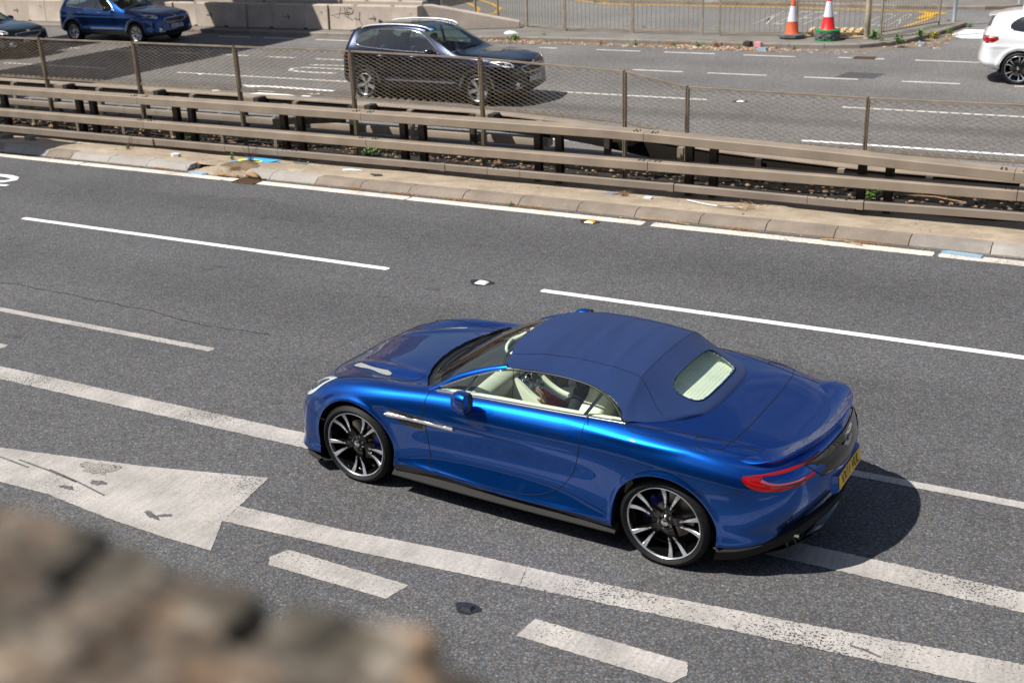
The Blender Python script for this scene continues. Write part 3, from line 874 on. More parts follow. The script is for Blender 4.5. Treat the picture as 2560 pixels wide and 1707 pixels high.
# ================================================================== smooth lofted car bodies
def basis(n, m):
    """m x n matrix of clamped cubic B-spline basis values, plus the parameter (station units)"""
    deg = 3
    kn = np.concatenate([np.zeros(deg), np.linspace(0, 1, n-deg+1), np.ones(deg)])
    grev = np.array([kn[i+1:i+deg+1].mean() for i in range(n)])
    # sample densely in station units, mapped through the Greville abscissae
    su = np.linspace(0, n-1, m)
    t = np.interp(su, np.arange(n), grev)
    t = np.clip(t, 0, 1-1e-9)
    B = np.zeros((m, len(kn)-1))
    for i in range(len(kn)-1): B[:, i] = (t >= kn[i]) & (t < kn[i+1])
    for d in range(1, deg+1):
        Bn = np.zeros((m, len(kn)-1-d))
        for i in range(len(kn)-1-d):
            a = kn[i+d]-kn[i]; b = kn[i+d+1]-kn[i+1]
            if a > 0: Bn[:, i] += (t-kn[i])/a*B[:, i]
            if b > 0: Bn[:, i] += (kn[i+d+1]-t)/b*B[:, i+1]
        B = Bn
    return B, su

def loft_grid(C, nu, nv, fix=.75):
    """C: stations x rows x 3 (right half, row 0 on the centre line). returns grid with both sides, u and v params"""
    C = np.array(C, float)
    mir = C[:, 1:][:, ::-1].copy(); mir[..., 1] *= -1
    full = np.concatenate([mir, C], axis=1)
    S, R_ = full.shape[:2]
    Bs, us = basis(S, (S-1)*nu+1); Br, vs = basis(R_, (R_-1)*nv+1)
    bs, _ = basis(S, S); br, _ = basis(R_, R_)
    P = full.copy()
    for _i in range(2):
        ev = np.einsum('ab,bcd->acd', bs, P); ev = np.einsum('ef,afd->aed', br, ev)
        P = P + fix*(full-ev)
    G = np.einsum('ab,bcd->acd', Bs, P); G = np.einsum('ef,afd->aed', Br, G)
    return G, us, vs-(R_-1)/2

def in_poly(px, py, poly):
    px = np.asarray(px); py = np.asarray(py); ins = np.zeros(px.shape, bool)
    n = len(poly)
    for i in range(n):
        x1, y1 = poly[i]; x2, y2 = poly[(i+1) % n]
        c = ((y1 > py) != (y2 > py))
        with np.errstate(divide='ignore', invalid='ignore'):
            xx = (x2-x1)*(py-y1)/(y2-y1+1e-12)+x1
        ins ^= c & (px < xx)
    return ins

def grid_normals(G):
    du = np.gradient(G, axis=0); dv = np.gradient(G, axis=1)
    n = np.cross(du, dv); l = np.linalg.norm(n, axis=2, keepdims=True); l[l < 1e-9] = 1
    return n/l

def build_panels(G, cls, names, mats, parent, arches=(), ymin=.5):
    """split the body grid into panels; cls: class per quad, -1 deleted. arches: (x, z, R) holes cut through the sides"""
    G = G.copy(); nrm = grid_normals(G)
    a, b = G.shape[:2]
    for (cx, cz, R_) in arches:
        d = np.hypot(G[..., 0]-cx, G[..., 2]-cz)
        ins = (d < R_) & (np.abs(G[..., 1]) > ymin) | ((G[..., 2] < cz) & (np.abs(G[..., 0]-cx) < R_) & (np.abs(G[..., 1]) > ymin))
        q = ins[:-1, :-1] & ins[1:, :-1] & ins[1:, 1:] & ins[:-1, 1:]
        cls = np.where(q, -1, cls)
        # snap what is left inside to the arch line
        s = ins & (G[..., 2] >= cz)
        f = np.where(d > 1e-6, R_/np.maximum(d, 1e-6), 1)
        G[..., 0] = np.where(s, cx+(G[..., 0]-cx)*f, G[..., 0])
        G[..., 2] = np.where(s, cz+(G[..., 2]-cz)*f, G[..., 2])
        s = ins & (G[..., 2] < cz) & ~s
        G[..., 0] = np.where(s, cx+np.sign(G[..., 0]-cx)*R_, G[..., 0])
    idx = np.arange(a*b).reshape(a, b)
    V = G.reshape(-1, 3); NV = nrm.reshape(-1, 3)
    quads = np.stack([idx[:-1, :-1], idx[1:, :-1], idx[1:, 1:], idx[:-1, 1:]], -1).reshape(-1, 4)
    c = cls.reshape(-1)
    out_ = {}
    for k, nm in enumerate(names):
        q = quads[c == k]
        if len(q) == 0: continue
        used, invx = np.unique(q, return_inverse=True); invx = invx.reshape(-1, 4)
        me = bpy.data.meshes.new(nm)
        faces = []
        for f in invx:
            g = []
            for i in f:
                if i not in g: g.append(int(i))
            if len(g) > 2: faces.append(g)
        me.from_pydata(V[used].tolist(), [], faces)
        nn = nm.split('#')[0]
        o = link_mesh(nn, me, mats[k], parent, smooth=True)
        me.name = nn
        ns = NV[used]
        me.normals_split_custom_set_from_vertices([tuple(x) for x in ns])
        out_[nm] = o
    return out_, G

def arch_lip(G_fn, cx, cz, R_, side, w_, parent, mat, depth=.045, a0=-8, a1=188, name='arch_lip'):
    """rolled edge of a wheel opening: strip turned inwards from the body side"""
    v = []; f = []; n = 60
    pts = []
    for i in range(n+1):
        an = math.radians(a0+(a1-a0)*i/n)
        x = cx+R_*math.cos(an); z = cz+R_*math.sin(an)
        if z < .17: z = .17
        y = G_fn(x+.004*math.cos(an), z+.004*math.sin(an), side)
        pts.append((x, y, z, an))
    for (x, y, z, an) in pts:
        v += [(x, y, z), (x-.004*math.cos(an), y-side*.012, z-.004*math.sin(an)), (x, y-side*depth, z)]
    for i in range(n):
        for k in range(2):
            q = i*3+k; f.append((q, q+1, q+4, q+3))
    return mesh_obj(name, v, f, mat, parent, smooth=True)

class Surf:
    """ray tests against the body skin, in the car's own coordinates"""
    def __init__(s, G):
        a, b = G.shape[:2]
        idx = np.arange(a*b).reshape(a, b)
        q = np.stack([idx[:-1, :-1], idx[1:, :-1], idx[1:, 1:], idx[:-1, 1:]], -1).reshape(-1, 4)
        s.t = BVHTree.FromPolygons([Vector(v) for v in G.reshape(-1, 3)], q.tolist())
    def side(s, x, z, sd=-1, off=0):
        h = s.t.ray_cast(Vector((x, sd*3, z)), Vector((0, -sd, 0)))
        if h[0] is None: return Vector((x, sd*.9, z))
        n = h[1]
        if n.y*sd < 0: n = -n
        return h[0]+n*off
    def top(s, x, y, off=0, z0=3):
        h = s.t.ray_cast(Vector((x, y, z0)), Vector((0, 0, -1)))
        if h[0] is None: return Vector((x, y, .8))
        n = h[1]
        if n.z < 0: n = -n
        return h[0]+n*off
    def end(s, y, z, dirx=1, off=0):
        """dirx=+1: hit from the rear (from +x), -1: from the front"""
        if abs(y) < .006: y = .006 if y >= 0 else -.006
        h = s.t.ray_cast(Vector((dirx*8, y, z)), Vector((-dirx, 0, 0)))
        if h[0] is None:
            h = s.t.find_nearest(Vector((3.4*max(dirx, 0)-.6*max(-dirx, 0), y, z)))
        n = h[1]
        if n.x*dirx < 0: n = -n
        return h[0]+n*off
    def near(s, p, off=0):
        h = s.t.find_nearest(Vector(p)); n = h[1]
        c = Vector((1.5, 0, .3))
        if n.dot(h[0]-c) < 0: n = -n
        return h[0]+n*off

def seam(pts, proj, parent, name='panel_gap', r=.0036, step=.02, mat=None, sink=.0008):
    """thin dark line along pts on the surface"""
    q = []
    for a, b in zip(pts[:-1], pts[1:]):
        n = max(1, int(math.dist(a, b)/step))
        for k in range(n): q.append(tuple(a[i]+(b[i]-a[i])*k/n for i in range(len(a))))
    q.append(pts[-1])
    P = [proj(*c) for c in q]
    return MB().tube(P, r, 5).obj(name, mat or M['seam'], parent, smooth=True)

def smooth_path(pts, n=12):
    """Catmull-Rom through pts"""
    P = [np.array(p, float) for p in pts]; out_ = []
    P = [2*P[0]-P[1]]+P+[2*P[-1]-P[-2]]
    for i in range(1, len(P)-2):
        for k in range(n):
            t = k/n; a, b, c, d = P[i-1:i+3]
            out_.append(tuple(.5*((2*b)+(-a+c)*t+(2*a-5*b+4*c-d)*t*t+(-a+3*b-3*c+d)*t**3)))
    out_.append(tuple(P[-2]))
    return out_

def patch(poly, proj, parent, name, mat, off=.003, rings=4, edge=0.0, dome=0.0, smooth=True, centre=None):
    """a shallow raised panel following the surface inside a closed 2D outline (star shaped)"""
    c = centre or (sum(p[0] for p in poly)/len(poly), sum(p[1] for p in poly)/len(poly))
    n = len(poly); v = []; f = []
    for (x, y) in poly: v.append(proj(x, y, -.004))
    for r in range(rings+1):
        t = 1-r/(rings+.0) if rings else 1
        t = max(t, 0.02)
        o_ = off+dome*(1-t*t)
        for (x, y) in poly: v.append(proj(c[0]+(x-c[0])*t, c[1]+(y-c[1])*t, o_))
    for r in range(rings+1):
        for k in range(n):
            k2 = (k+1) % n
            f.append((r*n+k, r*n+k2, (r+1)*n+k2, (r+1)*n+k))
    f.append(tuple((rings+1)*n+k for k in range(n)))
    mb = MB().add(v, f)
    return mb.obj(name, mat, parent, auto=35 if smooth else None)

def ribbon(path, widths, proj, parent, name, mat, off=.004, nc=3, crown=.0):
    """band along a 2D path on the surface"""
    v = []; f = []; m_ = nc+1+2
    for i, p in enumerate(path):
        a = Vector(path[max(0, i-1)]); b = Vector(path[min(len(path)-1, i+1)])
        t = (b-a).normalized(); nn = Vector((-t.y, t.x))
        wd = widths[i] if isinstance(widths, (list, tuple)) else widths
        row = [proj(p[0]-nn.x*wd/2, p[1]-nn.y*wd/2, -.003)]
        for k in range(nc+1):
            s_ = -wd/2+wd*k/nc
            row.append(proj(p[0]+nn.x*s_, p[1]+nn.y*s_, off+crown*(1-(2*k/nc-1)**2)))
        row.append(proj(p[0]+nn.x*wd/2, p[1]+nn.y*wd/2, -.003))
        v += row
    for i in range(len(path)-1):
        for k in range(m_-1):
            a = i*m_+k; f.append((a, a+1, a+m_+1, a+m_))
    f.append(tuple(range(m_))); f.append(tuple((len(path)-1)*m_+k for k in reversed(range(m_))))
    return MB().add(v, f).obj(name, mat, parent, auto=35)

def text_mesh(body, size, mat, name, parent, matrix, extrude=.001, bold=0.0, sx=1.0):
    cu = bpy.data.curves.new(name, 'FONT'); cu.body = body; cu.size = size; cu.align_x = 'CENTER'; cu.align_y = 'CENTER'
    cu.extrude = extrude; cu.offset = bold; cu.resolution_u = 2
    t = bpy.data.objects.new('t', cu); COL.objects.link(t)
    me = bpy.data.meshes.new_from_object(t.evaluated_get(bpy.context.evaluated_depsgraph_get()))
    bpy.data.objects.remove(t)
    me.transform(Matrix.Diagonal((sx, 1, 1, 1)))
    me.transform(matrix)
    me.materials.clear()
    return link_mesh(name, me, mat, parent)

def frame_matrix(o, xa, ya):
    xa = Vector(xa).normalized(); ya = Vector(ya); ya = (ya-xa*ya.dot(xa)).normalized(); za = xa.cross(ya)
    m = Matrix((xa, ya, za)).transposed().to_4x4(); m.translation = Vector(o); return m

# ------------------------------------------------------------------ wheels
def wheel(parent, x, y, z, side, R_=.343, wd=.255, rimr=.262, style='twin', rot=0.0, caliper=None, steer=0.0):
    """side -1: outer face towards -y. local y axis is the axle, outer face at y = side*wd/2"""
    s = side; o_ = wd/2
    # rim barrel is the wheel mesh, tyre and spokes hang on it
    barrel = MB().lathe([(rimr-.012, s*(o_-.020)), (rimr-.028, s*(o_-.055)), (rimr-.034, s*(o_-.12)), (rimr-.02, -s*o_*.6), (rimr, -s*(o_-.01))], 48, 'y')
    wmat = {'twin': M['rim_black'], 'five': M['satin_dark'], 'dark': M['rim_black'], 'multi': M['satin']}[style]
    rim = barrel.obj('wheel', wmat, parent, smooth=True)
    rim.location = (x, y, z); rim.rotation_euler = (0, rot, steer)
    rl = rimr
    ty = MB()
    prof = [(rl, s*(o_-.022)), (rl+.004, s*(o_-.012)), (rl+.014, s*(o_-.004)), (rl+(R_-rl)*.45, s*(o_+.006)), (R_-.022, s*(o_-.004)), (R_-.009, s*(o_-.016)), (R_-.002, s*(o_-.03)), (R_, s*(o_-.05)),
            (R_, s*.038), (R_-.008, s*.036), (R_-.008, s*.028), (R_, s*.026), (R_, -s*.026), (R_-.008, -s*.028), (R_-.008, -s*.036), (R_, -s*.038), (R_, -s*(o_-.05)), (R_-.009, -s*(o_-.016)), (R_-.03, -s*o_), (rl, -s*(o_-.02))]
    ty.lathe(prof, 64, 'y')
    # shoulder blocks
    for k in range(64):
        a = 2*PI*k/64; a2 = a+2*PI/64*.55
        v = []
        for an in (a, a2):
            for (r, h) in ((R_-.010, o_-.0145), (R_+.001, o_-.030), (R_+.001, .05)):
                v.append((r*math.cos(an), s*h, r*math.sin(an)))
        v = [(p[0], p[1], p[2]) for p in v]
        ty.add(v, [(0, 1, 4, 3), (1, 2, 5, 4)])
    ty.obj('tyre', M['rubber'], rim, auto=30)
    # bright flange ring
    MB().lathe([(rl+.001, s*(o_-.022)), (rl+.001, s*(o_-.010)), (rl-.004, s*(o_-.007)), (rl-.009, s*(o_-.012)), (rl-.011, s*(o_-.024))], 64, 'y').obj('rim_ring', M['rim_bright'] if style in ('twin', 'dark') else M['satin'], rim, auto=30)
    MB().lathe([(.0001, -s*.01), (.175, -s*.01), (.178, -s*.02), (.178, -s*.045), (.0001, -s*.045)], 40, 'y').obj('brake_disc', M['disc'], rim, auto=30)
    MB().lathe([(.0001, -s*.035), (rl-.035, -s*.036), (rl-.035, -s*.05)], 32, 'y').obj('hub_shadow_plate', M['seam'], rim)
    if caliper:
        mb = MB(); n = 10; v = []; f = []
        for i in range(n+1):
            an = caliper-.55+1.1*i/n
            for (r, h) in ((.120, .018), (.165, .030), (.195, .024), (.195, -.05), (.120, -.05)):
                v.append((r*math.cos(an), s*h, r*math.sin(an)))
        for i in range(n):
            for k in range(5):
                a = i*5+k; b = i*5+(k+1) % 5; f.append((a, a+5, b+5, b))
        f += [tuple(range(5)), tuple(n*5+k for k in reversed(range(5)))]
        mb.add(v, f); mb.obj('caliper', M['caliper'], rim, auto=35)
    def P(r, an, h): return (r*math.cos(an), s*h, r*math.sin(an))
    def blade(a_in, a_out, r0, r1, w0, w1, h0, h1, th, mb):
        n = 6; v = []; f = []
        for i in range(n+1):
            t = i/n; r = r0+(r1-r0)*t; an = a_in+(a_out-a_in)*t; wv = w0+(w1-w0)*t; h = h0+(h1-h0)*t-.012*math.sin(PI*t)
            da = wv/2/r
            v += [P(r, an-da, h), P(r, an+da, h), P(r, an+da*1.25, h-th), P(r, an-da*1.25, h-th)]
        for i in range(n):
            for k in range(4):
                a = i*4+k; b = i*4+(k+1) % 4; f.append((a, a+4, b+4, b))
        f += [(0, 1, 2, 3), tuple(n*4+k for k in (3, 2, 1, 0))]
        mb.add(v, f)
    hh = o_-.022
    if style in ('twin', 'dark'):
        ns = 5
        for k in range(ns):
            a = 2*PI*k/ns
            mb = MB(); br = MB()
            for sg in (-1, 1):
                blade(a+sg*.07, a+sg*.165, .045, .150, .044, .030, hh-.035, hh-.010, .035, mb)
                blade(a+sg*.165, a+sg*.235, .145, rl-.008, .026, .034, hh-.010, hh+.002, .035, mb)
                # machined face
                blade(a+sg*.160, a+sg*.232, .120, rl-.010, .006, .030, hh-.007, hh+.0075, .004, br)
            sp = mb.obj('spoke', M['rim_black'], rim, auto=35)
            br.obj('machined_face', M['rim_bright'], sp if False else rim, auto=35)
    elif style == 'five':
        for k in range(5):
            a = 2*PI*k/5
            mb = MB()
            blade(a, a+.02, .045, rl-.01, .050, .085, hh-.020, hh, .03, mb)
            mb.obj('spoke', M['satin'], rim, auto=35)
            mb = MB()
            blade(a+.42, a+.50, .07, rl-.02, .012, .03, hh-.035, hh-.014, .02, mb)
            mb.obj('spoke', M['rim_black'], rim, auto=35)
    else:
        for k in range(5):
            a = 2*PI*k/5
            mb = MB()
            blade(a, a+.15, .045, rl-.01, .045, .05, hh-.020, hh, .03, mb)
            blade(a+.45, a+.75, .05, rl-.01, .030, .045, hh-.022, hh, .03, mb)
            mb.obj('spoke', M['satin'], rim, auto=35)
    MB().lathe([(.0001, s*(hh-.006)), (.026, s*(hh-.008)), (.034, s*(hh-.016)), (.060, s*(hh-.040)), (.075, s*(hh-.07))], 28, 'y').obj('hub', M['rim_black'], rim, auto=40)
    MB().lathe([(.0001, s*(hh+.001)), (.022, s*(hh-.001)), (.028, s*(hh-.006)), (.028, s*(hh-.012))], 24, 'y').obj('centre_cap', M['chrome'], rim, auto=40)
    for k in range(5):
        a = 2*PI*(k+.5)/5
        MB().lathe([(.0001, s*(hh-.014)), (.008, s*(hh-.014)), (.010, s*(hh-.022)), (.010, s*(hh-.04))], 8, 'y', c=(.052*math.cos(a), 0, .052*math.sin(a))).obj('wheel_bolt', M['disc'], rim)
    return rim
M['rim_bright'] = simple('machined_alloy', (.62, .65, .70), .22, .75)
M['satin_dark'] = simple('dark_alloy', (.12, .12, .125), .35, .8)

# ================================================================== the blue soft-top sports car
M['paint'] = car_paint('deep_blue_metallic', (.0017, .080, .395), 1.0, .35)
M['fabric'] = simple('blue_hood_fabric', (.017, .036, .112), .95, noise=(1.6, .10), nb=.18, ns=420, spec=.15)
M['fabric'].node_tree.nodes['Principled BSDF'].inputs['Sheen Weight'].default_value = .05
M['glass'] = glass_mat('window_glass', (.90, .97, .93), 1.5, 0, 1.15)
M['lamp_glass'] = glass_mat('lamp_glass', (.9, .93, .95), 1.45)
M['cream'] = simple('cream_leather', (.80, .82, .66), .5, noise=(9.0, .06))
M['cream_dark'] = simple('olive_trim', (.22, .22, .11), .6)
M['carbon'] = simple('carbon_fibre', (.06, .058, .057), .75, spec=.15, coat=.0)
M['console'] = simple('console_grey', (.05, .06, .075), .2, coat=.6)
M['red_lens'] = simple('red_lens', (.30, .0015, .002), .15, coat=.7)
M['clear_lens'] = simple('clear_lens', (.36, .07, .08), .2, coat=1.0)
M['lamp_inner'] = simple('lamp_inner', (.80, .81, .84), .3, .3)
M['meshgrille'] = simple('silver_mesh', (.52, .52, .50), .45, .5)
M['darkmesh'] = simple('vent_mesh', (.10, .09, .06), .5, .5)

# carbon weave and vent mesh patterns
def weave(m, scale, a, b):
    nt_ = m.node_tree; bs = nt_.nodes['Principled BSDF']
    v = texco(nt_); ch = N(nt_, 'ShaderNodeTexChecker', Scale=scale); L(nt_, v, ch.inputs['Vector'])
    ch.inputs['Color1'].default_value = (*a, 1); ch.inputs['Color2'].default_value = (*b, 1)
    L(nt_, ch.outputs['Color'], bs.inputs['Base Color'])
weave(M['carbon'], 240.0, (.040, .038, .037), (.016, .016, .016))
weave(M['meshgrille'], 170.0, (.62, .61, .58), (.30, .30, .29))
weave(M['darkmesh'], 150.0, (.07, .065, .05), (.01, .01, .01))

HX, HY, HR = -5.2545, 7.8511, -0.04931
hero = empty('sports_car', (HX, HY, 0), HR, 'deep blue open-nosed grand tourer with a folded-up blue fabric roof driving in the near lane', 'car')
hero['label'] = 'large metallic blue convertible sports car with blue fabric roof driving in the nearest lane'

T = []   # control stations, rows from the centre line down to the sill
def st(*rows): T.append([tuple(r) for r in rows])
st((-.66,0,.672),(-.695,0,.655),(-.73,0,.632),(-.76,0,.60),(-.785,0,.555),(-.80,0,.51),(-.812,0,.46),(-.82,0,.39),(-.825,0,.31),(-.83,0,.25),(-.83,0,.19),(-.82,0,.13),(-.70,0,.11))
st((-.63,0,.685),(-.675,.10,.667),(-.712,.18,.643),(-.744,.21,.607),(-.775,.22,.563),(-.793,.225,.515),(-.806,.23,.46),(-.815,.23,.388),(-.821,.23,.309),(-.826,.23,.249),(-.828,.23,.188),(-.817,.23,.128),(-.69,.2,.11))
st((-.54,0,.722),(-.585,.20,.712),(-.635,.34,.685),(-.685,.43,.645),(-.725,.48,.59),(-.75,.52,.53),(-.765,.53,.46),(-.775,.53,.38),(-.785,.53,.30),(-.79,.53,.24),(-.795,.53,.18),(-.78,.52,.12),(-.65,.40,.11))
st((-.38,0,.785),(-.41,.24,.782),(-.45,.44,.768),(-.50,.585,.745),(-.545,.68,.705),(-.59,.75,.645),(-.62,.785,.57),(-.635,.80,.48),(-.645,.805,.38),(-.655,.80,.28),(-.66,.795,.20),(-.65,.78,.12),(-.55,.55,.11))
st((-.20,0,.832),(-.22,.26,.832),(-.25,.47,.826),(-.29,.62,.818),(-.32,.735,.805),(-.345,.825,.765),(-.365,.875,.69),(-.375,.90,.58),(-.38,.905,.46),(-.385,.90,.34),(-.385,.89,.23),(-.385,.87,.14),(-.36,.62,.12))
st((.05,0,.878),(.04,.27,.878),(.03,.49,.872),(.01,.635,.862),(0,.755,.872),(0,.855,.845),(0,.92,.765),(0,.945,.66),(0,.945,.54),(0,.94,.42),(0,.925,.29),(0,.90,.16),(0,.65,.13))
st((.36,0,.918),(.36,.28,.915),(.36,.49,.905),(.36,.635,.886),(.36,.755,.897),(.36,.853,.872),(.36,.910,.795),(.36,.925,.69),(.36,.918,.56),(.36,.912,.43),(.36,.912,.30),(.36,.89,.17),(.36,.65,.13))
st((.72,0,.95),(.72,.28,.948),(.72,.48,.942),(.72,.63,.928),(.72,.765,.925),(.72,.848,.895),(.72,.898,.815),(.72,.912,.70),(.72,.892,.57),(.72,.882,.44),(.72,.905,.31),(.72,.892,.17),(.72,.65,.13))
st((1.28,0,.97),(1.28,.28,.97),(1.28,.5,.968),(1.28,.68,.966),(1.28,.795,.957),(1.28,.862,.918),(1.28,.912,.835),(1.28,.925,.715),(1.28,.896,.58),(1.28,.884,.45),(1.28,.915,.32),(1.28,.895,.17),(1.28,.65,.13))
st((1.88,0,.99),(1.88,.28,.99),(1.88,.5,.99),(1.88,.68,.987),(1.88,.80,.977),(1.88,.868,.937),(1.88,.922,.845),(1.88,.936,.725),(1.88,.905,.59),(1.88,.893,.45),(1.88,.922,.32),(1.88,.90,.17),(1.88,.65,.13))
st((2.36,0,1.02),(2.36,.28,1.02),(2.36,.5,1.018),(2.36,.68,1.012),(2.36,.80,1.002),(2.36,.885,.955),(2.36,.942,.865),(2.36,.960,.75),(2.36,.945,.61),(2.36,.932,.46),(2.36,.935,.32),(2.36,.91,.18),(2.36,.65,.14))
st((2.74,0,1.022),(2.74,.28,1.02),(2.74,.5,1.01),(2.74,.66,.995),(2.74,.785,.985),(2.74,.89,.940),(2.74,.952,.845),(2.74,.968,.73),(2.74,.965,.60),(2.74,.955,.46),(2.74,.94,.32),(2.74,.91,.18),(2.74,.65,.15))
st((3.10,0,.982),(3.10,.28,.981),(3.10,.49,.976),(3.10,.64,.966),(3.10,.765,.950),(3.10,.862,.902),(3.10,.925,.82),(3.10,.942,.71),(3.10,.936,.58),(3.10,.92,.45),(3.10,.895,.32),(3.10,.865,.20),(3.10,.65,.17))
st((3.40,0,.935),(3.395,.27,.934),(3.385,.47,.930),(3.37,.61,.917),(3.36,.715,.892),(3.355,.80,.845),(3.35,.855,.77),(3.345,.875,.67),(3.335,.87,.55),(3.32,.855,.43),(3.30,.83,.32),(3.29,.80,.21),(3.26,.60,.18))
st((3.585,0,.93),(3.575,.25,.93),(3.56,.42,.922),(3.535,.555,.905),(3.52,.64,.87),(3.525,.70,.815),(3.53,.735,.74),(3.53,.75,.64),(3.515,.75,.53),(3.48,.735,.42),(3.45,.71,.33),(3.43,.68,.24),(3.36,.5,.20))
st((3.665,0,.925),(3.66,.20,.922),(3.65,.36,.91),(3.64,.455,.885),(3.645,.50,.845),(3.665,.525,.78),(3.675,.535,.71),(3.675,.54,.63),(3.655,.54,.53),(3.60,.525,.42),(3.56,.50,.34),(3.53,.48,.26),(3.42,.36,.21))
st((3.695,0,.918),(3.697,.09,.905),(3.700,.17,.885),(3.707,.21,.858),(3.726,.22,.817),(3.743,.225,.765),(3.753,.225,.703),(3.753,.225,.622),(3.733,.225,.53),(3.672,.22,.428),(3.63,.215,.348),(3.59,.21,.277),(3.47,.18,.218))
st((3.705,0,.915),(3.71,0,.90),(3.715,0,.875),(3.725,0,.85),(3.74,0,.81),(3.755,0,.76),(3.765,0,.70),(3.765,0,.62),(3.745,0,.53),(3.685,0,.43),(3.64,0,.35),(3.60,0,.28),(3.48,0,.22))
G, us, vs = loft_grid(T, 34, 12)
NU, NV = G.shape[:2]
Ug = np.repeat(us[:, None], NV, 1); Vg = np.repeat(vs[None, :], NU, 0)

# sculpting: scallop behind the front wheel, door blade line, bonnet creases, arch flares
def gss(x, s): return np.exp(-(x/s)**2)
X, Y, Z = G[..., 0], G[..., 1], G[..., 2]
sideness = np.clip((np.abs(Y)-.80)/.06, 0, 1)
zl = .725-.012*(X-.4)                       # strake crease height
fall = np.clip((X-.30)/.25, 0, 1)*np.clip((1.72-X)/.9, 0, 1)
below = np.clip((zl-Z)/.012, 0, 1)*np.exp(-np.clip(zl-Z, 0, 1)/.13)
above = gss(Z-zl-.022, .028)
dy = (-.022*below+.010*above)*fall
zb = .300-.045*np.clip((X-.4)/1.0, 0, 1)+.02*np.clip((X-1.6)/.6, 0, 1)   # blade along the foot of the door
f2 = np.clip((X-.40)/.3, 0, 1)*np.clip((2.36-X)/.4, 0, 1)
dy += .010*gss(Z-zb, .016)*f2 - .012*np.clip((zb-Z)/.03, 0, 1)*f2
for cx in (0.0, 2.74):                       # rolled flares round the arches
    d = np.hypot(X-cx, Z-.345)
    dy += (.012*gss(d-.40, .022))*(Z > .25)
# shoulder line over the rear wheel
dy += .012*gss(Z-(.935-.10*np.clip((X-2.9)/.6, 0, 1)), .03)*np.clip((X-1.9)/.5, 0, 1)*np.clip((3.3-X)/.4, 0, 1)
G[..., 1] = Y+np.sign(Y)*dy*sideness
# bonnet: two creases running from the cowl to the nose, a valley outside them
cw = .30+.26*np.clip((X+.60)/1.1, 0, 1)
ub = np.clip((X+.62)/.4, 0, 1)*np.clip((.62-X)/.2, 0, 1)*(np.abs(Y) < .80)
G[..., 2] += ub*(.012*gss(np.abs(Y)-cw, .05)-.010*gss(np.abs(Y)-cw-.12, .07))
# rear deck: shallow centre dish
ud = np.clip((X-2.9)/.2, 0, 1)*np.clip((3.6-X)/.12, 0, 1)
G[..., 2] -= ud*.012*np.clip(1-(Y/.60)**2, 0, 1)
S_ = Surf(G)
Xc = (G[:-1, :-1, 0]+G[1:, 1:, 0])/2; Yc = (G[:-1, :-1, 1]+G[1:, 1:, 1])/2; Zc = (G[:-1, :-1, 2]+G[1:, 1:, 2])/2
Vc = np.abs((Vg[:-1, :-1]+Vg[1:, 1:])/2); Uc = (Ug[:-1, :-1]+Ug[1:, 1:])/2
cls = np.zeros(Xc.shape, int)
cabin = [(.385, 0), (.40, .2), (.455, .41), (.53, .58), (.625, .725), (.74, .775), (1.3, .785), (2.0, .79), (2.36, .775), (2.60, .60), (2.72, .42), (2.76, .20), (2.77, 0)]
cabin = cabin+[(x, -y) for x, y in cabin[::-1]]
DOOR = [(.715, .935), (.700, .86), (.700, .70), (.712, .52), (.730, .36), (.735, .305), (1.0, .285), (1.45, .285), (1.70, .315), (1.85, .38), (1.95, .47), (2.03, .60), (2.075, .74), (2.09, .87), (2.092, 1.02)]
side_m = (np.abs(Yc) > .78) & (Vc > 3.6)
dm = in_poly(Xc, Zc, DOOR+[(1.5, 1.2), (.75, 1.2)]) & side_m
cls[dm & (Yc < 0)] = 1; cls[dm & (Yc > 0)] = 2
BON = [(-.585, 0), (-.585, .30), (-.50, .50), (-.36, .66), (-.27, .745), (-.09, .725), (.19, .68), (.44, .645), (.56, .63), (.455, .41), (.40, .2), (.385, 0)]
bon2 = BON+[(x, -y) for x, y in BON[::-1]]
cls[in_poly(Xc, Yc, bon2) & (Zc > .62)] = 3
BOOT = [(3.150, 0), (3.152, .35), (3.135, .62), (3.20, .645), (3.36, .648), (3.47, .62), (3.56, .56), (3.80, .56), (3.80, 0)]
boot2 = BOOT+[(x, -y) for x, y in BOOT[::-1]]
cls[in_poly(Xc, Yc, boot2) & (Zc > .87)] = 4
# bumper skins
bump_r = (Zc < .69-.10*np.clip((Xc-3.0)/.6, 0, 1)) & (Xc > 2.95) & side_m | (Xc > 3.55) & (Zc < .60)
cls[bump_r & (cls == 0)] = 5
bump_f = (Zc < .56+.05*np.clip((-.3-Xc)/.4, 0, 1)) & (Xc < -.30)
cls[bump_f & (cls == 0)] = 6
cls[in_poly(Xc, Yc, cabin) & (Zc > .90)] = -1
cls[Vc > 11.35] = 7        # underside in black
pan, G2 = build_panels(G, cls, ['body', 'door', 'door#2', 'bonnet', 'boot_lid', 'rear_bumper', 'front_bumper', 'underbody'],
                       [M['paint']]*7+[M['black']], hero, arches=[(0.0, .345, .392), (2.74, .345, .392)], ymin=.6)
S2 = Surf(G2)
sN = lambda x, z, off=0: S_.side(x, z, -1, off)
sF = lambda x, z, off=0: S_.side(x, z, 1, off)
tp = lambda x, y, off=0: S_.top(x, y, off)

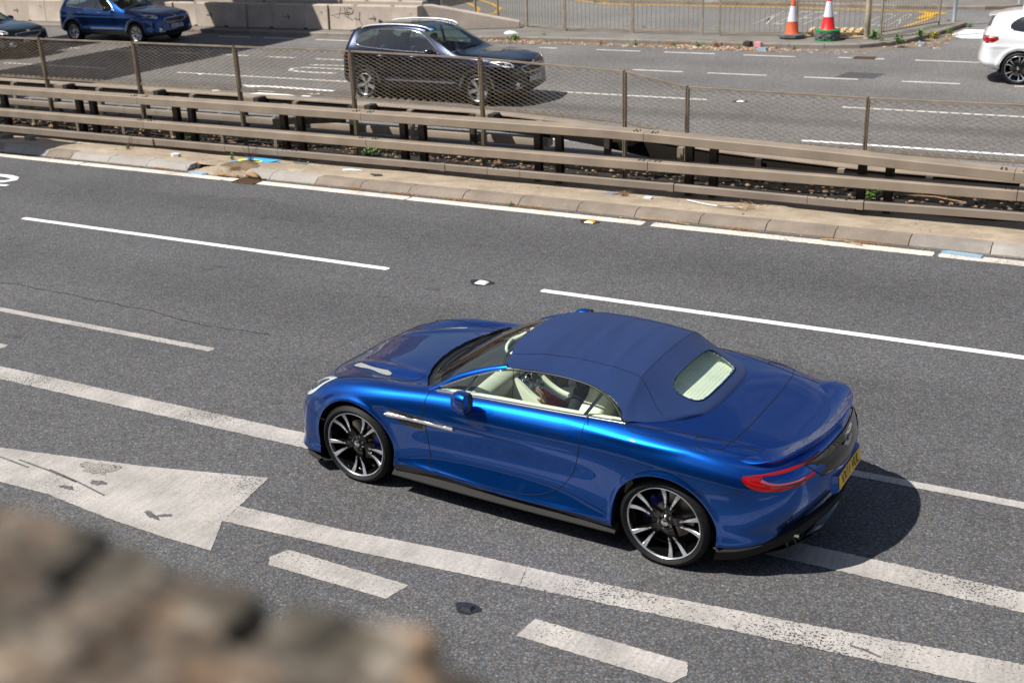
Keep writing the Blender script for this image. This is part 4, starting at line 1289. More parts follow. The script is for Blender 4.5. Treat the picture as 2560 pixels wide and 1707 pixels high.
for sd in (-1, 1):
    yf = lambda x, z, s_: S_.side(x, max(z, .19), s_).y
    arch_lip(yf, 0.0, .345, .392, sd, 0, hero, M['paint'])
    arch_lip(yf, 2.74, .345, .392, sd, 0, hero, M['paint'])
    for cx in (0.0, 2.74):   # arch liner
        v = []; f = []; n = 30
        for i in range(n+1):
            an = math.radians(-20+220*i/n)
            for (r, y) in ((.402, sd*.895), (.41, sd*.80), (.41, sd*.60), (.05, sd*.60)):
                v.append((cx+r*math.cos(an), y, .345+r*math.sin(an)))
        for i in range(n):
            for k in range(3): q = i*4+k; f.append((q, q+1, q+5, q+4))
        mesh_obj('wheel_arch_liner', v, f, M['black'], hero, smooth=True)
    # panel gaps on the sides
    s1 = sN if sd < 0 else sF
    seam([q for q in smooth_path(DOOR, 5)], s1, hero)
    seam([(2.96, .675), (3.05, .678), (3.15, .69), (3.28, .715)], s1, hero)
    seam(smooth_path([(2.40, 1.010), (2.42, .985), (2.50, .975), (2.70, .972), (2.88, .962), (3.02, .94)], 6), s1, hero)
    seam(smooth_path([(-.30, .50), (-.42, .52), (-.52, .55), (-.60, .57)], 6), s1, hero)
    # number of top panel gaps
    seam(smooth_path([(-.27, sd*.745), (-.09, sd*.725), (.19, sd*.68), (.44, sd*.635), (.50, sd*.57)], 6), tp, hero)
    seam(smooth_path([(3.152, 0), (3.155, sd*.2), (3.152, sd*.40), (3.136, sd*.63)], 6), tp, hero)
    seam(smooth_path([(3.136, sd*.63), (3.115, sd*.70), (3.10, sd*.765), (3.02, sd*.79), (2.92, sd*.775), (2.90, sd*.735), (2.95, sd*.705)], 5), tp, hero)
    seam(smooth_path([(2.39, sd*.80), (2.44, sd*.815), (2.55, sd*.80), (2.75, sd*.745), (2.95, sd*.70), (3.136, sd*.655), (3.30, sd*.650), (3.42, sd*.635), (3.52, sd*.585), (3.585, sd*.52)], 6), tp, hero)
seam(smooth_path([(-.36, -.66), (-.50, -.50), (-.585, -.30), (-.60, 0), (-.585, .30), (-.50, .50), (-.36, .66)], 6), tp, hero)

M['strake'] = simple('brushed_strake', (.70, .70, .70), .42, .6)
# side strakes and vents
for sd in (-1, 1):
    s1 = sN if sd < 0 else sF
    patch(smooth_path([(.350, .755), (.50, .748), (.66, .738), (.685, .730), (.68, .703), (.55, .703), (.40, .715), (.350, .755)], 4)[:-1], s1, hero, 'side_vent', M['gloss_black'], .001)
    patch([(.41, .748), (.53, .743), (.665, .733), (.67, .708), (.55, .708), (.42, .720)], s1, hero, 'vent_mesh', M['darkmesh'], .0025)
    patch(smooth_path([(.42, .668), (.56, .668), (.69, .662), (.69, .615), (.60, .612), (.50, .628), (.42, .668)], 4)[:-1], s1, hero, 'side_vent', M['gloss_black'], .001)
    patch([(.465, .662), (.57, .662), (.675, .656), (.675, .624), (.60, .620), (.52, .632)], s1, hero, 'vent_mesh', M['darkmesh'], .0025)
    pth = smooth_path([(.335, .700), (.38, .698), (.50, .694), (.70, .690), (.88, .688), (.97, .687)], 6)
    wd_ = [.008+.026*min(1, i/4) for i in range(len(pth))]
    ribbon(pth, wd_, s1, hero, 'side_strake', M['strake'], .012, 4, .006)
    # door handle: recessed flap outline
    hd = [(1.80, .862), (1.96, .868), (1.985, .857), (1.98, .838), (1.82, .832), (1.795, .845)]
    patch(hd, s1, hero, 'door_handle', M['paint'], .003, 3)
    seam(hd+[hd[0]], lambda x, z, s1=s1: s1(x, z, .002), hero, 'handle_gap', .002)
    # side marker / bumper crease and carbon sill
    v = []; f = []; n = 40
    for i in range(n+1):
        x = .375+1.995*i/n; t = i/n
        yb = .925+.012*math.sin(PI*t); zt_ = .215
        v += [(x, sd*.880, zt_+.022), (x, sd*(yb-.012), zt_-.005), (x, sd*(yb+.022), .184), (x, sd*(yb+.024), .176), (x, sd*(yb+.012), .166), (x, sd*(yb-.07), .160)]
    for i in range(n):
        for k in range(5): q = i*6+k; f.append((q, q+1, q+7, q+6))
    f += [tuple(range(6)), tuple(n*6+k for k in reversed(range(6)))]
    MB().add(v, f).obj('carbon_sill', M['carbon'], hero, auto=35)
    # dark wedge between blade line and sill
    ribbon([(.40+.05*i, .252-.030*min(1, i/20)) for i in range(39)], [.05]*39, s1, hero, 'sill_panel', M['gloss_black'], .0015, 2)
    # headlamp
    if True:
        hl = [(-.278, .848), (-.36, .850), (-.47, .832), (-.58, .790), (-.67, .735), (-.72, .685), (-.70, .645), (-.62, .630), (-.53, .642), (-.44, .685), (-.36, .755), (-.30, .818)]
        # project on the corner along a diagonal direction
        dirv = Vector((.72, -sd*.62, -.30)).normalized()
        def pr(x, z, off=0, sd=sd):
            return S_.near((x, sd*(.60+.45*(x+.69)+.9*(.80-z)), z), off)
        hp = smooth_path(hl+[hl[0]], 3)[:-1]
        patch(hp, pr, hero, 'headlamp', M['lamp_inner'], .0015, 5)
        patch([(-.50+(x+.50)*.62, .735+(z-.735)*.62) for x, z in hl], pr, hero, 'lamp_reflector', M['gloss_black'], .003, 3)
        for (cx_, cz_, r_) in ((-.58, .705, .045), (-.47, .755, .032)):
            patch([(cx_+r_*math.cos(a), cz_+r_*math.sin(a)) for a in np.linspace(0, 2*PI, 15)[:-1]], pr, hero, 'lamp_projector', M['chrome'], .006, 3, dome=.008)
        ribbon(smooth_path([(-.31, .838), (-.40, .836), (-.50, .812), (-.60, .768), (-.68, .715)], 5), .018, pr, hero, 'running_light', M['white_trim'], .004, 2)
        patch(hp, pr, hero, 'lamp_cover', M['lamp_glass'], .010, 5, dome=.006)
        seam(hp+[hp[0]], lambda x, z: pr(x, z, .001), hero, 'lamp_gap', .003)
    # lower bumper intake
    ribbon(smooth_path([(-.70, .42), (-.62, .32), (-.55, .20)], 5), [.012]*11, s1, hero, 'bumper_crease', M['black'], .001, 2)

# bonnet vents of bright mesh
for sd in (-1, 1):
    ov = []
    for (x, y) in ((-.345, .420), (-.33, .405), (-.29, .402), (.10, .530), (.155, .560), (.165, .590), (.14, .603), (.08, .592), (-.30, .462), (-.345, .440)):
        ov.append((x, sd*y))
    patch(ov, tp, hero, 'bonnet_vent', M['meshgrille'], .002, 4)
    seam(ov+[ov[0]], lambda x, y: tp(x, y, .001), hero, 'vent_gap', .0022)
# grille and lower front
gr = []
for t in np.linspace(-1, 1, 25): gr.append((t*.46, .545-.05*t*t))
for t in np.linspace(1, -1, 25): gr.append((t*.42, .31+.07*t*t))
fe = lambda y, z, off=0: S_.end(y, z, -1, off)
patch(gr, fe, hero, 'grille', M['black'], .004, 5)
for k in range(5):
    zz = .515-.037*k
    ribbon([(y, zz-.03*(y/.45)**2) for y in np.linspace(-.40, .40, 21)], .010, fe, hero, 'grille_bar', M['satin'], .010, 2, .004)
ribbon([(y, .19) for y in np.linspace(-.50, .50, 21)], .10, fe, hero, 'lower_intake', M['black'], .003, 2)
# front splitter
v = []; f = []; ps = smooth_path([(-.40, -.93), (-.56, -.865), (-.68, -.74), (-.80, -.50), (-.86, -.2), (-.87, 0), (-.86, .2), (-.80, .50), (-.68, .74), (-.56, .865), (-.40, .93)], 6)
for (x, y) in ps: v += [(x+.02, y*.98, .135), (x, y, .122), (x, y, .108), (x+.18, y*.85, .10)]
for i in range(len(ps)-1):
    for k in range(3): q = i*4+k; f.append((q, q+1, q+5, q+4))
MB().add(v, f).obj('front_splitter', M['carbon'], hero, auto=40)

# boot lip spoiler: an upswept blade along the tail edge
lipc = smooth_path([(3.20, -.800, .935), (3.34, -.775, .920), (3.46, -.725, .930), (3.57, -.60, .968), (3.650, -.43, .994), (3.698, -.22, 1.006), (3.714, 0, 1.010), (3.698, .22, 1.006), (3.650, .43, .994), (3.57, .60, .968), (3.46, .725, .930), (3.34, .775, .920), (3.20, .800, .935)], 8)
v = []; f = []; nL = len(lipc)
for i, (x, y, z) in enumerate(lipc):
    a = np.array(lipc[max(0, i-1)][:2]); b = np.array(lipc[min(nL-1, i+1)][:2]); t = (b-a)/np.linalg.norm(b-a)
    nn = np.array([t[1], -t[0]])            # outwards
    e = min(1, min(i, nL-1-i)/14.0); e = e*e*(3-2*e)
    inw = .17*e+.02
    c0 = (x-nn[0]*inw, y-nn[1]*inw)
    zs = S_.top(min(c0[0], 3.62), max(-.78, min(.78, c0[1]))).z-.004
    zt = zs*(1-e)+z*e if False else z*e+(S_.top(min(x, 3.6), max(-.79, min(.79, y))).z+.001)*(1-e)
    m1 = (x-nn[0]*inw*.55, y-nn[1]*inw*.55, zs+(zt-zs)*.16)
    m2 = (x-nn[0]*inw*.22, y-nn[1]*inw*.22, zs+(zt-zs)*.62)
    v += [(c0[0], c0[1], zs), m1, m2, (x-nn[0]*.006, y-nn[1]*.006, zt-.0005), (x+nn[0]*.004*e, y+nn[1]*.004*e, zt-.006), (x-nn[0]*.012, y-nn[1]*.012, zt-.03-.02*e), (x-nn[0]*.06, y-nn[1]*.06, zt-.10)]
for i in range(nL-1):
    for k in range(6): q = i*7+k; f.append((q, q+1, q+8, q+7))
MB().add(v, f).obj('spoiler', M['paint'], hero, auto=28)

# black tail panel, badge, number plate
re = lambda y, z, off=0: S_.end(y, z, 1, off)
tpan = []
for t in np.linspace(-1, 1, 31): tpan.append((t*.56, .885-.035*t*t))
for t in np.linspace(1, -1, 31): tpan.append((t*.44, .700+.03*t*t))
patch(tpan, re, hero, 'tail_panel', M['gloss_black'], .004, 6, centre=(0, .79))
seam(tpan+[tpan[0]], lambda y, z: re(y, z, .003), hero, 'panel_gap', .003)
def badge(parent, mtx, w_=.16, mat=None, bg=None):
    """a pair of feathered wings round a small name bar"""
    mb = MB(); h = .003
    for sd in (-1, 1):
        for k in range(5):
            y0 = .020-.0085*k; x1 = (w_/2)*(1-.17*k)
            q = [(sd*.016, y0), (sd*x1*.6, y0+.006), (sd*x1, y0+.002), (sd*x1*.93, y0-.004), (sd*x1*.5, y0-.003), (sd*.016, y0-.0065)]
            if sd < 0: q = q[::-1]
            mb.prism(q, 0, h, 'z')
    mb.prism([(-.022, -.012), (.022, -.012), (.022, .012), (-.022, .012)], .0, .006, 'z')
    mb.v = [tuple(mtx @ Vector(p_)) for p_ in mb.v]
    return mb.obj('badge', mat or M['chrome'], parent)
bc = re(0, .80, .009)
badge(hero, frame_matrix(bc, (0, 1, 0), Vector((-.25, 0, 1))), .20)
# plate recess and yellow plate
mt_ = frame_matrix((3.782, 0, .602), (0, 1, 0), (-.10, 0, 1))
def plate(parent, mtx, text, mat, wd=.52, h=.111, name='number_plate'):
    mb = MB().box(-wd/2, wd/2, -h/2, h/2, -.006, 0)
    mb.v = [tuple(mtx @ Vector(p_)) for p_ in mb.v]
    o_ = mb.obj(name, mat, parent, bevel=.002)
    t = text_mesh(text, .112, M['ink'], 'plate_lettering', o_, mtx @ Matrix.Translation((0, 0, .001)), .0004, .0024, .84)
    return o_
plate(hero, mt_, 'VX11 VUL', M['plate_yellow'])
MB().add([tuple(mt_ @ Vector(q)) for q in ((-.30, -.075, -.05), (.30, -.075, -.05), (.33, .075, -.07), (-.33, .075, -.07), (-.275, -.064, -.007), (.275, -.064, -.007), (.275, .062, -.007), (-.275, .062, -.007))],
         [(4, 5, 6, 7), (0, 1, 5, 4), (1, 2, 6, 5), (2, 3, 7, 6), (3, 0, 4, 7)]).obj('plate_recess', M['paint'], hero)
# tail lamps: red hook round a painted blade
for sd in (-1, 1):
    dirv2 = Vector((-.62, -sd*.78, 0)).normalized()
    def pl(t, z, off=0, sd=sd, dirv2=dirv2):
        """t runs round the corner from the side (0) towards the tail centre (1)"""
        an = math.radians(20+62*t)
        o_ = Vector((2.95, 0, z)); d = Vector((math.sin(an), sd*math.cos(an), 0))
        h = S_.t.ray_cast(o_+d*3, -d)
        if h[0] is None: return o_+d*.8
        n_ = h[1]
        if n_.dot(d) < 0: n_ = -n_
        return h[0]+n_*off
    # outer red
    upper = smooth_path([(.02, .815), (.16, .825), (.32, .838), (.50, .862), (.66, .885)], 6)
    ribbon(upper, [.009+.010*math.sin(PI*min(1, (1-i/len(upper))*1.1)) for i in range(len(upper))], pl, hero, 'tail_lamp', M['red_lens'], .006, 3, .004)
    lower = smooth_path([(.02, .815), (.07, .775), (.16, .748), (.28, .742), (.42, .752), (.56, .778)], 6)
    ribbon(lower, [.014+.032*math.sin(PI*min(1, .15+.8*i/len(lower))) for i in range(len(lower))], pl, hero, 'tail_lamp', M['red_lens'], .006, 3, .004)
    corner = [(.03, .822), (.10, .830), (.18, .830), (.13, .800), (.16, .775), (.10, .768), (.06, .785)]
    patch(corner, pl, hero, 'tail_lamp', M['red_lens'], .007, 3)
    clear = smooth_path([(.14, .795), (.20, .772), (.28, .762), (.38, .765), (.46, .776)], 6)
    ribbon(clear, [.020-.015*i/len(clear) for i in range(len(clear))], pl, hero, 'reversing_lamp', M['clear_lens'], .0125, 2, .002)

# diffuser, exhausts
mbd = MB(); psr = smooth_path([(3.12, -.90, .20), (3.28, -.845, .225), (3.42, -.745, .262), (3.56, -.60, .315), (3.66, -.40, .365), (3.72, -.2, .392), (3.74, 0, .40), (3.72, .2, .392), (3.66, .40, .365), (3.56, .60, .315), (3.42, .745, .262), (3.28, .845, .225), (3.12, .90, .20)], 6)
v = []; f = []
for (x, y, z) in psr:
    v += [(x-.03, y*.985, z+.035), (x+.006, y*1.0, z+.028), (x+.012, y*1.005, z+.015), (x-.02, y*.97, z-.075*(1 if abs(y) > .6 else 1)), (x-.07, y*.93, z-.085)]
for i in range(len(psr)-1):
    for k in range(4): q = i*5+k; f.append((q, q+1, q+6, q+5))
mbd.add(v, f).obj('diffuser_trim', M['carbon'], hero, auto=35)
v = []; f = []; pb = smooth_path([(3.15, -.80, .15), (3.40, -.68, .165), (3.58, -.48, .185), (3.66, -.24, .20), (3.68, 0, .205), (3.66, .24, .20), (3.58, .48, .185), (3.40, .68, .165), (3.15, .80, .15)], 6)
for (x, y, z) in pb: v += [(x-.16, y*.9, z+.14), (x-.02, y*.97, z+.01), (x, y, z), (x-.01, y, z-.014), (x-.35, y*.8, z-.03)]
for i in range(len(pb)-1):
    for k in range(4): q = i*5+k; f.append((q, q+1, q+6, q+5))
MB().add(v, f).obj('diffuser_blade', M['paint_dark'] if 'paint_dark' in M else M['gloss_black'], hero, auto=40)
MB().box(3.13, 3.40, -.62, .62, .17, .36).obj('underbody', M['black'], hero)
for sd in (-1, 1):
    mb = MB()
    c = Vector((3.585, sd*.50, .285)); n = 24
    for (o_, a, b) in ((-.14, .055, .040), (.0, .062, .045), (.02, .064, .047), (.02, .056, .040), (-.13, .050, .036)):
        for k in range(n):
            an = 2*PI*k/n
            mb.v.append((c.x+o_-.10*abs(sd)*math.cos(an)*0, c.y+a*math.cos(an), c.z+b*math.sin(an)+o_*.1))
    for i in range(4):
        for k in range(n):
            k2 = (k+1) % n; mb.f.append((i*n+k, i*n+k2, (i+1)*n+k2, (i+1)*n+k))
    mb.obj('exhaust', M['chrome'], hero, auto=40)
    # rear reflector/air slot
    ribbon(smooth_path([(sd*.66, .50), (sd*.655, .44), (sd*.64, .37)], 4), [.012, .02, .028, .03, .03, .03, .028, .024, .02], re, hero, 'air_slot', M['gloss_black'], .001, 2)

# ------------------------------------------------------------------ glasshouse, soft top, cabin
def surf_grid(rows, nu, nv, fix=.75, mirror=True):
    C = np.array(rows, float)
    if mirror:
        m = C[:, 1:][:, ::-1].copy(); m[..., 1] *= -1
        C = np.concatenate([m, C], 1)
    Sg, Rg = C.shape[:2]
    Bs, us_ = basis(Sg, (Sg-1)*nu+1); Br, vs_ = basis(Rg, (Rg-1)*nv+1)
    bs, _ = basis(Sg, Sg); br, _ = basis(Rg, Rg); P = C.copy()
    for _i in range(2):
        ev = np.einsum('ab,bcd->acd', bs, P); ev = np.einsum('ef,afd->aed', br, ev); P = P+fix*(C-ev)
    return np.einsum('ef,afd->aed', Br, np.einsum('ab,bcd->acd', Bs, P))

def grid_obj(Gd, name, mat, parent, keep=None, thick=0):
    a, b = Gd.shape[:2]; idx = np.arange(a*b).reshape(a, b)
    q = np.stack([idx[:-1, :-1], idx[1:, :-1], idx[1:, 1:], idx[:-1, 1:]], -1)
    if keep is not None: q = q[keep]
    q = q.reshape(-1, 4)
    used, inv = np.unique(q, return_inverse=True); inv = inv.reshape(-1, 4)
    o = mesh_obj(name, Gd.reshape(-1, 3)[used].tolist(), inv.tolist(), mat, parent, smooth=True)
    return o

M['console_matt'] = simple('dark_dash_leather', (.035, .033, .03), .7)
# windscreen: base to header, rows from the middle outwards
ws = [[(.520, 0, .925), (.525, .20, .925), (.550, .42, .926), (.600, .60, .930), (.675, .715, .938)],
      [(.700, 0, 1.035), (.705, .20, 1.032), (.728, .41, 1.022), (.772, .575, 1.008), (.835, .690, .995)],
      [(.930, 0, 1.150), (.935, .19, 1.146), (.955, .39, 1.130), (.995, .55, 1.104), (1.050, .655, 1.078)],
      [(1.140, 0, 1.225), (1.145, .19, 1.220), (1.165, .375, 1.202), (1.200, .53, 1.172), (1.245, .625, 1.145)],
      [(1.270, 0, 1.258), (1.275, .19, 1.253), (1.290, .37, 1.234), (1.315, .52, 1.203), (1.350, .610, 1.175)]]
WS = surf_grid(ws, 8, 6)
grid_obj(WS, 'windscreen', M['glass'], hero)
# black header and side band painted on the inside of the glass
hdr = WS[int(.78*WS.shape[0]):].copy(); hdr = hdr-grid_normals(hdr)*.006
grid_obj(hdr, 'header_band', M['black'], hero)
base = WS[:4].copy(); base = base-grid_normals(base)*.004
grid_obj(base, 'screen_base_band', M['black'], hero)
# scuttle panel in front of the glass
v = []; f = []; n = 44
for i in range(n+1):
    y = -.775+1.55*i/n; a = abs(y)/.775
    xf = .375+.235*a**2.2; xr = .535+.14*a**2+.03*a**5
    zf = tp(max(.30, xf-.03), y).z
    v += [(xf, y, zf+.002), (xf+.012, y, zf-.020), (xr, y, .900+.015*a), (xr+.03, y, .930)]
for i in range(n):
    for k in range(3): q = i*4+k; f.append((q, q+4, q+5, q+1))
MB().add(v, f).obj('scuttle_panel', M['black'], hero, auto=50)
# wipers
def on_ws(u, v_, off=.012):
    a = min(WS.shape[0]-1.001, max(0, u*(WS.shape[0]-1))); b = min(WS.shape[1]-1.001, max(0, (v_*.5+.5)*(WS.shape[1]-1)))
    i, j = int(a), int(b); nn = grid_normals(WS)[i, j]
    q = WS[i, j]*(1-(a-i))*(1-(b-j))+WS[i+1, j]*(a-i)*(1-(b-j))+WS[i, j+1]*(1-(a-i))*(b-j)+WS[i+1, j+1]*(a-i)*(b-j)
    return Vector(q+nn*off)
for (v0, v1, u0, u1) in ((-.62, .02, .02, .16), (.05, .66, .02, .16)):
    pts = [on_ws(u0+(u1-u0)*(math.sin(t*PI*.5)*.55), v0+(v1-v0)*t, .012+.02*math.sin(PI*t)) for t in np.linspace(0, 1, 12)]
    MB().tube(pts, .007, 6).obj('wiper', M['black'], hero, smooth=True)
    pts = [on_ws(u0+.06+(u1-u0)*t*.3, v0+(v1-v0)*t, .006) for t in np.linspace(0, 1, 12)]
    MB().tube(pts, .004, 5).obj('wiper_blade', M['rubber'], hero, smooth=True)

# soft top
def roofrow(x, zc, dx, ys, es, ex=None):
    """one bow of the hood: flat centre, fold at the seam (ys), edge (es=(y,z)). dx pulls the sides back"""
    yk = ys; zk = zc-.048
    ex = x if ex is None else ex
    return [(x, 0, zc), (x+dx*.1, yk*.42, zc-.005), (x+dx*.4, yk*.78, zc-.022), (x+dx*.75, yk*.95, zk+.009), (x+dx*.8, yk*1.02, zk-.004),
            (x+dx, (yk+es[0])/2+.012, (zk+es[1])/2+.010), (ex, es[0], es[1])]
st_ = [roofrow(1.222, 1.268, .075, .520, (.628, 1.162), 1.305),
       roofrow(1.50, 1.303, 0, .510, (.642, 1.190)),
       roofrow(1.78, 1.315, 0, .500, (.654, 1.196)),
       roofrow(2.05, 1.308, 0, .500, (.670, 1.180), 2.07),
       roofrow(2.26, 1.288, -.01, .510, (.700, 1.132), 2.225),
       roofrow(2.352, 1.274, -.01, .525, (.745, 1.070), 2.325),
       roofrow(2.385, 1.262, -.01, .535, (.775, 1.032), 2.350),
       [(2.47, 0, 1.220), (2.47, .22, 1.214), (2.466, .40, 1.196), (2.46, .52, 1.168), (2.455, .56, 1.150), (2.43, .67, 1.085), (2.390, .788, 1.016)],
       [(2.64, 0, 1.140), (2.64, .20, 1.136), (2.635, .37, 1.122), (2.62, .50, 1.090), (2.61, .56, 1.070), (2.585, .64, 1.035), (2.55, .705, 1.004)],
       [(2.80, 0, 1.062), (2.80, .19, 1.059), (2.79, .34, 1.050), (2.765, .45, 1.040), (2.755, .50, 1.034), (2.73, .555, 1.022), (2.70, .59, .998)],
       [(2.868, 0, 1.022), (2.866, .17, 1.021), (2.858, .30, 1.018), (2.838, .39, 1.015), (2.828, .42, 1.012), (2.81, .46, 1.006), (2.79, .485, .985)],
       [(2.885, 0, .985), (2.883, .16, .985), (2.872, .29, .984), (2.855, .38, .983), (2.845, .41, .982), (2.82, .45, .980), (2.80, .475, .972)]]
FT = surf_grid(st_, 12, 10, .85)
# bows showing through the cloth, and light wrinkles
x_, y_, z_ = FT[..., 0], FT[..., 1], FT[..., 2]
FT[..., 2] += .006*(gss(x_-1.56, .03)+gss(x_-1.85, .03)+gss(x_-2.12, .03))*np.clip((.6-np.abs(y_))/.1, 0, 1)
FT[..., 2] += .0038*np.sin(x_*31+y_*6)*gss(x_-1.9, .35)*np.clip(1-np.abs(y_)/.75, 0, 1)
FT[..., 1] += np.sign(y_)*.004*np.sin(x_*46+z_*30)*gss(x_-2.42, .10)*np.clip((np.abs(y_)-.55)/.1, 0, 1)
xm = (FT[:-1, :-1, 0]+FT[1:, 1:, 0])/2; ym = (FT[:-1, :-1, 1]+FT[1:, 1:, 1])/2
RW = smooth_path([(2.535, 0), (2.537, .20), (2.542, .32), (2.560, .382), (2.60, .408), (2.66, .405), (2.72, .385), (2.765, .335), (2.785, .24), (2.793, 0)], 8)
rwp = RW+[(x, -y) for x, y in RW[::-1]][1:-1]
keep = ~in_poly(xm, ym, [(2.665+(x-2.665)*.97, y*.97) for x, y in rwp])
grid_obj(FT, 'fabric_roof', M['fabric'], hero, keep)
LN = FT[2:-8]-grid_normals(FT)[2:-8]*.012
grid_obj(LN, 'headlining', M['cream'], hero, keep[2:-8])
Sf = Surf(FT)
ft = lambda x, y, off=0: Sf.top(x, y, off)
# rear window glass with heater lines and a fabric bead round it
rg = [ft(x, y, -.003) for x, y in rwp]
nR = len(rg); v = list(rg); cx_, cy_ = 2.665, 0; f = []
for t in (.75, .5, .25, .02): v += [ft(cx_+(x-cx_)*t, y*t, -.003) for x, y in rwp]
for r in range(4):
    for k in range(nR): k2 = (k+1) % nR; f.append((r*nR+k, r*nR+k2, (r+1)*nR+k2, (r+1)*nR+k))
mesh_obj('rear_window', v, f, M['glass'], hero, smooth=True)
MB().tube([ft(x, y, .002) for x, y in rwp], .006, 6, closed=True).obj('window_bead', M['fabric_dark'] if 'fabric_dark' in M else M['fabric'], hero, smooth=True)
mb = MB()
for k in range(9):
    x = 2.572+.0235*k; half = .36 if 1 < k < 8 else .30
    mb.tube([ft(x, y, -.005) for y in np.linspace(-half, half, 9)], .0005, 4)
mb.obj('heater_lines', M['console'], hero)
# seams in the cloth
for sd in (-1, 1):
    pth = smooth_path([(1.24, .505), (1.40, .505), (1.60, .49), (1.85, .475), (2.10, .475), (2.30, .485), (2.42, .53), (2.53, .60), (2.60, .63)], 5)
    seam([(x, sd*y) for x, y in pth], lambda x, y: ft(x, y, .001), hero, 'roof_seam', .0022, mat=M['stitch'] if 'stitch' in M else M['seam'])
for xq in (2.372,):
    seam([(xq-.004*(y/.5)**2, y) for y in np.linspace(-.52, .52, 15)], lambda x, y: ft(x, y, .0005), hero, 'roof_seam', .0016, mat=M['fabric'])
# hem where the cloth meets the deck
hem = [tuple(FT[-1, j]) for j in range(0, FT.shape[1], 3)]
MB().tube([Vector(h)+Vector((0, 0, .006)) for h in hem], .006, 6).obj('roof_hem', M['black'], hero, smooth=True)

# side windows (door glass, quarter glass) on both sides
wt = smooth_path([(.80, .962), (.92, 1.020), (1.05, 1.075), (1.18, 1.122), (1.30, 1.158), (1.40, 1.176), (1.60, 1.192), (1.78, 1.196), (1.95, 1.190), (2.08, 1.172), (2.20, 1.132), (2.28, 1.085), (2.33, 1.042), (2.365, 1.000)], 6)
wtf = lerp_pts([(x, z) for x, z in wt])
belt = lerp_pts([(.70, .937), (1.28, .962), (1.88, .982), (2.37, 1.004)])
def gy(x, z):   # y of the glass plane at this height
    zb_ = belt(x); return .785-(z-zb_)*.62*(1-.12*min(1, max(0, (z-zb_)/.25)))
for sd in (-1, 1):
    for (xa, xb, nm) in ((.80, 1.02, 'quarter_light'), (1.035, 2.06, 'door_window'), (2.085, 2.36, 'rear_quarter_window')):
        v = []; f = []; n = 24; m_ = 5
        for i in range(n+1):
            x = xa+(xb-xa)*i/n
            for k in range(m_+1):
                t = k/m_; zb_ = belt(x)-.004; zt = wtf(x)
                z = zb_+(zt-zb_)*t; xx = x+(.0 if nm != 'rear_quarter_window' else 0)
                lean = .20*(z-zb_) if nm == 'door_window' and i == 0 else 0
                v.append((xx, sd*gy(x, z), z))
        for i in range(n):
            for k in range(m_): q = i*(m_+1)+k; f.append((q, q+m_+1, q+m_+2, q+1))
        mesh_obj(nm, v, f, M['glass'], hero, smooth=True)
    # divider pillars
    for (x0, x1, w_) in ((.995, 1.10, .022), (2.055, 2.155, .030)):
        pts = []
        for t in np.linspace(0, 1, 6):
            x = x0+(x1-x0)*t; zt = wtf(x1)
            z = belt(x0)+(zt-belt(x0))*t
            pts.append(Vector((x, sd*(gy(x, z)+.003), z)))
        mb = MB(); v = []
        for q in pts: v += [(q.x-w_/2, q.y, q.z), (q.x+w_/2, q.y, q.z), (q.x+w_/2, q.y-sd*.012, q.z), (q.x-w_/2, q.y-sd*.012, q.z)]
        f = []
        for i in range(5):
            for k in range(4): f.append((i*4+k, i*4+(k+1) % 4, i*4+4+(k+1) % 4, i*4+4+k))
        mb.add(v, f).obj('window_pillar', M['gloss_black'], hero, auto=40)
    # A pillar in body colour
    ap0 = [(.56, .765, .885), (.68, .762, .922), (.78, .740, .968), (.88, .709, 1.026), (1.00, .685, 1.077), (1.14, .658, 1.125), (1.26, .640, 1.157), (1.325, .628, 1.170)]
    v = []; f = []
    for i, q in enumerate(smooth_path(ap0, 5)):
        x, y, z = q; k = min(1, max(.05, (x-.66)/.22))
        v += [(x, sd*(y+.026), z-.022), (x-.004*k, sd*(y+.020), z+.004*k), (x-.012*k, sd*(y+.004), z+.014*k), (x-.018*k, sd*(y-.018), z+.018*k), (x-.020, sd*(y-.044), z+.004)]
    nA = len(v)//5
    for i in range(nA-1):
        for k in range(4): q = i*5+k; f.append((q, q+5, q+6, q+1))
    MB().add(v, f).obj('windscreen_pillar', M['paint'], hero, smooth=True)
    # chrome: under the pillar down to the tip, then along the belt
    up = [(x, sd*(gy(x, wtf(x))+.006), wtf(x)+.002) for x in np.linspace(.79, 1.31, 18)]
    MB().tube(up, .0065, 6).obj('window_trim', M['chrome'], hero, smooth=True)
    v = []; f = []
    for x in np.linspace(.77, 2.385, 40):
        zb_ = belt(x); y = gy(x, zb_)
        v += [(x, sd*(y+.002), zb_+.004), (x, sd*(y+.020), zb_+.001), (x, sd*(y+.026), zb_-.008), (x, sd*(y+.020), zb_-.016)]
    for i in range(39):
        for k in range(3): q = i*4+k; f.append((q, q+1, q+5, q+4))
    MB().add(v, f).obj('belt_trim', M['chrome'], hero, smooth=True)
    # black seal over the glass along the roof
    rs = [(x, sd*(gy(x, wtf(x))+.004), wtf(x)) for x in np.linspace(1.30, 2.365, 36)]
    MB().tube(rs, .008, 6).obj('roof_seal', M['black'], hero, smooth=True)
    # body colour top of door between belt trim and the cabin edge
    # mirror
    mc = Vector((1.115, sd*.985, .985))
    mb = MB(); rings = []
    for i, (dx, ry, rz, sx) in enumerate(((-.085, .020, .018, 0), (-.075, .062, .052, 0), (-.045, .098, .076, 0), (.0, .112, .086, 0), (.040, .112, .086, 0), (.060, .106, .080, 0))):
        ring = []
        for k in range(20):
            an = 2*PI*k/20; c_, s_ = math.cos(an), math.sin(an)
            e = .75
            yy = math.copysign(abs(c_)**e, c_)*ry*.62; zz = math.copysign(abs(s_)**e, s_)*rz
            ring.append((mc.x+dx, mc.y+yy+sd*.010*(i-2)*.5, mc.z+zz-.02*(c_*sd > .6)*0))
        rings += ring
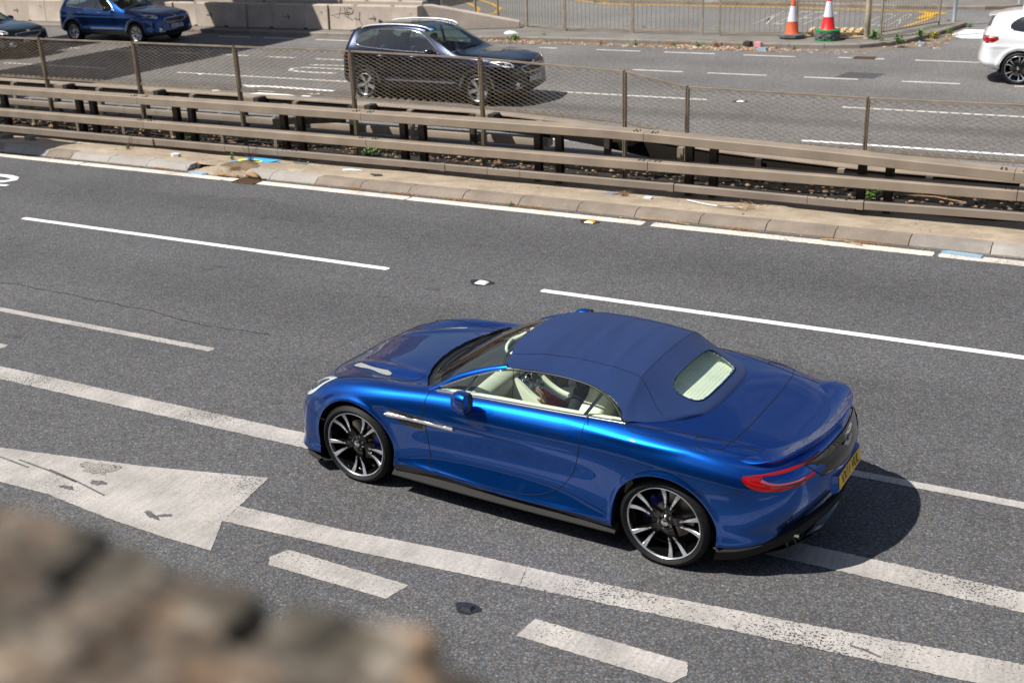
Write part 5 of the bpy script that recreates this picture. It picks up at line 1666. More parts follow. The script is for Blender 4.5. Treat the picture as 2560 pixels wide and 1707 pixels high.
    f = [(i*20+k, i*20+(k+1) % 20, (i+1)*20+(k+1) % 20, (i+1)*20+k) for i in range(5) for k in range(20)]+[tuple(reversed(range(20)))]
    mb.add(rings, f); mir = mb.obj('door_mirror', M['paint'], hero, smooth=True)
    ring = rings[100:120]; ctr = Vector((sum(r[0] for r in ring)/20, sum(r[1] for r in ring)/20, sum(r[2] for r in ring)/20))
    inner = [tuple(ctr+(Vector(r)-ctr)*.90+Vector((-.008, 0, 0))) for r in ring]
    out2 = [tuple(ctr+(Vector(r)-ctr)*1.01+Vector((.012, 0, 0))) for r in ring]
    MB().add(ring+out2+inner, [(k, (k+1) % 20, 20+(k+1) % 20, 20+k) for k in range(20)]+[(20+k, 20+(k+1) % 20, 40+(k+1) % 20, 40+k) for k in range(20)]).obj('mirror_surround', M['gloss_black'], mir, smooth=True)
    mesh_obj('mirror_glass', inner, [tuple(range(20))], M['chrome'], mir)
    MB().tube([(1.03, sd*.86, .925), (1.06, sd*.90, .922), (1.09, sd*.955, .935)], [.016, .014, .018], 8).obj('mirror_arm', M['gloss_black'], hero, smooth=True)

# ---- cabin tub and trim
cab = M['cream']
MB().box(.60, 2.62, -.76, .76, .22, .30).obj('cabin_floor', M['console'], hero)
for sd in (-1, 1):
    # door card: top roll and inner face
    v = []; f = []
    for x in np.linspace(.74, 2.40, 24):
        zb_ = belt(x)
        v += [(x, sd*.775, zb_-.012), (x, sd*.745, zb_-.004), (x, sd*.700, zb_-.016), (x, sd*.690, zb_-.06), (x, sd*.72, zb_-.20), (x, sd*.70, .35)]
    for i in range(23):
        for k in range(5): q = i*6+k; f.append((q, q+6, q+7, q+1))
    MB().add(v, f).obj('door_card', cab, hero, auto=50)
    MB().box(1.15, 1.85, sd*.69-.02, sd*.69+.02, .66, .74).obj('armrest', M['cream_dark'], hero, bevel=.01)
    MB().tube([(1.35, sd*.715, .905), (1.42, sd*.710, .90), (1.44, sd*.70, .86)], .009, 6).obj('door_pull', M['chrome'], hero, smooth=True)
# dashboard: dark top, cream face
for nm, a0, a1, mt in (('dashboard_top', 0, 3, 'console_matt'), ('dashboard', 2, 7, 'cream')):
    v = []; f = []
    for y in np.linspace(-.74, .74, 30):
        a = abs(y)/.74
        bulge = .03*math.exp(-((y-.37)/.20)**2)
        row = [(.60+.10*a*a, y, .895), (.80+.07*a*a, y, .925+bulge*.5), (.97+.05*a*a, y, .925+bulge), (1.06+.04*a*a, y, .885+bulge), (1.08+.03*a*a, y, .80), (1.00, y, .66), (.98, y, .40)]
        v += row[a0:a1]
    m_ = a1-a0
    for i in range(29):
        for k in range(m_-1): q = i*m_+k; f.append((q, q+m_, q+m_+1, q+1))
    MB().add(v, f).obj(nm, M[mt], hero, auto=60)
# sloping console: two cream rails with a dark glass face and knobs
cons = [(.98, .880), (1.12, .800), (1.26, .700), (1.42, .640), (1.75, .62)]
for sd in (-1, 1):
    v = []; f = []
    for (x, z) in smooth_path([(c[0], 0, c[1]) for c in cons], 4) and [(p[0], p[2]) for p in smooth_path([(c[0], 0, c[1]) for c in cons], 4)]:
        v += [(x, sd*.115, z), (x, sd*.115, z+.016), (x, sd*.155, z+.018), (x, sd*.170, z-.02), (x, sd*.175, .32)]
    for i in range(len(v)//5-1):
        for k in range(4): q = i*5+k; f.append((q, q+1, q+6, q+5))
    MB().add(v, f).obj('console_rail', cab, hero, auto=45)
v = []; f = []
cp_ = [(p[0], p[2]) for p in smooth_path([(c[0], 0, c[1]) for c in cons], 4)]
for (x, z) in cp_: v += [(x, -.115, z), (x, .115, z)]
for i in range(len(cp_)-1): f.append((2*i, 2*i+2, 2*i+3, 2*i+1))
mesh_obj('console_face', v, f, M['console'], hero)
def on_cons(t):
    i = int(t*(len(cp_)-1)); a = cp_[i]; b = cp_[min(i+1, len(cp_)-1)]; return a, Vector((b[0]-a[0], 0, b[1]-a[1])).normalized()
for (t, y, r) in ((.06, -.06, .020), (.06, .06, .020), (.16, -.05, .026), (.16, .05, .026), (.27, -.07, .016), (.27, 0, .030), (.27, .07, .016), (.38, -.05, .026), (.38, .05, .026), (.48, 0, .022)):
    a, tdir = on_cons(t); n_ = Vector((-tdir.z, 0, tdir.x))
    if n_.z < 0: n_ = -n_
    c = Vector((a[0], y, a[1]))
    m4 = frame_matrix(c, tdir, (0, 1, 0))
    mb = MB().lathe([(r, 0), (r, .014), (r*.82, .018), (.0001, .018)], 18)
    mb.v = [tuple(m4 @ Vector(p_)) for p_ in mb.v]
    mb.obj('dial', M['chrome'], hero, auto=40)
    mb = MB().lathe([(r*.70, .0185), (.0001, .0187)], 18); mb.v = [tuple(m4 @ Vector(p_)) for p_ in mb.v]
    mb.obj('dial_face', M['console'], hero)
# seats
def seat(y0):
    s = MB(); n = 10
    sec = []
    for (x, z, w_, d) in ((1.38, .50, .25, .06), (1.50, .52, .26, .08), (1.68, .49, .26, .09), (1.82, .47, .25, .09)):
        sec.append((x, z, w_, d))
    v = []; f = []
    prof = [(-1, -.06), (-1, .10), (-.72, .11), (-.5, .02), (0, 0), (.5, .02), (.72, .11), (1, .10), (1, -.06)]
    for (x, z, w_, d) in sec:
        for (a, b) in prof: v.append((x, y0+a*w_, z+b*.8))
    for i in range(len(sec)-1):
        for k in range(8): q = i*9+k; f.append((q, q+9, q+10, q+1))
    f.append(tuple(range(9)))
    s.add(v, f); s.obj('seat_cushion', cab, hero, smooth=True)
    s = MB(); v = []; f = []
    for (x, z, w_) in ((1.80, .46, .24), (1.88, .62, .27), (1.95, .80, .26), (2.00, .94, .20), (2.03, 1.02, .14), (2.05, 1.10, .13)):
        for (a, b) in prof: v.append((x-b*.9, y0+a*w_, z))
        for (a, b) in ((1, .10), (-1, .10)): v.append((x+.10, y0+a*w_*.96, z))
    m_ = 11
    for i in range(5):
        for k in range(m_): f.append((i*m_+k, i*m_+(k+1) % m_, (i+1)*m_+(k+1) % m_, (i+1)*m_+k))
    f.append(tuple(5*m_+k for k in range(m_)))
    s.add(v, f); s.obj('seat_back', cab, hero, smooth=True)
seat(-.37); seat(.37)
# rear shelf, rear seat backs and shoulder pads seen through the back window
v = []; f = []
for y in np.linspace(-.66, .66, 20):
    v += [(2.24, y, .60), (2.30, y*.95, 1.10), (2.48, y*.90, 1.105), (2.66, y*.80, 1.035), (2.80, y*.70, .985)]
for i in range(19):
    for k in range(4): q = i*5+k; f.append((q, q+5, q+6, q+1))
MB().add(v, f).obj('rear_shelf', cab, hero, auto=50)
MB().box(2.36, 2.42, -.17, .17, 1.08, 1.14).obj('wind_deflector', M['cream'], hero, bevel=.015)
for y in (-.36, .36): MB().box(2.26, 2.38, y-.13, y+.13, 1.06, 1.14).obj('roll_hoop_cover', cab, hero, bevel=.03, seg=2, smooth=True)
# steering wheel on the far side, interior mirror
mb = MB(); c = Vector((1.26, .37, .845)); ax = Vector((-.92, 0, .39)).normalized(); u = Vector((0, 1, 0)); w_ = ax.cross(u)
mb.tube([c+(u*math.cos(a)+w_*math.sin(a))*.178 for a in np.linspace(0, 2*PI, 33)[:-1]], .015, 8, closed=True)
for a in (0.1, PI-.1, -PI/2): mb.tube([c+ax*.02, c+(u*math.cos(a)+w_*math.sin(a))*.17], .012, 6)
mb.obj('steering_wheel', M['console'], hero, smooth=True)
MB().lathe([(.0001, .0), (.05, .005), (.06, .03)], 16, 'x', c=tuple(c)).obj('airbag_cover', M['console'], hero, smooth=True)
mb = MB(); ring = [Vector((1.02-.03*math.sin(a), .15*math.cos(a), 1.07+.050*math.sin(a))) for a in np.linspace(0, 2*PI, 25)[:-1]]
mb.tube(ring, .014, 6, closed=True); mb.tube([(1.0, 0, 1.115), (1.12, 0, 1.19)], .016, 6)
mb.obj('rear_view_mirror', M['cream'], hero, smooth=True)
mesh_obj('mirror_glass', [tuple(q) for q in ring], [tuple(range(24))], M['console'], hero)
# sun visors and cream header
MB().box(1.26, 1.44, -.50, -.08, 1.215, 1.228).obj('sun_visor', cab, hero, bevel=.004)
MB().box(1.26, 1.44, .08, .50, 1.215, 1.228).obj('sun_visor', cab, hero, bevel=.004)

# wheels
wheel(hero, 0.0, -.805, .343, -1, .343, .255, .281, 'twin', rot=.30, caliper=.25)
wheel(hero, 0.0, .805, .343, 1, .343, .255, .281, 'twin', rot=.1, caliper=.25)
wheel(hero, 2.74, -.785, .345, -1, .345, .300, .281, 'twin', rot=-.12, caliper=PI-.45)
wheel(hero, 2.74, .785, .345, 1, .345, .300, .281, 'twin', rot=.5, caliper=PI-.45)

# ------------------------------------------------------------------ people in the car
M['skin'] = simple('skin', (.55, .30, .20), .5)
M['cloth_black'] = simple('black_jacket', (.012, .013, .016), .8, noise=(12.0, .5))
M['cloth_blue'] = simple('blue_shirt', (.03, .12, .32), .8, noise=(12.0, .2))
M['cloth_dark'] = simple('dark_trousers', (.015, .016, .02), .85)
M['hair'] = simple('dark_hair', (.02, .014, .01), .7)
def skin_mesh(name, nodes, edges, mat, parent, sub=2, root=0):
    """nodes: (x,y,z,r). a Skin modifier surface turned into a mesh"""
    me = bpy.data.meshes.new(name); me.from_pydata([n[:3] for n in nodes], edges, [])
    o = bpy.data.objects.new(name, me); COL.objects.link(o)
    sk = o.modifiers.new('skin', 'SKIN')
    for i, n in enumerate(nodes):
        sv = me.skin_vertices[0].data[i]; r = n[3]
        sv.radius = (r, r) if not isinstance(r, tuple) else r
        sv.use_root = (i == root)
    ss = o.modifiers.new('sub', 'SUBSURF'); ss.levels = sub; ss.render_levels = sub
    dg = bpy.context.evaluated_depsgraph_get()
    m2 = bpy.data.meshes.new_from_object(o.evaluated_get(dg))
    bpy.data.objects.remove(o)
    m2.materials.clear()
    return link_mesh(name, m2, mat, parent, smooth=True)
def hand(parent, wrist, fwd, up, s=1.0, side=1, curl=.5, name='hand'):
    """palm with five separate bent fingers. fwd: wrist to knuckles, up: back of the hand"""
    f_ = Vector(fwd).normalized(); u_ = Vector(up); u_ = (u_-f_*u_.dot(f_)).normalized(); r_ = f_.cross(u_)*side
    w_ = Vector(wrist); P = lambda a, b, c: w_+f_*a*s+r_*b*s+u_*c*s
    nodes = [(*P(-.03, 0, 0), (.026*s, .019*s)), (*P(.0, 0, 0), (.027*s, .017*s)), (*P(.045, 0, .002), (.036*s, .015*s)), (*P(.082, 0, 0), (.036*s, .013*s))]
    edges = [(0, 1), (1, 2), (2, 3)]
    palm = skin_mesh(name, nodes, edges, M['skin'], parent, 2)
    for k, (b, l, r) in enumerate(((-.030, .070, .0085), (-.010, .080, .009), (.011, .074, .0085), (.030, .058, .0075))):
        c = curl*(1+.12*k)
        a0 = P(.070, b*.9, 0); p1 = P(.088, b, .002); q = p1; ang = 0; pts = [a0, p1]
        for seg, L_ in enumerate((.42, .32, .26)):
            ang += c*(.55 if seg == 0 else .75)
            q = q+(f_*math.cos(ang)-u_*math.sin(ang)+r_*(b*2.2)*(.6))*l*L_*s; pts.append(q)
        nd = [(*q_, r*s*(1-.10*i)) for i, q_ in enumerate(pts)]
        skin_mesh('finger', nd, [(i, i+1) for i in range(len(pts)-1)], M['skin'], palm, 2)
    pts = [P(.02, -.026, -.004), P(.045, -.048, -.010), P(.072, -.060, -.018), P(.094, -.060, -.028)]
    skin_mesh('thumb', [(*q_, (.012-.0015*i)*s) for i, q_ in enumerate(pts)], [(0, 1), (1, 2), (2, 3)], M['skin'], palm, 2)
    return palm
def head(parent, c, face, hairc):
    c = Vector(c); fw = Vector(face).normalized(); up = Vector((0, 0, 1)); rt = fw.cross(up)
    mb = MB(); v = []; n = 20; m_ = 14
    for i in range(m_+1):
        ph = PI*i/m_
        for k in range(n):
            th = 2*PI*k/n
            x = math.sin(ph)*math.cos(th); y = math.sin(ph)*math.sin(th); z = math.cos(ph)
            fx = x*.098; fy = y*.075*(1-.22*max(0, -z)); fz = z*.118
            if x > .9 and -.35 < z < .15: fx += .018*(1-abs(z+.12)/.3)*(1 if abs(y) < .25 else 0)   # nose
            if x > .6 and -.02 < z < .25 and .25 < abs(y) < .6: fx -= .008                          # eye sockets
            if x > .6 and z < -.6: fx += .010                                                       # chin
            v.append(tuple(c+fw*fx+rt*fy+up*fz))
    f = [(i*n+k, (i+1)*n+k, (i+1)*n+(k+1) % n, i*n+(k+1) % n) for i in range(m_) for k in range(n)]
    mb.add(v, f); hd = mb.obj('head', M['skin'], parent, smooth=True)
    hv = []
    for i in range(9):
        ph = PI*.62*i/8
        for k in range(n):
            th = 2*PI*k/n; x = math.sin(ph)*math.cos(th); y = math.sin(ph)*math.sin(th); z = math.cos(ph)
            cut = 1.0
            if x > .35 and z < .55: x, z = x*.70, z
            hv.append(tuple(c+fw*(x*.108-.008)+rt*y*.085+up*(z*.128+.004)))
    MB().add(hv, [(i*n+k, (i+1)*n+k, (i+1)*n+(k+1) % n, i*n+(k+1) % n) for i in range(8) for k in range(n)]).obj('hair', hairc, parent, smooth=True)
    for sg in (-1, 1):
        mb = MB().lathe([(.0001, .012), (.010, .010), (.012, 0)], 10, 'x'); mb.v = [tuple(c+fw*(.078+p_[0]*.5)+rt*(sg*.030+p_[1]*.8)+up*(.012+p_[2]*.5)) for p_ in mb.v]
        mb.obj('eye', M['cloth_black'], hd)
        mb = MB().lathe([(.0001, .010), (.016, .008), (.022, 0)], 10, 'y'); mb.v = [tuple(c+fw*(p_[0]-.005)+rt*(sg*(.074+p_[1]))+up*(p_[2]*1.3-.005)) for p_ in mb.v]
        mb.obj('ear', M['skin'], hd, smooth=True)
def seated(y, label, top, handspec, arms):
    p = empty('person', tuple(hero.matrix_basis @ Vector((1.70, y, .50)))[:3], HR, label, 'person')
    o_ = Vector((1.70, y, .50))
    R3 = lambda x, yy, z: (x-o_.x, yy-o_.y, z-o_.z)
    nodes = [(*R3(1.72, y, .60), .135), (*R3(1.80, y, .76), .130), (*R3(1.86, y, .92), .140), (*R3(1.88, y, 1.00), .075), (*R3(1.88, y, 1.05), .052),
             (*R3(1.86, y-.17, .965), .062), (*R3(1.86, y+.17, .965), .062)]
    edges = [(0, 1), (1, 2), (2, 3), (3, 4), (2, 5), (2, 6)]
    base_ = len(nodes)
    for sgn, pts in arms.items():
        sh = 5 if sgn < 0 else 6
        prev = sh
        for (x, yy, z, r) in pts:
            nodes.append((*R3(x, yy, z), r)); edges.append((prev, len(nodes)-1)); prev = len(nodes)-1
    skin_mesh('torso', nodes, edges, top, p, 2)
    nodes = [(*R3(1.74, y, .56), .13)]; edges = []
    for sgn in (-1, 1):
        k = len(nodes)
        nodes += [(*R3(1.66, y+sgn*.10, .585), .095), (*R3(1.30, y+sgn*.12, .60), .070), (*R3(1.12, y+sgn*.12, .40), .055)]
        edges += [(0, k), (k, k+1), (k+1, k+2)]
    skin_mesh('trousers', nodes, edges, M['cloth_dark'], p, 2)
    head(p, R3(1.86, y, 1.145), (-1, -.05, -.05), M['hair'])
    for (wr, fw, up, cl, sd_) in handspec: hand(p, R3(*wr), fw, up, 1.0, sd_, cl)
    return p
pas = seated(-.37, 'passenger in a black jacket in the near seat, one hand raised by the window', M['cloth_black'],
             [((1.60, -.545, .875), (-.35, -.10, .93), (.85, .3, .35), .30, 1), ((1.45, -.30, .66), (-1, .1, -.05), (0, 0, 1), .5, -1)],
             {-1: [(1.84, -.60, .80, .052), (1.62, -.545, .84, .038)], 1: [(1.72, -.17, .76, .052), (1.49, -.29, .665, .038)]})
drv = seated(.37, 'driver in a blue top behind the steering wheel of the convertible', M['cloth_blue'],
             [((1.335, .23, .90), (-.8, .15, .45), (.3, -.5, .8), .75, 1), ((1.335, .51, .90), (-.8, -.15, .45), (.3, .5, .8), .75, -1)],
             {-1: [(1.66, .13, .84, .050), (1.37, .225, .895, .037)], 1: [(1.66, .61, .84, .050), (1.37, .515, .895, .037)]})
# snack bag on the passenger's lap
M['snack'] = simple('red_snack_foil', (.65, .06, .02), .25, .3, noise=(14.0, .7))
sb = MB(); v = []; f = []
for i in range(7):
    for k in range(6):
        u_, w_ = i/6-.5, k/5-.5
        v.append((u_*.20, w_*.13, .018*math.sin(PI*i/6)*math.sin(PI*k/5)+.004*math.sin(i*3+k*5)))
f = [(i*6+k, (i+1)*6+k, (i+1)*6+k+1, i*6+k+1) for i in range(6) for k in range(5)]
o = sb.add(v, f).obj('snack_bag', M['snack'], None, smooth=True)
o.location = (hero.matrix_basis @ Vector((1.46, -.20, .73)))[:]; o.rotation_euler = (.5, .5, .3)
tag(o, 'crumpled red and orange foil snack bag on the console beside the passenger', 'snack bag')

# ================================================================== the other vehicles (one lofted family, different sizes and trim)
M['plastic'] = simple('grey_cladding', (.055, .052, .05), .6, noise=(8.0, .2))
M['tint'] = glass_mat('tinted_glass', (.45, .60, .58), 1.6, 0, 2.6)
M['tint_light'] = glass_mat('screen_glass', (.62, .74, .70), 1.5, 0, 1.2)
M['grille'] = simple('grille_black', (.010, .010, .010), .35)
M['interior'] = simple('dark_interior', (.07, .075, .072), .8)
M['interior_pale'] = simple('pale_interior', (.28, .30, .22), .8)
M['pink'] = simple('pink_cloth', (.70, .30, .36), .8)
BT = [
 [(-.80,0,.93),(-.85,0,.91),(-.88,0,.88),(-.90,0,.84),(-.92,0,.78),(-.93,0,.70),(-.94,0,.60),(-.95,0,.45),(-.93,0,.30),(-.85,0,.24)],
 [(-.70,0,.965),(-.74,.28,.958),(-.78,.48,.935),(-.80,.58,.90),(-.83,.62,.82),(-.85,.64,.72),(-.86,.65,.60),(-.87,.65,.45),(-.86,.64,.30),(-.7,.5,.24)],
 [(-.50,0,1.01),(-.53,.34,1.005),(-.58,.58,.985),(-.62,.70,.95),(-.65,.78,.87),(-.67,.82,.76),(-.68,.84,.62),(-.69,.845,.46),(-.69,.84,.30),(-.6,.6,.24)],
 [(-.28,0,1.05),(-.29,.40,1.045),(-.31,.66,1.03),(-.32,.78,1.00),(-.33,.85,.93),(-.34,.89,.82),(-.35,.905,.65),(-.35,.905,.48),(-.35,.90,.32),(-.35,.7,.24)],
 [(.12,0,1.09),(.12,.42,1.085),(.12,.68,1.07),(.12,.80,1.04),(.12,.865,.965),(.12,.905,.85),(.12,.92,.68),(.12,.92,.50),(.12,.915,.32),(.12,.7,.24)],
 [(.44,0,1.125),(.46,.43,1.122),(.50,.70,1.105),(.52,.81,1.06),(.52,.87,.99),(.52,.90,.86),(.52,.908,.68),(.52,.905,.50),(.52,.915,.33),(.52,.7,.24)],
 [(.80,0,1.31),(.82,.40,1.305),(.87,.64,1.27),(.90,.735,1.21),(.90,.868,1.01),(.90,.90,.87),(.90,.905,.68),(.90,.898,.50),(.90,.915,.33),(.90,.7,.24)],
 [(1.22,0,1.535),(1.23,.36,1.53),(1.26,.57,1.50),(1.30,.655,1.43),(1.30,.868,1.03),(1.30,.90,.885),(1.30,.905,.68),(1.30,.898,.50),(1.30,.915,.33),(1.30,.7,.24)],
 [(1.70,0,1.632),(1.70,.36,1.626),(1.70,.55,1.60),(1.70,.64,1.53),(1.70,.868,1.05),(1.70,.905,.90),(1.70,.908,.68),(1.70,.900,.50),(1.70,.915,.33),(1.70,.7,.24)],
 [(2.30,0,1.645),(2.30,.36,1.64),(2.30,.55,1.613),(2.30,.635,1.54),(2.30,.868,1.075),(2.30,.908,.92),(2.30,.912,.70),(2.30,.905,.50),(2.30,.915,.33),(2.30,.7,.24)],
 [(2.88,0,1.615),(2.88,.35,1.61),(2.88,.535,1.583),(2.88,.618,1.51),(2.88,.860,1.11),(2.88,.905,.95),(2.88,.922,.72),(2.88,.918,.52),(2.88,.912,.33),(2.88,.7,.24)],
 [(3.26,0,1.555),(3.26,.34,1.55),(3.26,.51,1.52),(3.27,.585,1.45),(3.28,.825,1.14),(3.30,.870,.98),(3.30,.890,.74),(3.29,.885,.53),(3.27,.87,.34),(3.2,.65,.26)],
 [(3.47,0,1.49),(3.47,.30,1.48),(3.47,.45,1.43),(3.49,.53,1.35),(3.53,.69,1.15),(3.57,.74,.99),(3.60,.765,.76),(3.61,.765,.55),(3.57,.74,.36),(3.45,.5,.28)],
 [(3.52,0,1.47),(3.53,0,1.40),(3.56,0,1.31),(3.59,0,1.21),(3.64,0,1.08),(3.66,0,.95),(3.68,0,.74),(3.71,0,.54),(3.66,0,.37),(3.5,0,.28)]]

def family_car(name, label, loc, paint, wb=2.93, zs=1.0, ws=1.0, tailx=1.0, wstyle='five', text='', cladding=True, rails=True, chrome=True, wr=.345, front=True, rear=True, group=None, win=(.95, 3.22), screen=None, rear_spoiler=False):
    car = empty(name, (loc[0], loc[1], 0), PI, label, 'car', group)
    C = np.array(BT, float)
    x = C[..., 0]
    x = np.where(x > 0, np.where(x > 2.93, wb+(x-2.93)*tailx, x*wb/2.93), x)
    C[..., 0] = x; C[..., 1] *= ws; C[..., 2] = .24+(C[..., 2]-.24)*zs
    Gc, us_, vs_ = loft_grid(C, 16, 9)
    X, Y, Z = Gc[..., 0], Gc[..., 1], Gc[..., 2]
    zr = wr
    sd_ = np.clip((np.abs(Y)-.7*ws)/.08, 0, 1)
    d_ = .012*gss(Z-(.84*zs), .03)-.012*gss(Z-.62*zs, .10)*np.clip((X-.4)/.3, 0, 1)*np.clip((wb-.35-X)/.3, 0, 1)
    for cx in (0, wb): d_ = d_+.022*np.exp(-((np.hypot(X-cx, Z-zr)-.43)/.035)**2)*(Z > .25)
    Gc[..., 1] = Y+np.sign(Y)*d_*sd_
    sf = Surf(Gc)
    Ug = np.repeat(us_[:, None], Gc.shape[1], 1); Vg = np.repeat(np.abs(vs_)[None, :], Gc.shape[0], 0)
    mid = lambda A: (A[:-1, :-1]+A[1:, 1:])/2
    xc, yc, zc, uc, vc = mid(Gc[..., 0]), mid(Gc[..., 1]), mid(Gc[..., 2]), mid(Ug), mid(Vg)
    cl = np.zeros(xc.shape, int)
    k = wb/2.93
    Wz = lambda z: .24+(z-.24)*zs
    # side window outline
    wo = [(.98*k, Wz(1.085)), (1.15*k, Wz(1.23)), (1.38*k, Wz(1.40)), (1.60*k, Wz(1.495)), (1.85*k, Wz(1.53)), (2.3*k, Wz(1.54)), (2.75*k, Wz(1.51)), (3.02*k, Wz(1.44)), (3.18*k, Wz(1.33)), (3.20*k, Wz(1.24)), (3.05*k, Wz(1.175)), (2.6*k, Wz(1.14)), (1.9*k, Wz(1.105))]
    wo = smooth_path(wo+[wo[0]], 4)[:-1]
    side_w = in_poly(xc, zc, wo) & (vc > 2.4)
    cl[side_w] = 1
    cl[(vc < 3.02) & (uc > 5.25) & (uc < 7.35) & ~side_w] = 2
    if rear: cl[(uc > 11.9) & (zc > Wz(1.13)) & (zc < Wz(1.45)) & (vc < 3.6)] = 3
    cl[side_w & (yc < 0)] = 8
    clad = (zc < .375) | (np.hypot(xc-0, zc-zr) < .435) | (np.hypot(xc-wb, zc-zr) < .435)
    if cladding: cl[clad & (vc > 4.5) & (cl == 0)] = 4
    # doors
    D1 = [(.62*k, .40), (.60*k, Wz(.85)), (.75*k, Wz(1.08)), (1.42*k, Wz(1.50)), (1.86*k, Wz(1.57)), (1.86*k, .40)]
    D2 = [(1.86*k, .40), (1.86*k, Wz(1.57)), (2.75*k, Wz(1.56)), (2.82*k, Wz(1.1)), (2.62*k, Wz(.86)), (2.46*k, Wz(.6)), (2.38*k, .40)]
    for n_, D in ((5, D1), (6, D2)):
        m1 = in_poly(xc, zc, D) & (vc > 3.3) & (cl == 0)
        cl[m1 & (yc > 0)] = n_
    cl[(vc < 3.2) & (uc > .8) & (uc < 4.85) & (cl == 0)] = 7
    dark = M['interior']
    pan_, G3 = build_panels(Gc, cl, ['body', 'side_window', 'windscreen', 'rear_window', 'cladding', 'door', 'door#2', 'bonnet', 'side_window#2'],
                            [paint, M['tint'], M['tint_light'], M['tint'], M['plastic'], paint, paint, paint, M['tint']], car, arches=[(0, zr, .385), (wb, zr, .385)], ymin=.55*ws)
    # dark inner shell and simple cabin
    MB().box(-.55, wb+.45, -.56*ws, .56*ws, .22, .74).obj('underbody', M['black'], car)
    MB().box(.75*k, .95*k, -.74*ws, .74*ws, Wz(.90), Wz(1.06)).obj('dashboard', dark, car, bevel=.03)
    MB().box(.75*k, 3.3*k, -.82*ws, .82*ws, .40, .46).obj('cabin_floor', dark, car)
    for sx, yy in ((1.75, -.36), (1.75, .36), (2.55, -.36), (2.55, .36)):
        mb = MB().box(sx*k, sx*k+.12, yy*ws-.23, yy*ws+.23, .5, Wz(1.18)); mb.box(sx*k-.45, sx*k, yy*ws-.23, yy*ws+.23, .46, .66); mb.box(sx*k+.02, sx*k+.11, yy*ws-.12, yy*ws+.12, Wz(1.20), Wz(1.34))
        mb.obj('seat', dark, car, bevel=.03)
    for sd in (-1, 1):
        s1 = lambda x, z, off=0, sd=sd: sf.side(x, z, sd, off)
        if chrome:
            MB().tube([s1(x, z, .003) for x, z in wo], .009, 5, closed=True).obj('window_trim', M['chrome'], car, smooth=True)
        else:
            MB().tube([s1(x, z, .002) for x, z in wo], .007, 5, closed=True).obj('window_trim', M['gloss_black'], car, smooth=True)
        for xp, w_ in ((1.80*k, .06), (2.62*k, .022)):
            ribbon([(xp+.02, Wz(1.11)), (xp+.01, Wz(1.30)), (xp, Wz(1.53))], w_, s1, car, 'window_pillar', M['gloss_black'], .003, 2)
        for D in (D1, D2): seam(D+[D[0]], s1, car, r=.004)
        for hx in (1.62*k, 2.48*k):
            MB().tube([s1(hx-.09, Wz(.985), .004), s1(hx-.06, Wz(.987), .03), s1(hx+.06, Wz(.99), .03), s1(hx+.09, Wz(.99), .004)], .011, 6).obj('door_handle', M['chrome'] if chrome else paint, car, smooth=True)
        if cladding:
            ribbon([(x, .47-.0*x) for x in np.linspace(.55*k, 2.35*k, 14)], .035, s1, car, 'side_strip', M['plastic'], .008, 2, .003)
        if rails:
            pts = smooth_path([(1.28*k, sd*.585*ws, Wz(1.525)), (1.42*k, sd*.60*ws, Wz(1.59)), (1.75*k, sd*.605*ws, Wz(1.632)), (2.3*k, sd*.60*ws, Wz(1.642)), (2.8*k, sd*.59*ws, Wz(1.615)), (3.05*k, sd*.575*ws, Wz(1.575)), (3.15*k, sd*.56*ws, Wz(1.53))], 4)
            MB().tube(pts, .017, 8).obj('roof_rail', M['white_trim'], car, smooth=True)
        # mirror
        mb = MB(); c = Vector((1.12*k, sd*1.02*ws, Wz(1.13))); v = []
        for i, (dx, r) in enumerate(((-.10, .3), (-.07, .8), (-.02, 1), (.04, 1), (.06, .9))):
            for q in range(14): an = 2*PI*q/14; v.append((c.x+dx, c.y+.105*r*math.cos(an), c.z+.075*r*math.sin(an)))
        f = [(i*14+q, i*14+(q+1) % 14, (i+1)*14+(q+1) % 14, (i+1)*14+q) for i in range(4) for q in range(14)]+[tuple(reversed(range(14))), tuple(4*14+q for q in range(14))]
        mb.add(v, f).obj('door_mirror', paint if name != 'suv' else M['gloss_black'], car, smooth=True)
        MB().tube([(1.06*k, sd*.84*ws, Wz(1.10)), (1.08*k, sd*.95*ws, Wz(1.11))], .022, 6).obj('mirror_arm', M['black'], car)
        if front:
            dv = Vector((.80, -sd*.55, -.25)).normalized()
            def pr(x, z, off=0, sd=sd, dv=dv):
                o_ = Vector((x, sd*(.84+.55*(x+.40))*ws, z)); h = sf.t.ray_cast(o_-dv*1.2, dv)
                if h[0] is None: return o_
                n_ = h[1]
                if n_.dot(dv) > 0: n_ = -n_
                return h[0]+n_*off
            hl = smooth_path([(-.34, Wz(.955)), (-.50, Wz(.955)), (-.66, Wz(.905)), (-.74, Wz(.855)), (-.73, Wz(.80)), (-.62, Wz(.80)), (-.50, Wz(.84)), (-.34, Wz(.955))], 3)[:-1]
            patch(hl, pr, car, 'headlamp', M['lamp_inner'], .003, 4)
            patch([(-.55+(x+.55)*.7, Wz(.87)+(z-Wz(.87))*.6) for x, z in hl], pr, car, 'lamp_reflector', M['gloss_black'], .005, 3)
            patch([(-.60+.035*math.cos(a), Wz(.865)+.032*math.sin(a)) for a in np.linspace(0, 2*PI, 13)[:-1]], pr, car, 'lamp_projector', M['chrome'], .008, 2, dome=.01)
            ribbon([(-.36, Wz(.945)), (-.50, Wz(.848)), (-.62, Wz(.808)), (-.72, Wz(.806))], .014, pr, car, 'running_light', M['white_trim'], .008, 2)
            fe_ = lambda y, z, off=0: sf.end(y, z, -1, off)
            patch([(sd*(.66+.055*math.cos(a)), .46+.045*math.sin(a)) for a in np.linspace(0, 2*PI, 15)[:-1]], fe_, car, 'fog_lamp', M['lamp_inner'], .006, 2)
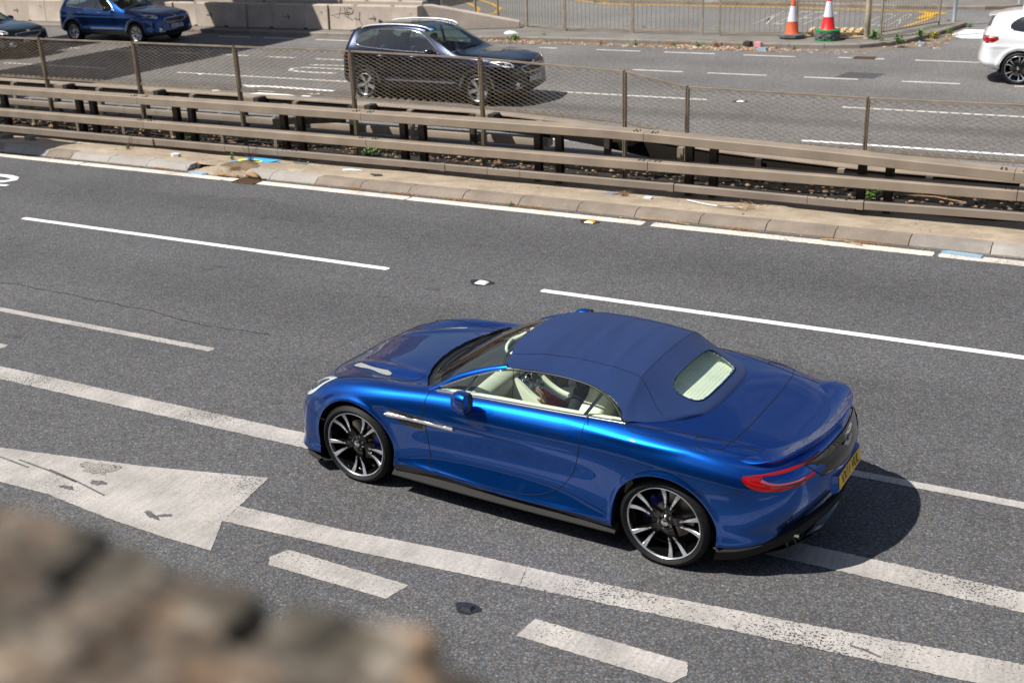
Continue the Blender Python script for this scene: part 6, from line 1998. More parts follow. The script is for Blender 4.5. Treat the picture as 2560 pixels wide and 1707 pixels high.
            ribbon([(sd*.52, .40), (sd*.60, .385), (sd*.70, .39), (sd*.74, .41)], .018, fe_, car, 'bumper_trim', M['satin'], .010, 2)
            ribbon([(sd*.56, .56), (sd*.62, .50), (sd*.66, .41)], .06, fe_, car, 'fog_surround', M['grille'], .003, 2)
        if rear:
            def pl_(t, z, off=0, sd=sd):
                an = math.radians(12+68*t); o_ = Vector((wb+.25, 0, z)); d = Vector((math.sin(an), sd*math.cos(an), 0))
                h = sf.t.ray_cast(o_+d*3, -d)
                if h[0] is None: return o_+d*.8
                n_ = h[1]
                if n_.dot(d) < 0: n_ = -n_
                return h[0]+n_*off
            tl_ = [(.03, Wz(1.04)), (.2, Wz(1.055)), (.45, Wz(1.04)), (.62, Wz(1.02)), (.60, Wz(.95)), (.4, Wz(.93)), (.22, Wz(.90)), (.10, Wz(.93)), (.02, Wz(.99))]
            patch(tl_, pl_, car, 'tail_lamp', M['red_lens'], .008, 3, dome=.006)
            seam(tl_+[tl_[0]], lambda t, z: pl_(t, z, .004), car, 'lamp_gap', .005)
    if front:
        fe_ = lambda y, z, off=0: sf.end(y, z, -1, off)
        g = [(t*.44, Wz(.80)+.02*(1-t*t)) for t in np.linspace(-1, 1, 17)]+[(.47, Wz(.75)), (.40, Wz(.69)), (.22, Wz(.665)), (0, Wz(.675)), (-.22, Wz(.665)), (-.40, Wz(.69)), (-.47, Wz(.75))]
        patch(g, fe_, car, 'grille', M['grille'], .006, 4)
        MB().tube([fe_(y, z, .010) for y, z in g], .011, 6, closed=True).obj('grille_surround', M['chrome'], car, smooth=True)
        for r in range(3):
            mb = MB()
            for q in range(-6, 7):
                y = q*.062+(.031 if r % 2 else 0)
                if abs(y) < .40: mb.prism([(y-.024, 0), (y, .014), (y+.024, 0), (y, -.014)], 0, .006, 'y')
            mb.v = [tuple(fe_(a[0], Wz(.715)+.032*r+a[2], .010+a[1])) for a in mb.v]
            mb.obj('grille_mesh', M['satin_dark'], car); 
        lg = [(-.50, .40), (.50, .40), (.42, .30), (-.42, .30)]
        ribbon([(y, .36) for y in np.linspace(-.48, .48, 13)], .10, fe_, car, 'lower_grille', M['grille'], .004, 2)
        c = fe_(0, .53, .012); mtx = frame_matrix(c, (0, -1, 0), (-.08, 0, 1))
        plate(car, mtx, text, M['plate_white'])
        c = fe_(0, Wz(.855), .012)
        bd = MB().lathe([(.052, 0), (.052, .006), (.044, .008), (.044, .004), (.0001, .004)], 20); m4 = frame_matrix(c, (0, -1, 0), (-.3, 0, 1)); bd.v = [tuple(m4 @ Vector((p_[0]*1.2, p_[1]*.75, p_[2]))) for p_ in bd.v]
        bd.obj('badge', M['chrome'], car, auto=40)
        for q in (-1, 1): # wipers
            pts = [sf.top(.50*k+.05*t, q*.12+(.50*t-.1), .015) for t in np.linspace(0, 1, 8)]
            MB().tube(pts, .009, 5).obj('wiper', M['black'], car)
    # fin aerial
    c = sf.top(3.0*k, 0)
    MB().add([(c.x-.09, -.02, c.z), (c.x+.06, -.02, c.z), (c.x+.06, .02, c.z), (c.x-.09, .02, c.z), (c.x+.05, 0, c.z+.065)], [(0, 1, 4), (1, 2, 4), (2, 3, 4), (3, 0, 4)]).obj('aerial', M['gloss_black'] if name != 'hatchback' else paint, car)
    if rear:
        MB().add([(wb+.42*tailx, -.52*ws, Wz(1.50)), (wb+.62*tailx, -.48*ws, Wz(1.47)), (wb+.66*tailx, 0, Wz(1.475)), (wb+.62*tailx, .48*ws, Wz(1.47)), (wb+.42*tailx, .52*ws, Wz(1.50)), (wb+.40*tailx, 0, Wz(1.525)),
                  (wb+.60*tailx, -.47*ws, Wz(1.43)), (wb+.63*tailx, 0, Wz(1.435)), (wb+.60*tailx, .47*ws, Wz(1.43))],
                 [(0, 1, 2, 5), (5, 2, 3, 4), (1, 6, 7, 2), (2, 7, 8, 3), (0, 6, 1), (4, 3, 8), (0, 5, 7, 6), (5, 4, 8, 7)]).obj('roof_spoiler', paint, car, bevel=.008, smooth=False, auto=50)
    for cx in (0, wb):
        for sd in (-1, 1):
            wheel(car, cx, sd*(.80*ws), wr, sd, wr, .235, wr-.105 if wstyle != 'dark' else wr-.075, wstyle, rot=random.random())
            v = []; f = []
            for i in range(23):
                an = math.radians(-20+10*i)
                for (r, y) in ((.388, sd*.86*ws), (.40, sd*.56*ws), (.05, sd*.56*ws)): v.append((cx+r*math.cos(an), y, zr+r*math.sin(an)))
            for i in range(22):
                for q in range(2): a = i*3+q; f.append((a, a+1, a+4, a+3))
            mesh_obj('wheel_arch_liner', v, f, M['black'], car)
            yf = lambda x, z, s_: sf.side(x, max(z, .27), s_).y
            arch_lip(yf, cx, zr, .385, sd, 0, car, M['plastic'] if cladding else paint)
    return car, sf

M['navy'] = car_paint('navy_black_metallic', (.0055, .0085, .020), .85, .28)
M['blue2'] = car_paint('mid_blue_metallic', (.002, .036, .16), .9, .38)
M['blackp'] = car_paint('black_paint', (.008, .012, .012), .3, .3)
M['whitep'] = simple('white_paint', (.80, .80, .82), .25, coat=1.0)
suv, ssf = family_car('suv', 'dark navy sport utility car with silver roof rails passing behind the mesh fence', (-12.74, 23.03), M['navy'], text='LD71 GSN')
bsuv, bsf = family_car('suv', 'blue compact utility car with black wheel-arch trim by the concrete blocks, top left', (-28.86, 29.25), M['blue2'], wb=2.80, zs=.955, ws=.985, text='RX67 VNH', wstyle='multi', wr=.33, rails=False)
bh, bhf = family_car('hatchback', 'black hatchback nose with a white plate entering the frame at the far left', (-31.15, 25.35), M['blackp'], wb=2.62, zs=.86, ws=.97, text='DA60 SFZ', wstyle='multi', wr=.32, rails=False, cladding=False)
wh, whf = family_car('hatchback', 'white hatchback with a red tail lamp and dark spoked wheels at the right edge', (-2.50+2.67, 28.72), M['whitep'], wb=2.67, zs=.955, ws=.985, tailx=1.22, wstyle='dark', wr=.345, rails=False, cladding=False, chrome=False, front=True, text='')
wh['label'] = 'white hatchback with a red tail lamp and black spoked wheels leaving at the right edge'
# bits seen in the dark suv
tagx = MB().box(1.30, 1.33, .40, .44, 1.36, 1.40)
MB().add([tuple(ssf.top(x, y, .004)) for x, y in ((1.30, .53), (1.38, .53), (1.38, .46), (1.30, .46))], [(0, 1, 2, 3)]).obj('windscreen_sticker', simple('blue_sticker', (.02, .35, .85), .5), suv)

# ================================================================== concrete blocks along the far kerb
def block(x0, x1, y, label, slope=None, arrow=True, graffiti=None, rz=0.0, first=[None]):
    Lb = x1-x0; b = empty('concrete_barrier', (x0, y, .10), rz, label, 'concrete barrier', 'concrete blocks along the far kerb')
    h = .80
    mb = MB(); g = .012
    xs = [g, Lb*.30, Lb*.30+.012, Lb*.72, Lb*.72+.012, Lb-g] if not slope else [g, .25, Lb-g]
    v = []; f = []
    for i, x in enumerate(xs):
        hh = h if not slope else (h if x < .3 else .22)
        rec = .0
        if not slope and i in (1, 2, 3, 4): rec = .012
        v += [(x, 0, .03), (x, .0+rec, .04), (x, .035+rec, hh-.03), (x, .06+rec, hh), (x, .36, hh), (x, .40, hh-.03), (x, .44, .03)]
    for i in range(len(xs)-1):
        for k in range(6): q = i*7+k; f.append((q, q+7, q+8, q+1))
        f.append((i*7+6, i*7+13, i*7+7, i*7))
    f += [tuple(range(7)), tuple((len(xs)-1)*7+k for k in reversed(range(7)))]
    mb.add(v, f).obj('block', M['block'], b, auto=35)
    if not slope:
        # top slots, foot notches and lifting holes
        for x in (Lb*.30, Lb*.72):
            MB().box(x-.07, x+.07, .05, .10, h-.02, h+.035).obj('lifting_lug', M['block'], b, bevel=.01)
            MB().box(x-.07, x+.07, -.002, .10, .0, .06).obj('foot_notch', M['seam'], b)
        for zz in (.56, .20):
            MB().lathe([(.042, -.001), (.040, .02), (.0001, .02)], 16, 'y', c=(Lb*.93, .022, zz)).obj('lifting_hole', M['seam'], b)
        if arrow:
            a = MB(); ax, az = Lb*.50, .40
            def bar(p, q, w_=.016):
                d = Vector((q[0]-p[0], q[1]-p[1])).normalized(); n_ = Vector((-d.y, d.x))*w_/2
                a.prism([(p[0]-n_.x, p[1]-n_.y), (q[0]-n_.x, q[1]-n_.y), (q[0]+n_.x, q[1]+n_.y), (p[0]+n_.x, p[1]+n_.y)], .016, .030, 'y')
            bar((ax-.14, az), (ax+.11, az)); bar((ax+.12, az), (ax+.03, az+.085)); bar((ax+.12, az), (ax+.06, az-.085))
            a.obj('arrow_mark', M['marker'], b)
        if graffiti:
            gm = MB()
            for s_ in graffiti:
                pts = [(x, .008-.0*z, z) for x, z in s_]
                gm.tube([(x, .012+.03*(z/.8), z) for x, z in s_], .010, 5)
            gm.obj('graffiti', M['marker'], b)
    return b
M['marker'] = simple('black_marker', (.03, .025, .022), .8)
names = ['concrete block behind the black hatchback at far left', 'concrete block left of the blue utility car, arrow visible', 'concrete block hidden mostly behind the blue utility car',
         'shaded concrete block just right of the blue utility car', 'half-shaded concrete block with an arrow in the sun', 'concrete block with black letters scrawled on it']
bx = [-43.6, -40.3, -37.1, -33.9, -30.7, -27.45, -24.05, -20.6]
glyph = [[(.50, .73), (.45, .55), (.39, .37), (.25, .43), (.12, .48)], [(.09, .47), (.45, .53), (.86, .58)], [(.64, .74), (.66, .62), (.70, .50)],
         [(.73, .70), (.75, .56), (.79, .42)], [(.76, .72), (.92, .70), (.99, .62), (.93, .54), (.80, .51), (.62, .50)], [(.66, .45), (.80, .40), (.95, .33)],
         [(1.0, .40), (1.12, .36), (1.23, .37)], [(1.24, .60), (1.21, .42), (1.22, .30), (1.32, .19)]]
for i, (a, c) in enumerate(zip(bx[:-1], bx[1:])):
    lab = ['concrete block at the far left edge behind the black hatchback', 'pale concrete block above the black hatchback, second in the visible row', 'concrete block right behind the rear of the blue utility car',
           'concrete block behind the bonnet of the blue utility car', 'fully shaded concrete block with an arrow just right of the blue car', 'concrete block half in shade with a thin arrow in the sunlit part', 'sunlit concrete block with scrawled black letters and an arrow'][i]
    block(a, c, 32.0+.06*max(0, i-3), lab, graffiti=glyph if i == 6 else None)
block(-20.62, -17.55, 32.55, 'sloping end block tapering down to the kerb at the right of the row', slope=True, rz=.42)
for i, (a, c) in enumerate(((-37.7, -34.5), (-34.4, -31.2), (-31.1, -27.9), (-27.8, -24.6), (-24.5, -21.3))):
    block(a, c, 33.4+.05*i, 'rear-row concrete block showing only its top edge, '+('at the far left', 'behind the blue utility car', 'above the fully shaded block', 'above the half-shaded block', 'above the block with scrawled letters')[i], arrow=False)

# ------------------------------------------------------------------ palisade fence behind the blocks
pf = empty('palisade_fence', (-32, 35.4, .1), 0, 'grey steel palisade fence showing behind the concrete blocks at top left', 'fence')
pale0 = None
for i in range(70):
    x = -10+i*.155
    if pale0 is None:
        pale0 = MB().box(-.03, .03, -.012, .012, 0, 1.8).obj('pale', M['galv'], pf); p_ = pale0
    else:
        p_ = pale0.copy(); COL.objects.link(p_); p_.parent = pf
    p_.location = (x, 0, 0)
for z in (.35, 1.45): MB().box(-10, .9, .013, .05, z, z+.05).obj('fence_rail', M['galv'], pf)

# ------------------------------------------------------------------ guard railings on the far footway
def railing(p0, p1, label, n=None, h=.98, z0=.115):
    a, b = Vector(p0), Vector(p1); d = b-a; Lr = d.length
    r = empty('guard_railing', (a.x, a.y, z0), math.atan2(d.y, d.x), label, 'railing', 'pedestrian guard railings on the far footway')
    n = n or max(4, int(Lr/.135))
    MB().box(-.025, .025, -.025, .025, 0, h+.02).obj('post', M['railing'], r)
    MB().box(Lr-.025, Lr+.025, -.025, .025, 0, h+.02).obj('post', M['railing'], r)
    MB().box(.026, Lr-.026, -.018, .018, h-.035, h).obj('top_rail', M['railing'], r)
    MB().box(.026, Lr-.026, -.014, .014, .085, .115).obj('bottom_rail', M['railing'], r)
    bar = None
    for i in range(1, n):
        if bar is None: bar = MB().tube([(0, 0, .115), (0, 0, h-.035)], .0085, 6).obj('bar', M['railing'], r); q = bar
        else: q = bar.copy(); COL.objects.link(q); q.parent = r
        q.location = (Lr*i/n, 0, 0)
    return r
railing((-23.6, 38.6), (-21.2, 36.9), 'leftmost guard railing panel running back beside the curved yellow lines')
railing((-21.15, 36.85), (-19.35, 35.2), 'guard railing panel just right of the curved double yellow lines')
railing((-19.3, 35.1), (-17.75, 34.15), 'short guard railing panel above the low end of the sloping block')
railing((-17.7, 34.1), (-16.08, 33.43), 'guard railing panel over the white bag and green weeds')
railing((-16.03, 33.42), (-13.82, 33.38), 'guard railing panel left of the middle of the frame top, before the taller post')
railing((-13.77, 33.38), (-11.62, 33.42), 'guard railing panel left of the narrow gap between two posts')
railing((-11.10, 33.42), (-8.95, 33.62), 'guard railing panel behind the left traffic cone')
railing((-8.90, 33.64), (-6.98, 34.05), 'guard railing panel behind the right traffic cone and pallet')
railing((-6.72, 34.25), (-5.62, 36.95), 'guard railing panel angled back along the tip of the island')

# ------------------------------------------------------------------ posts
def lamp_post(x, y, r, h, mat, label, name='lamp_post', cat='lamp post'):
    l = empty(name, (x, y, .115), 0, label, cat)
    MB().lathe([(r*1.15, 0), (r*1.15, .02), (r, .03), (r, .62), (r*.98, .64), (r*.86, .66), (r*.84, h*.6), (r*.6, h)], 20).obj('column', mat, l, auto=40)
    if r > .06: MB().box(-.03, .03, -r-.004, -r+.01, .2, .5).obj('access_door', mat, l)
    return l
M['postbeige'] = simple('stained_beige_paint', (.33, .28, .20), .6, noise=(4.0, .3))
M['postgrey'] = simple('grey_post', (.30, .33, .37), .5, .2)
lamp_post(-6.97, 33.62, .078, 8.0, M['postbeige'], 'thick beige lamp post on the island tip between two railing panels')
lamp_post(-5.32, 37.8, .055, 4.2, M['postgrey'], 'slim grey signal post at the back of the island tip', 'signal_post', 'post')
lamp_post(-9.9, 42.8, .05, 4.0, M['postgrey'], 'slim grey post on the far footway, above the white lettering', 'sign_post', 'post')
lamp_post(-4.05, 42.9, .05, 4.0, M['postgrey'], 'slim grey post at the upper right beside the junction corner', 'sign_post', 'post')
lamp_post(-31.5, 34.2, .10, 8.5, M['galv'], 'galvanised lamp column behind the concrete blocks at far left')

# ------------------------------------------------------------------ traffic cones
M['cone_orange'] = simple('dull_orange_plastic', (.62, .10, .03), .6, noise=(6.0, .2))
M['cone_red'] = simple('bright_red_plastic', (.72, .02, .02), .45)
M['cone_white'] = simple('reflective_sleeve', (.72, .73, .80), .5)
M['base_grey'] = simple('recycled_grey_base', (.11, .115, .115), .8, noise=(6.0, .3))
M['base_green'] = simple('green_base', (.01, .22, .07), .55, noise=(6.0, .2))
def cone(x, y, mat, bases, label, s=1.0):
    c = empty('traffic_cone', (x, y, .12), random.uniform(-.3, .3), label, 'traffic cone')
    z = 0
    for i, (bm_, hw, h, rz) in enumerate(bases):
        pts = []
        for k in range(8):
            an = 2*PI*(k+.5)/8; r = hw*1.08
            pts.append((r*math.cos(an+rz), r*math.sin(an+rz)))
        mb = MB(); n = 8
        mb.add([(p[0], p[1], z) for p in pts]+[(p[0], p[1], z+h*.8) for p in pts]+[(p[0]*.94, p[1]*.94, z+h) for p in pts],
               [tuple(range(7, -1, -1)), tuple(16+k for k in range(8))]+[(k, (k+1) % 8, 8+(k+1) % 8, 8+k) for k in range(8)]+[(8+k, 8+(k+1) % 8, 16+(k+1) % 8, 16+k) for k in range(8)])
        mb.obj('base', M[bm_], c, auto=40); z += h+.004
    def R_(t): return .185+(.045-.185)*t
    MB().lathe([(R_(0)+.03, z), (R_(0), z+.03), (R_(.36), z+.33*s), ], 24).obj('cone_body', mat, c, smooth=True)
    MB().lathe([(R_(.36)+.002, z+.33*s), (R_(.82)+.002, z+.74*s)], 24).obj('reflective_sleeve', M['cone_white'], c, smooth=True)
    MB().lathe([(R_(.82), z+.74*s), (R_(1), z+.93*s), (.03, z+.95*s), (.0001, z+.95*s)], 24).obj('cone_tip', mat, c, smooth=True)
    return c
cone(-8.95, 33.28, M['cone_orange'], [('base_green', .30, .035, 0), ('base_grey', .34, .085, .1)], 'faded orange and white traffic cone on a grey base, the left one')
cone(-7.92, 33.12, M['cone_red'], [('base_green', .33, .05, .1), ('base_grey', .33, .055, .35), ('base_grey', .34, .055, .0), ('base_grey', .33, .055, .25), ('base_green', .33, .055, .1)], 'bright red and white traffic cone standing on a tall stack of bases')

# ------------------------------------------------------------------ pallet behind the cones
M['wood'] = simple('raw_pine', (.62, .44, .25), .7, noise=(5.0, .2))
pal = empty('pallet', (-8.0, 34.35, .12), .12, 'pale wooden pallet lying behind the railing next to the red cone', 'pallet')
for k in range(3): MB().box(-.75, .75, -.45+.40*k, -.35+.40*k, .025, .10).obj('bearer', M['wood'], pal, bevel=.004)
for k in range(7): MB().box(-.72+.22*k, -.60+.22*k, -.5, .5, .102, .125).obj('deck_board', M['wood'], pal)
for k in range(3): MB().box(-.72+.62*k, -.58+.62*k, -.5, .5, 0, .022).obj('bottom_board', M['wood'], pal)
pln = MB().box(-.5, .5, -.06, .06, 0, .04).obj('plank', M['wood'], None); pln.location = (-7.25, 33.65, .13); pln.rotation_euler = (0, 0, .5)
tag(pln, 'short loose wooden plank lying at the foot of the railing by the red cone', 'plank')

# ------------------------------------------------------------------ footbridge over the left of the road (its shadow crosses both carriageways)
fbx = empty('footbridge', (-29.9, 20, 0), 0, 'concrete footbridge crossing the road beyond the left of the frame', 'footbridge')
def fbo(mb, name, mat): mb.v = [(a+29.9, b-20, c) for a, b, c in mb.v]; return mb.obj(name, mat, fbx)
fbo(MB().box(-31.75, -27.85, 13.2, 48, 6.0, 6.45), 'deck', M['block'])
for x in (-31.75, -27.95): fbo(MB().box(x, x+.1, 13.2, 48, 6.46, 7.5), 'parapet', M['block'])
fbo(MB().box(-30.4, -29.2, 49, 50, -.1, 5.98), 'pier', M['block'])
fbo(MB().box(-31.5, -21.3, 12.2, 13.15, 5.9, 6.3), 'landing', M['block'])
fbo(MB().box(-36.6, -34.1, 16, 48, 6.0, 7.2), 'side_shadow_slab', M['block'])  # unseen slab added to cast the second shadow edge, left of the deck's

# ------------------------------------------------------------------ stone parapet close to the camera
M['stone'] = simple('weathered_stone', (.20, .155, .11), .9, noise=(7.0, .55), nb=.6, ns=60)
M['stone2'] = simple('lichened_stone', (.30, .24, .17), .9, noise=(9.0, .5), nb=.6, ns=60)
M['stone3'] = simple('rusty_stone', (.28, .155, .08), .9, noise=(8.0, .45), nb=.6, ns=60)
M['stone5'] = simple('mossy_stone', (.10, .085, .05), .9, noise=(9.0, .5), nb=.6, ns=60)
M['stone4'] = simple('grey_stone', (.15, .135, .12), .9, noise=(9.0, .4), nb=.6, ns=60)
wall = empty('stone_parapet', (0, .45, 4.2), 0, 'rough brown stone parapet out of focus in the lower left foreground', 'wall')
def stone(cx, cy, cz, sx, sy, sz, mat, seed, name='stone'):
    r = random.Random(seed); n = 10; m_ = 7; v = []
    ph = [r.uniform(0, 6) for _ in range(6)]
    for i in range(m_+1):
        p = PI*i/m_
        for k in range(n):
            t = 2*PI*k/n
            x = math.copysign(abs(math.cos(t))**.6, math.cos(t))*math.sin(p)**.6; y = math.copysign(abs(math.sin(t))**.6, math.sin(t))*math.sin(p)**.6; z = math.copysign(abs(math.cos(p))**.7, math.cos(p))
            w_ = 1+.10*math.sin(3*x+ph[0])+.08*math.sin(4*y+ph[1])+.07*math.sin(5*z+ph[2])+r.uniform(-.03, .03)
            v.append((cx+sx*x*w_, cy-.45+sy*y*w_, cz-4.2+sz*z*w_))
    f = [(i*n+k, (i+1)*n+k, (i+1)*n+(k+1) % n, i*n+(k+1) % n) for i in range(m_) for k in range(n)]
    return mesh_obj(name, v, f, mat, wall, smooth=True)
fwd = MB(); 
MB().box(-6, 6, -.22, .02, -4.2, -.075).obj('wall_core', M['stone4'], wall)
sd_ = 0
rs = random.Random(3)
# coursed face stones down the road side of the wall
for row in range(26):
    x = -5+rs.uniform(0, .3)
    while x < 5:
        L_ = rs.uniform(.22, .5)
        if row < 10:
            mt = rs.choice(['stone', 'stone2', 'stone3', 'stone4'])
            MB().box(x, x+L_-.015, .02, .05+rs.uniform(0, .02), -.10-.16*(row+1)+.008, -.10-.16*row).obj('stone', M[mt], wall)
        x += L_
# capping stones: big rough blocks with dark gaps
from mathutils import noise as _ns
def rough_block(x0, x1, y0, y1, z0, z1, seed, amp=.006):
    bm = bmesh.new(); bmesh.ops.create_cube(bm, size=1.0)
    for v in bm.verts: v.co = Vector((x0+(x1-x0)*(v.co.x+.5), y0+(y1-y0)*(v.co.y+.5), z0+(z1-z0)*(v.co.z+.5)))
    bmesh.ops.bevel(bm, geom=bm.edges[:], offset=.005, segments=1, affect='EDGES')
    cuts = 3
    bmesh.ops.subdivide_edges(bm, edges=[e for e in bm.edges if e.calc_length() > .03], cuts=12 if (x1-x0) < .3 else 22, use_grid_fill=True)
    bm.normal_update()
    for v in bm.verts:
        p_ = v.co*24+Vector((seed*3.1, 0, 0))
        d = _ns.fractal(p_, 1.0, 2.0, 4)*amp+_ns.noise(v.co*60+Vector((seed, 2, 1)))*amp*.5
        v.co += v.normal*d
    me = bpy.data.meshes.new('stone'); bm.to_mesh(me); bm.free()
    return link_mesh('stone', me, M['coping'], wall, smooth=True)
m, nt, b = newmat('coping_stone'); M['coping'] = m
vv = texco(nt)
a1 = N(nt, 'ShaderNodeTexNoise', Scale=30.0, Detail=8.0, Roughness=.70); L(nt, vv, a1.inputs['Vector'])
a2 = N(nt, 'ShaderNodeTexNoise', Scale=16.0, Detail=5.0, Roughness=.6); L(nt, vv, a2.inputs['Vector'])
a3 = N(nt, 'ShaderNodeTexNoise', Scale=90.0, Detail=4.0); L(nt, vv, a3.inputs['Vector'])
c1 = ramp(nt, a1.outputs['Fac'], [(.32, (.02, .016, .013)), (.44, (.085, .068, .052)), (.56, (.19, .152, .115)), (.68, (.46, .41, .34))])
c2 = ramp(nt, a2.outputs['Fac'], [(.40, (.85, .90, .88)), (.52, (1, 1, 1)), (.64, (1.25, .98, .75))])
c3 = ramp(nt, a3.outputs['Fac'], [(.30, .45), (.5, 1.0), (.70, 1.35)])
L(nt, mixc(nt, 1.0, mixc(nt, 1.0, c1, c2, 'MULTIPLY'), c3, 'MULTIPLY'), b.inputs['Base Color'])
b.inputs['Roughness'].default_value = .95
bump(nt, b, a1.outputs['Fac'], .9, .012)
Y0, Z0 = -.06, -.10
for i, (xa, xb, top_, yf_) in enumerate(((-1.6, -1.0, .046, .012), (-1.03, -.72, .045, .016), (-.74, -.55, .044, .010), (-.575, -.430, .047, .015), (-.416, -.36, .044, .012), (-.375, -.326, .042, .016),
        (-.312, -.275, .043, .012), (-.283, -.235, .040, .016), (-.245, -.208, .036, .010), (-.215, -.165, .026, .014), (-.18, .12, .0, .012), (.10, .6, -.03, .012))):
    rough_block(xa, xb, -.20, yf_, -.09, top_-.004, i+1)
rough_block(-.50, -.36, -.24, -.030, -.09, .043, 31); rough_block(-.38, -.25, -.24, -.026, -.09, .040, 32)
wall.location = (0, .45-.11, 4.2+.0895)

# ================================================================== weeds, litter, debris
M['leaf'] = simple('weed_leaf', (.09, .22, .025), .6, noise=(20.0, .3))
M['leaf_y'] = simple('yellowing_leaf', (.32, .28, .04), .6, noise=(20.0, .3))
M['leaf_r'] = simple('reddish_weed', (.28, .12, .05), .7, noise=(20.0, .3))
M['soil_brown'] = concrete('brown_dirt', (.20, .14, .09), .4, 3.0, .8)
M['straw'] = simple('orange_straw', (.42, .22, .09), .9)
M['dry'] = simple('dry_plant', (.34, .22, .12), .9, noise=(20.0, .35))
M['twig'] = simple('grey_twig', (.16, .11, .09), .9)
def weed(x, y, r, h, n, mat, label, z=.0, name='weed', seed=0):
    rd = random.Random(seed+int(abs(x)*100)); w_ = empty(name, (x, y, z), 0, label, 'weed' if 'leaf' in mat else 'dead plant')
    mb = MB(); s2 = MB()
    for i in range(n):
        a = rd.uniform(0, 2*PI); d = abs(rd.gauss(0, .5))*r; zz = rd.uniform(.0, 1)*h*(1-.6*d/r if d < r else .3)
        c = Vector((d*math.cos(a), d*math.sin(a), zz)); l = rd.uniform(.5, 1)*h*.55; b = rd.uniform(0, 2*PI); el = rd.uniform(-.1, 1.1)
        u = Vector((math.cos(b)*math.cos(el), math.sin(b)*math.cos(el), math.sin(el))); s_ = Vector((-math.sin(b), math.cos(b), 0))*l*.28
        mb.add([c, c+u*l*.5+s_, c+u*l+Vector((0, 0, -l*.12)), c+u*l*.5-s_], [(0, 1, 2, 3)])
        if i % 3 == 0: s2.tube([(c.x*.3, c.y*.3, 0), c+u*l*.3], .003, 3, cap=False)
    tag(mb.obj('leaves', M[mat], w_), kind='stuff'); tag(s2.obj('stems', M['twig'], w_), kind='stuff')
    return w_
ws_ = [(-16.95, 31.85, .26, .20, 110, 'leaf', 'bright green weed clump below the white bag at the end of the sloping block'),
 (-16.3, 32.45, .10, .10, 30, 'leaf', 'small green weed on the kerb behind the bright clump'),
 (-15.9, 31.75, .22, .09, 60, 'leaf_y', 'yellow-brown weed patch in the gutter right of the bright green clump'),
 (-14.1, 31.75, .20, .12, 60, 'leaf_r', 'rusty weed clump in the far gutter, under the tall railing post'),
 (-13.0, 31.7, .14, .14, 50, 'leaf', 'green weed in the far gutter right of the rusty clump'),
 (-11.9, 31.8, .14, .13, 50, 'leaf', 'green weed in the far gutter left of the narrow railing gap'),
 (-11.2, 31.85, .20, .15, 70, 'leaf', 'larger green weed in the far gutter under the narrow railing gap'),
 (-10.7, 32.0, .22, .16, 60, 'leaf_r', 'brown dead weed patch on the far kerb beside the green one'),
 (-9.95, 31.7, .12, .12, 40, 'leaf', 'small green weed just left of the pink and blue litter'),
 (-9.0, 31.9, .14, .10, 40, 'leaf_y', 'yellowish weed below the left traffic cone'),
 (-8.5, 31.9, .12, .11, 40, 'leaf', 'small green weed between the two cones at the kerb'),
 (-6.75, 33.5, .18, .26, 70, 'leaf', 'tall green weed at the foot of the beige lamp post'),
 (-6.45, 33.2, .16, .10, 50, 'leaf_y', 'low yellow weed patch in front of the beige lamp post'),
 (-6.0, 32.9, .20, .24, 80, 'leaf', 'spiky green weed where the far kerb turns the corner'),
 (-5.65, 34.2, .16, .22, 70, 'leaf', 'green weed part way up the turned kerb'),
 (-5.40, 34.9, .16, .20, 70, 'leaf_y', 'yellow flowering weed part way up the turned kerb'),
 (-5.15, 35.9, .14, .16, 60, 'leaf', 'green weed near the top of the turned kerb'),
 (-4.85, 37.6, .14, .14, 50, 'leaf', 'green weed at the very tip of the island'),
 (-16.15, 33.7, .14, .12, 40, 'leaf', 'small weed at the foot of a railing post above the gutter'),
 (-13.9, 34.6, .10, .10, 30, 'leaf_y', 'yellow weed growing through the yellow line behind the railing'),
 (-19.0, 42.3, .3, .2, 40, 'leaf', 'green weed on the side road kerb at the frame top'),
 (-10.4, 42.4, .3, .15, 50, 'leaf_r', 'reddish weeds along the side road kerb at the frame top'),
 (-14.35, 15.95, .07, .10, 50, 'leaf', 'small bright green weed left of the blue board on the verge'),
 (-16.9, 15.95, .06, .09, 40, 'leaf', 'tiny bright green weed under the bottom rail at left'),
 (-4.4, 16.25, .05, .05, 14, 'leaf', 'pair of round green leaves poking from under the bottom rail at right'),
 (-8.2, 15.10, .06, .07, 30, 'leaf', 'tiny weed in the kerb joint above the white edge line'),
 (-12.2, 17.2, .5, .16, 160, 'leaf', 'dark green weeds growing between the two barriers left of centre'),
 (-16.5, 17.2, .5, .14, 120, 'leaf', 'dark green weeds between the barriers at left'),
 (-3.3, 17.3, .25, .18, 110, 'leaf', 'dark green leafy clump between the barriers at right')]
for i, t in enumerate(ws_):
    weed(t[0], t[1], t[2], t[3], t[4], t[5], t[6], .11 if 32.2 < t[1] < 42 and t[0] < -5.5 else (vz(t[1]) if 15.3 < t[1] < 18 else .0), seed=i)
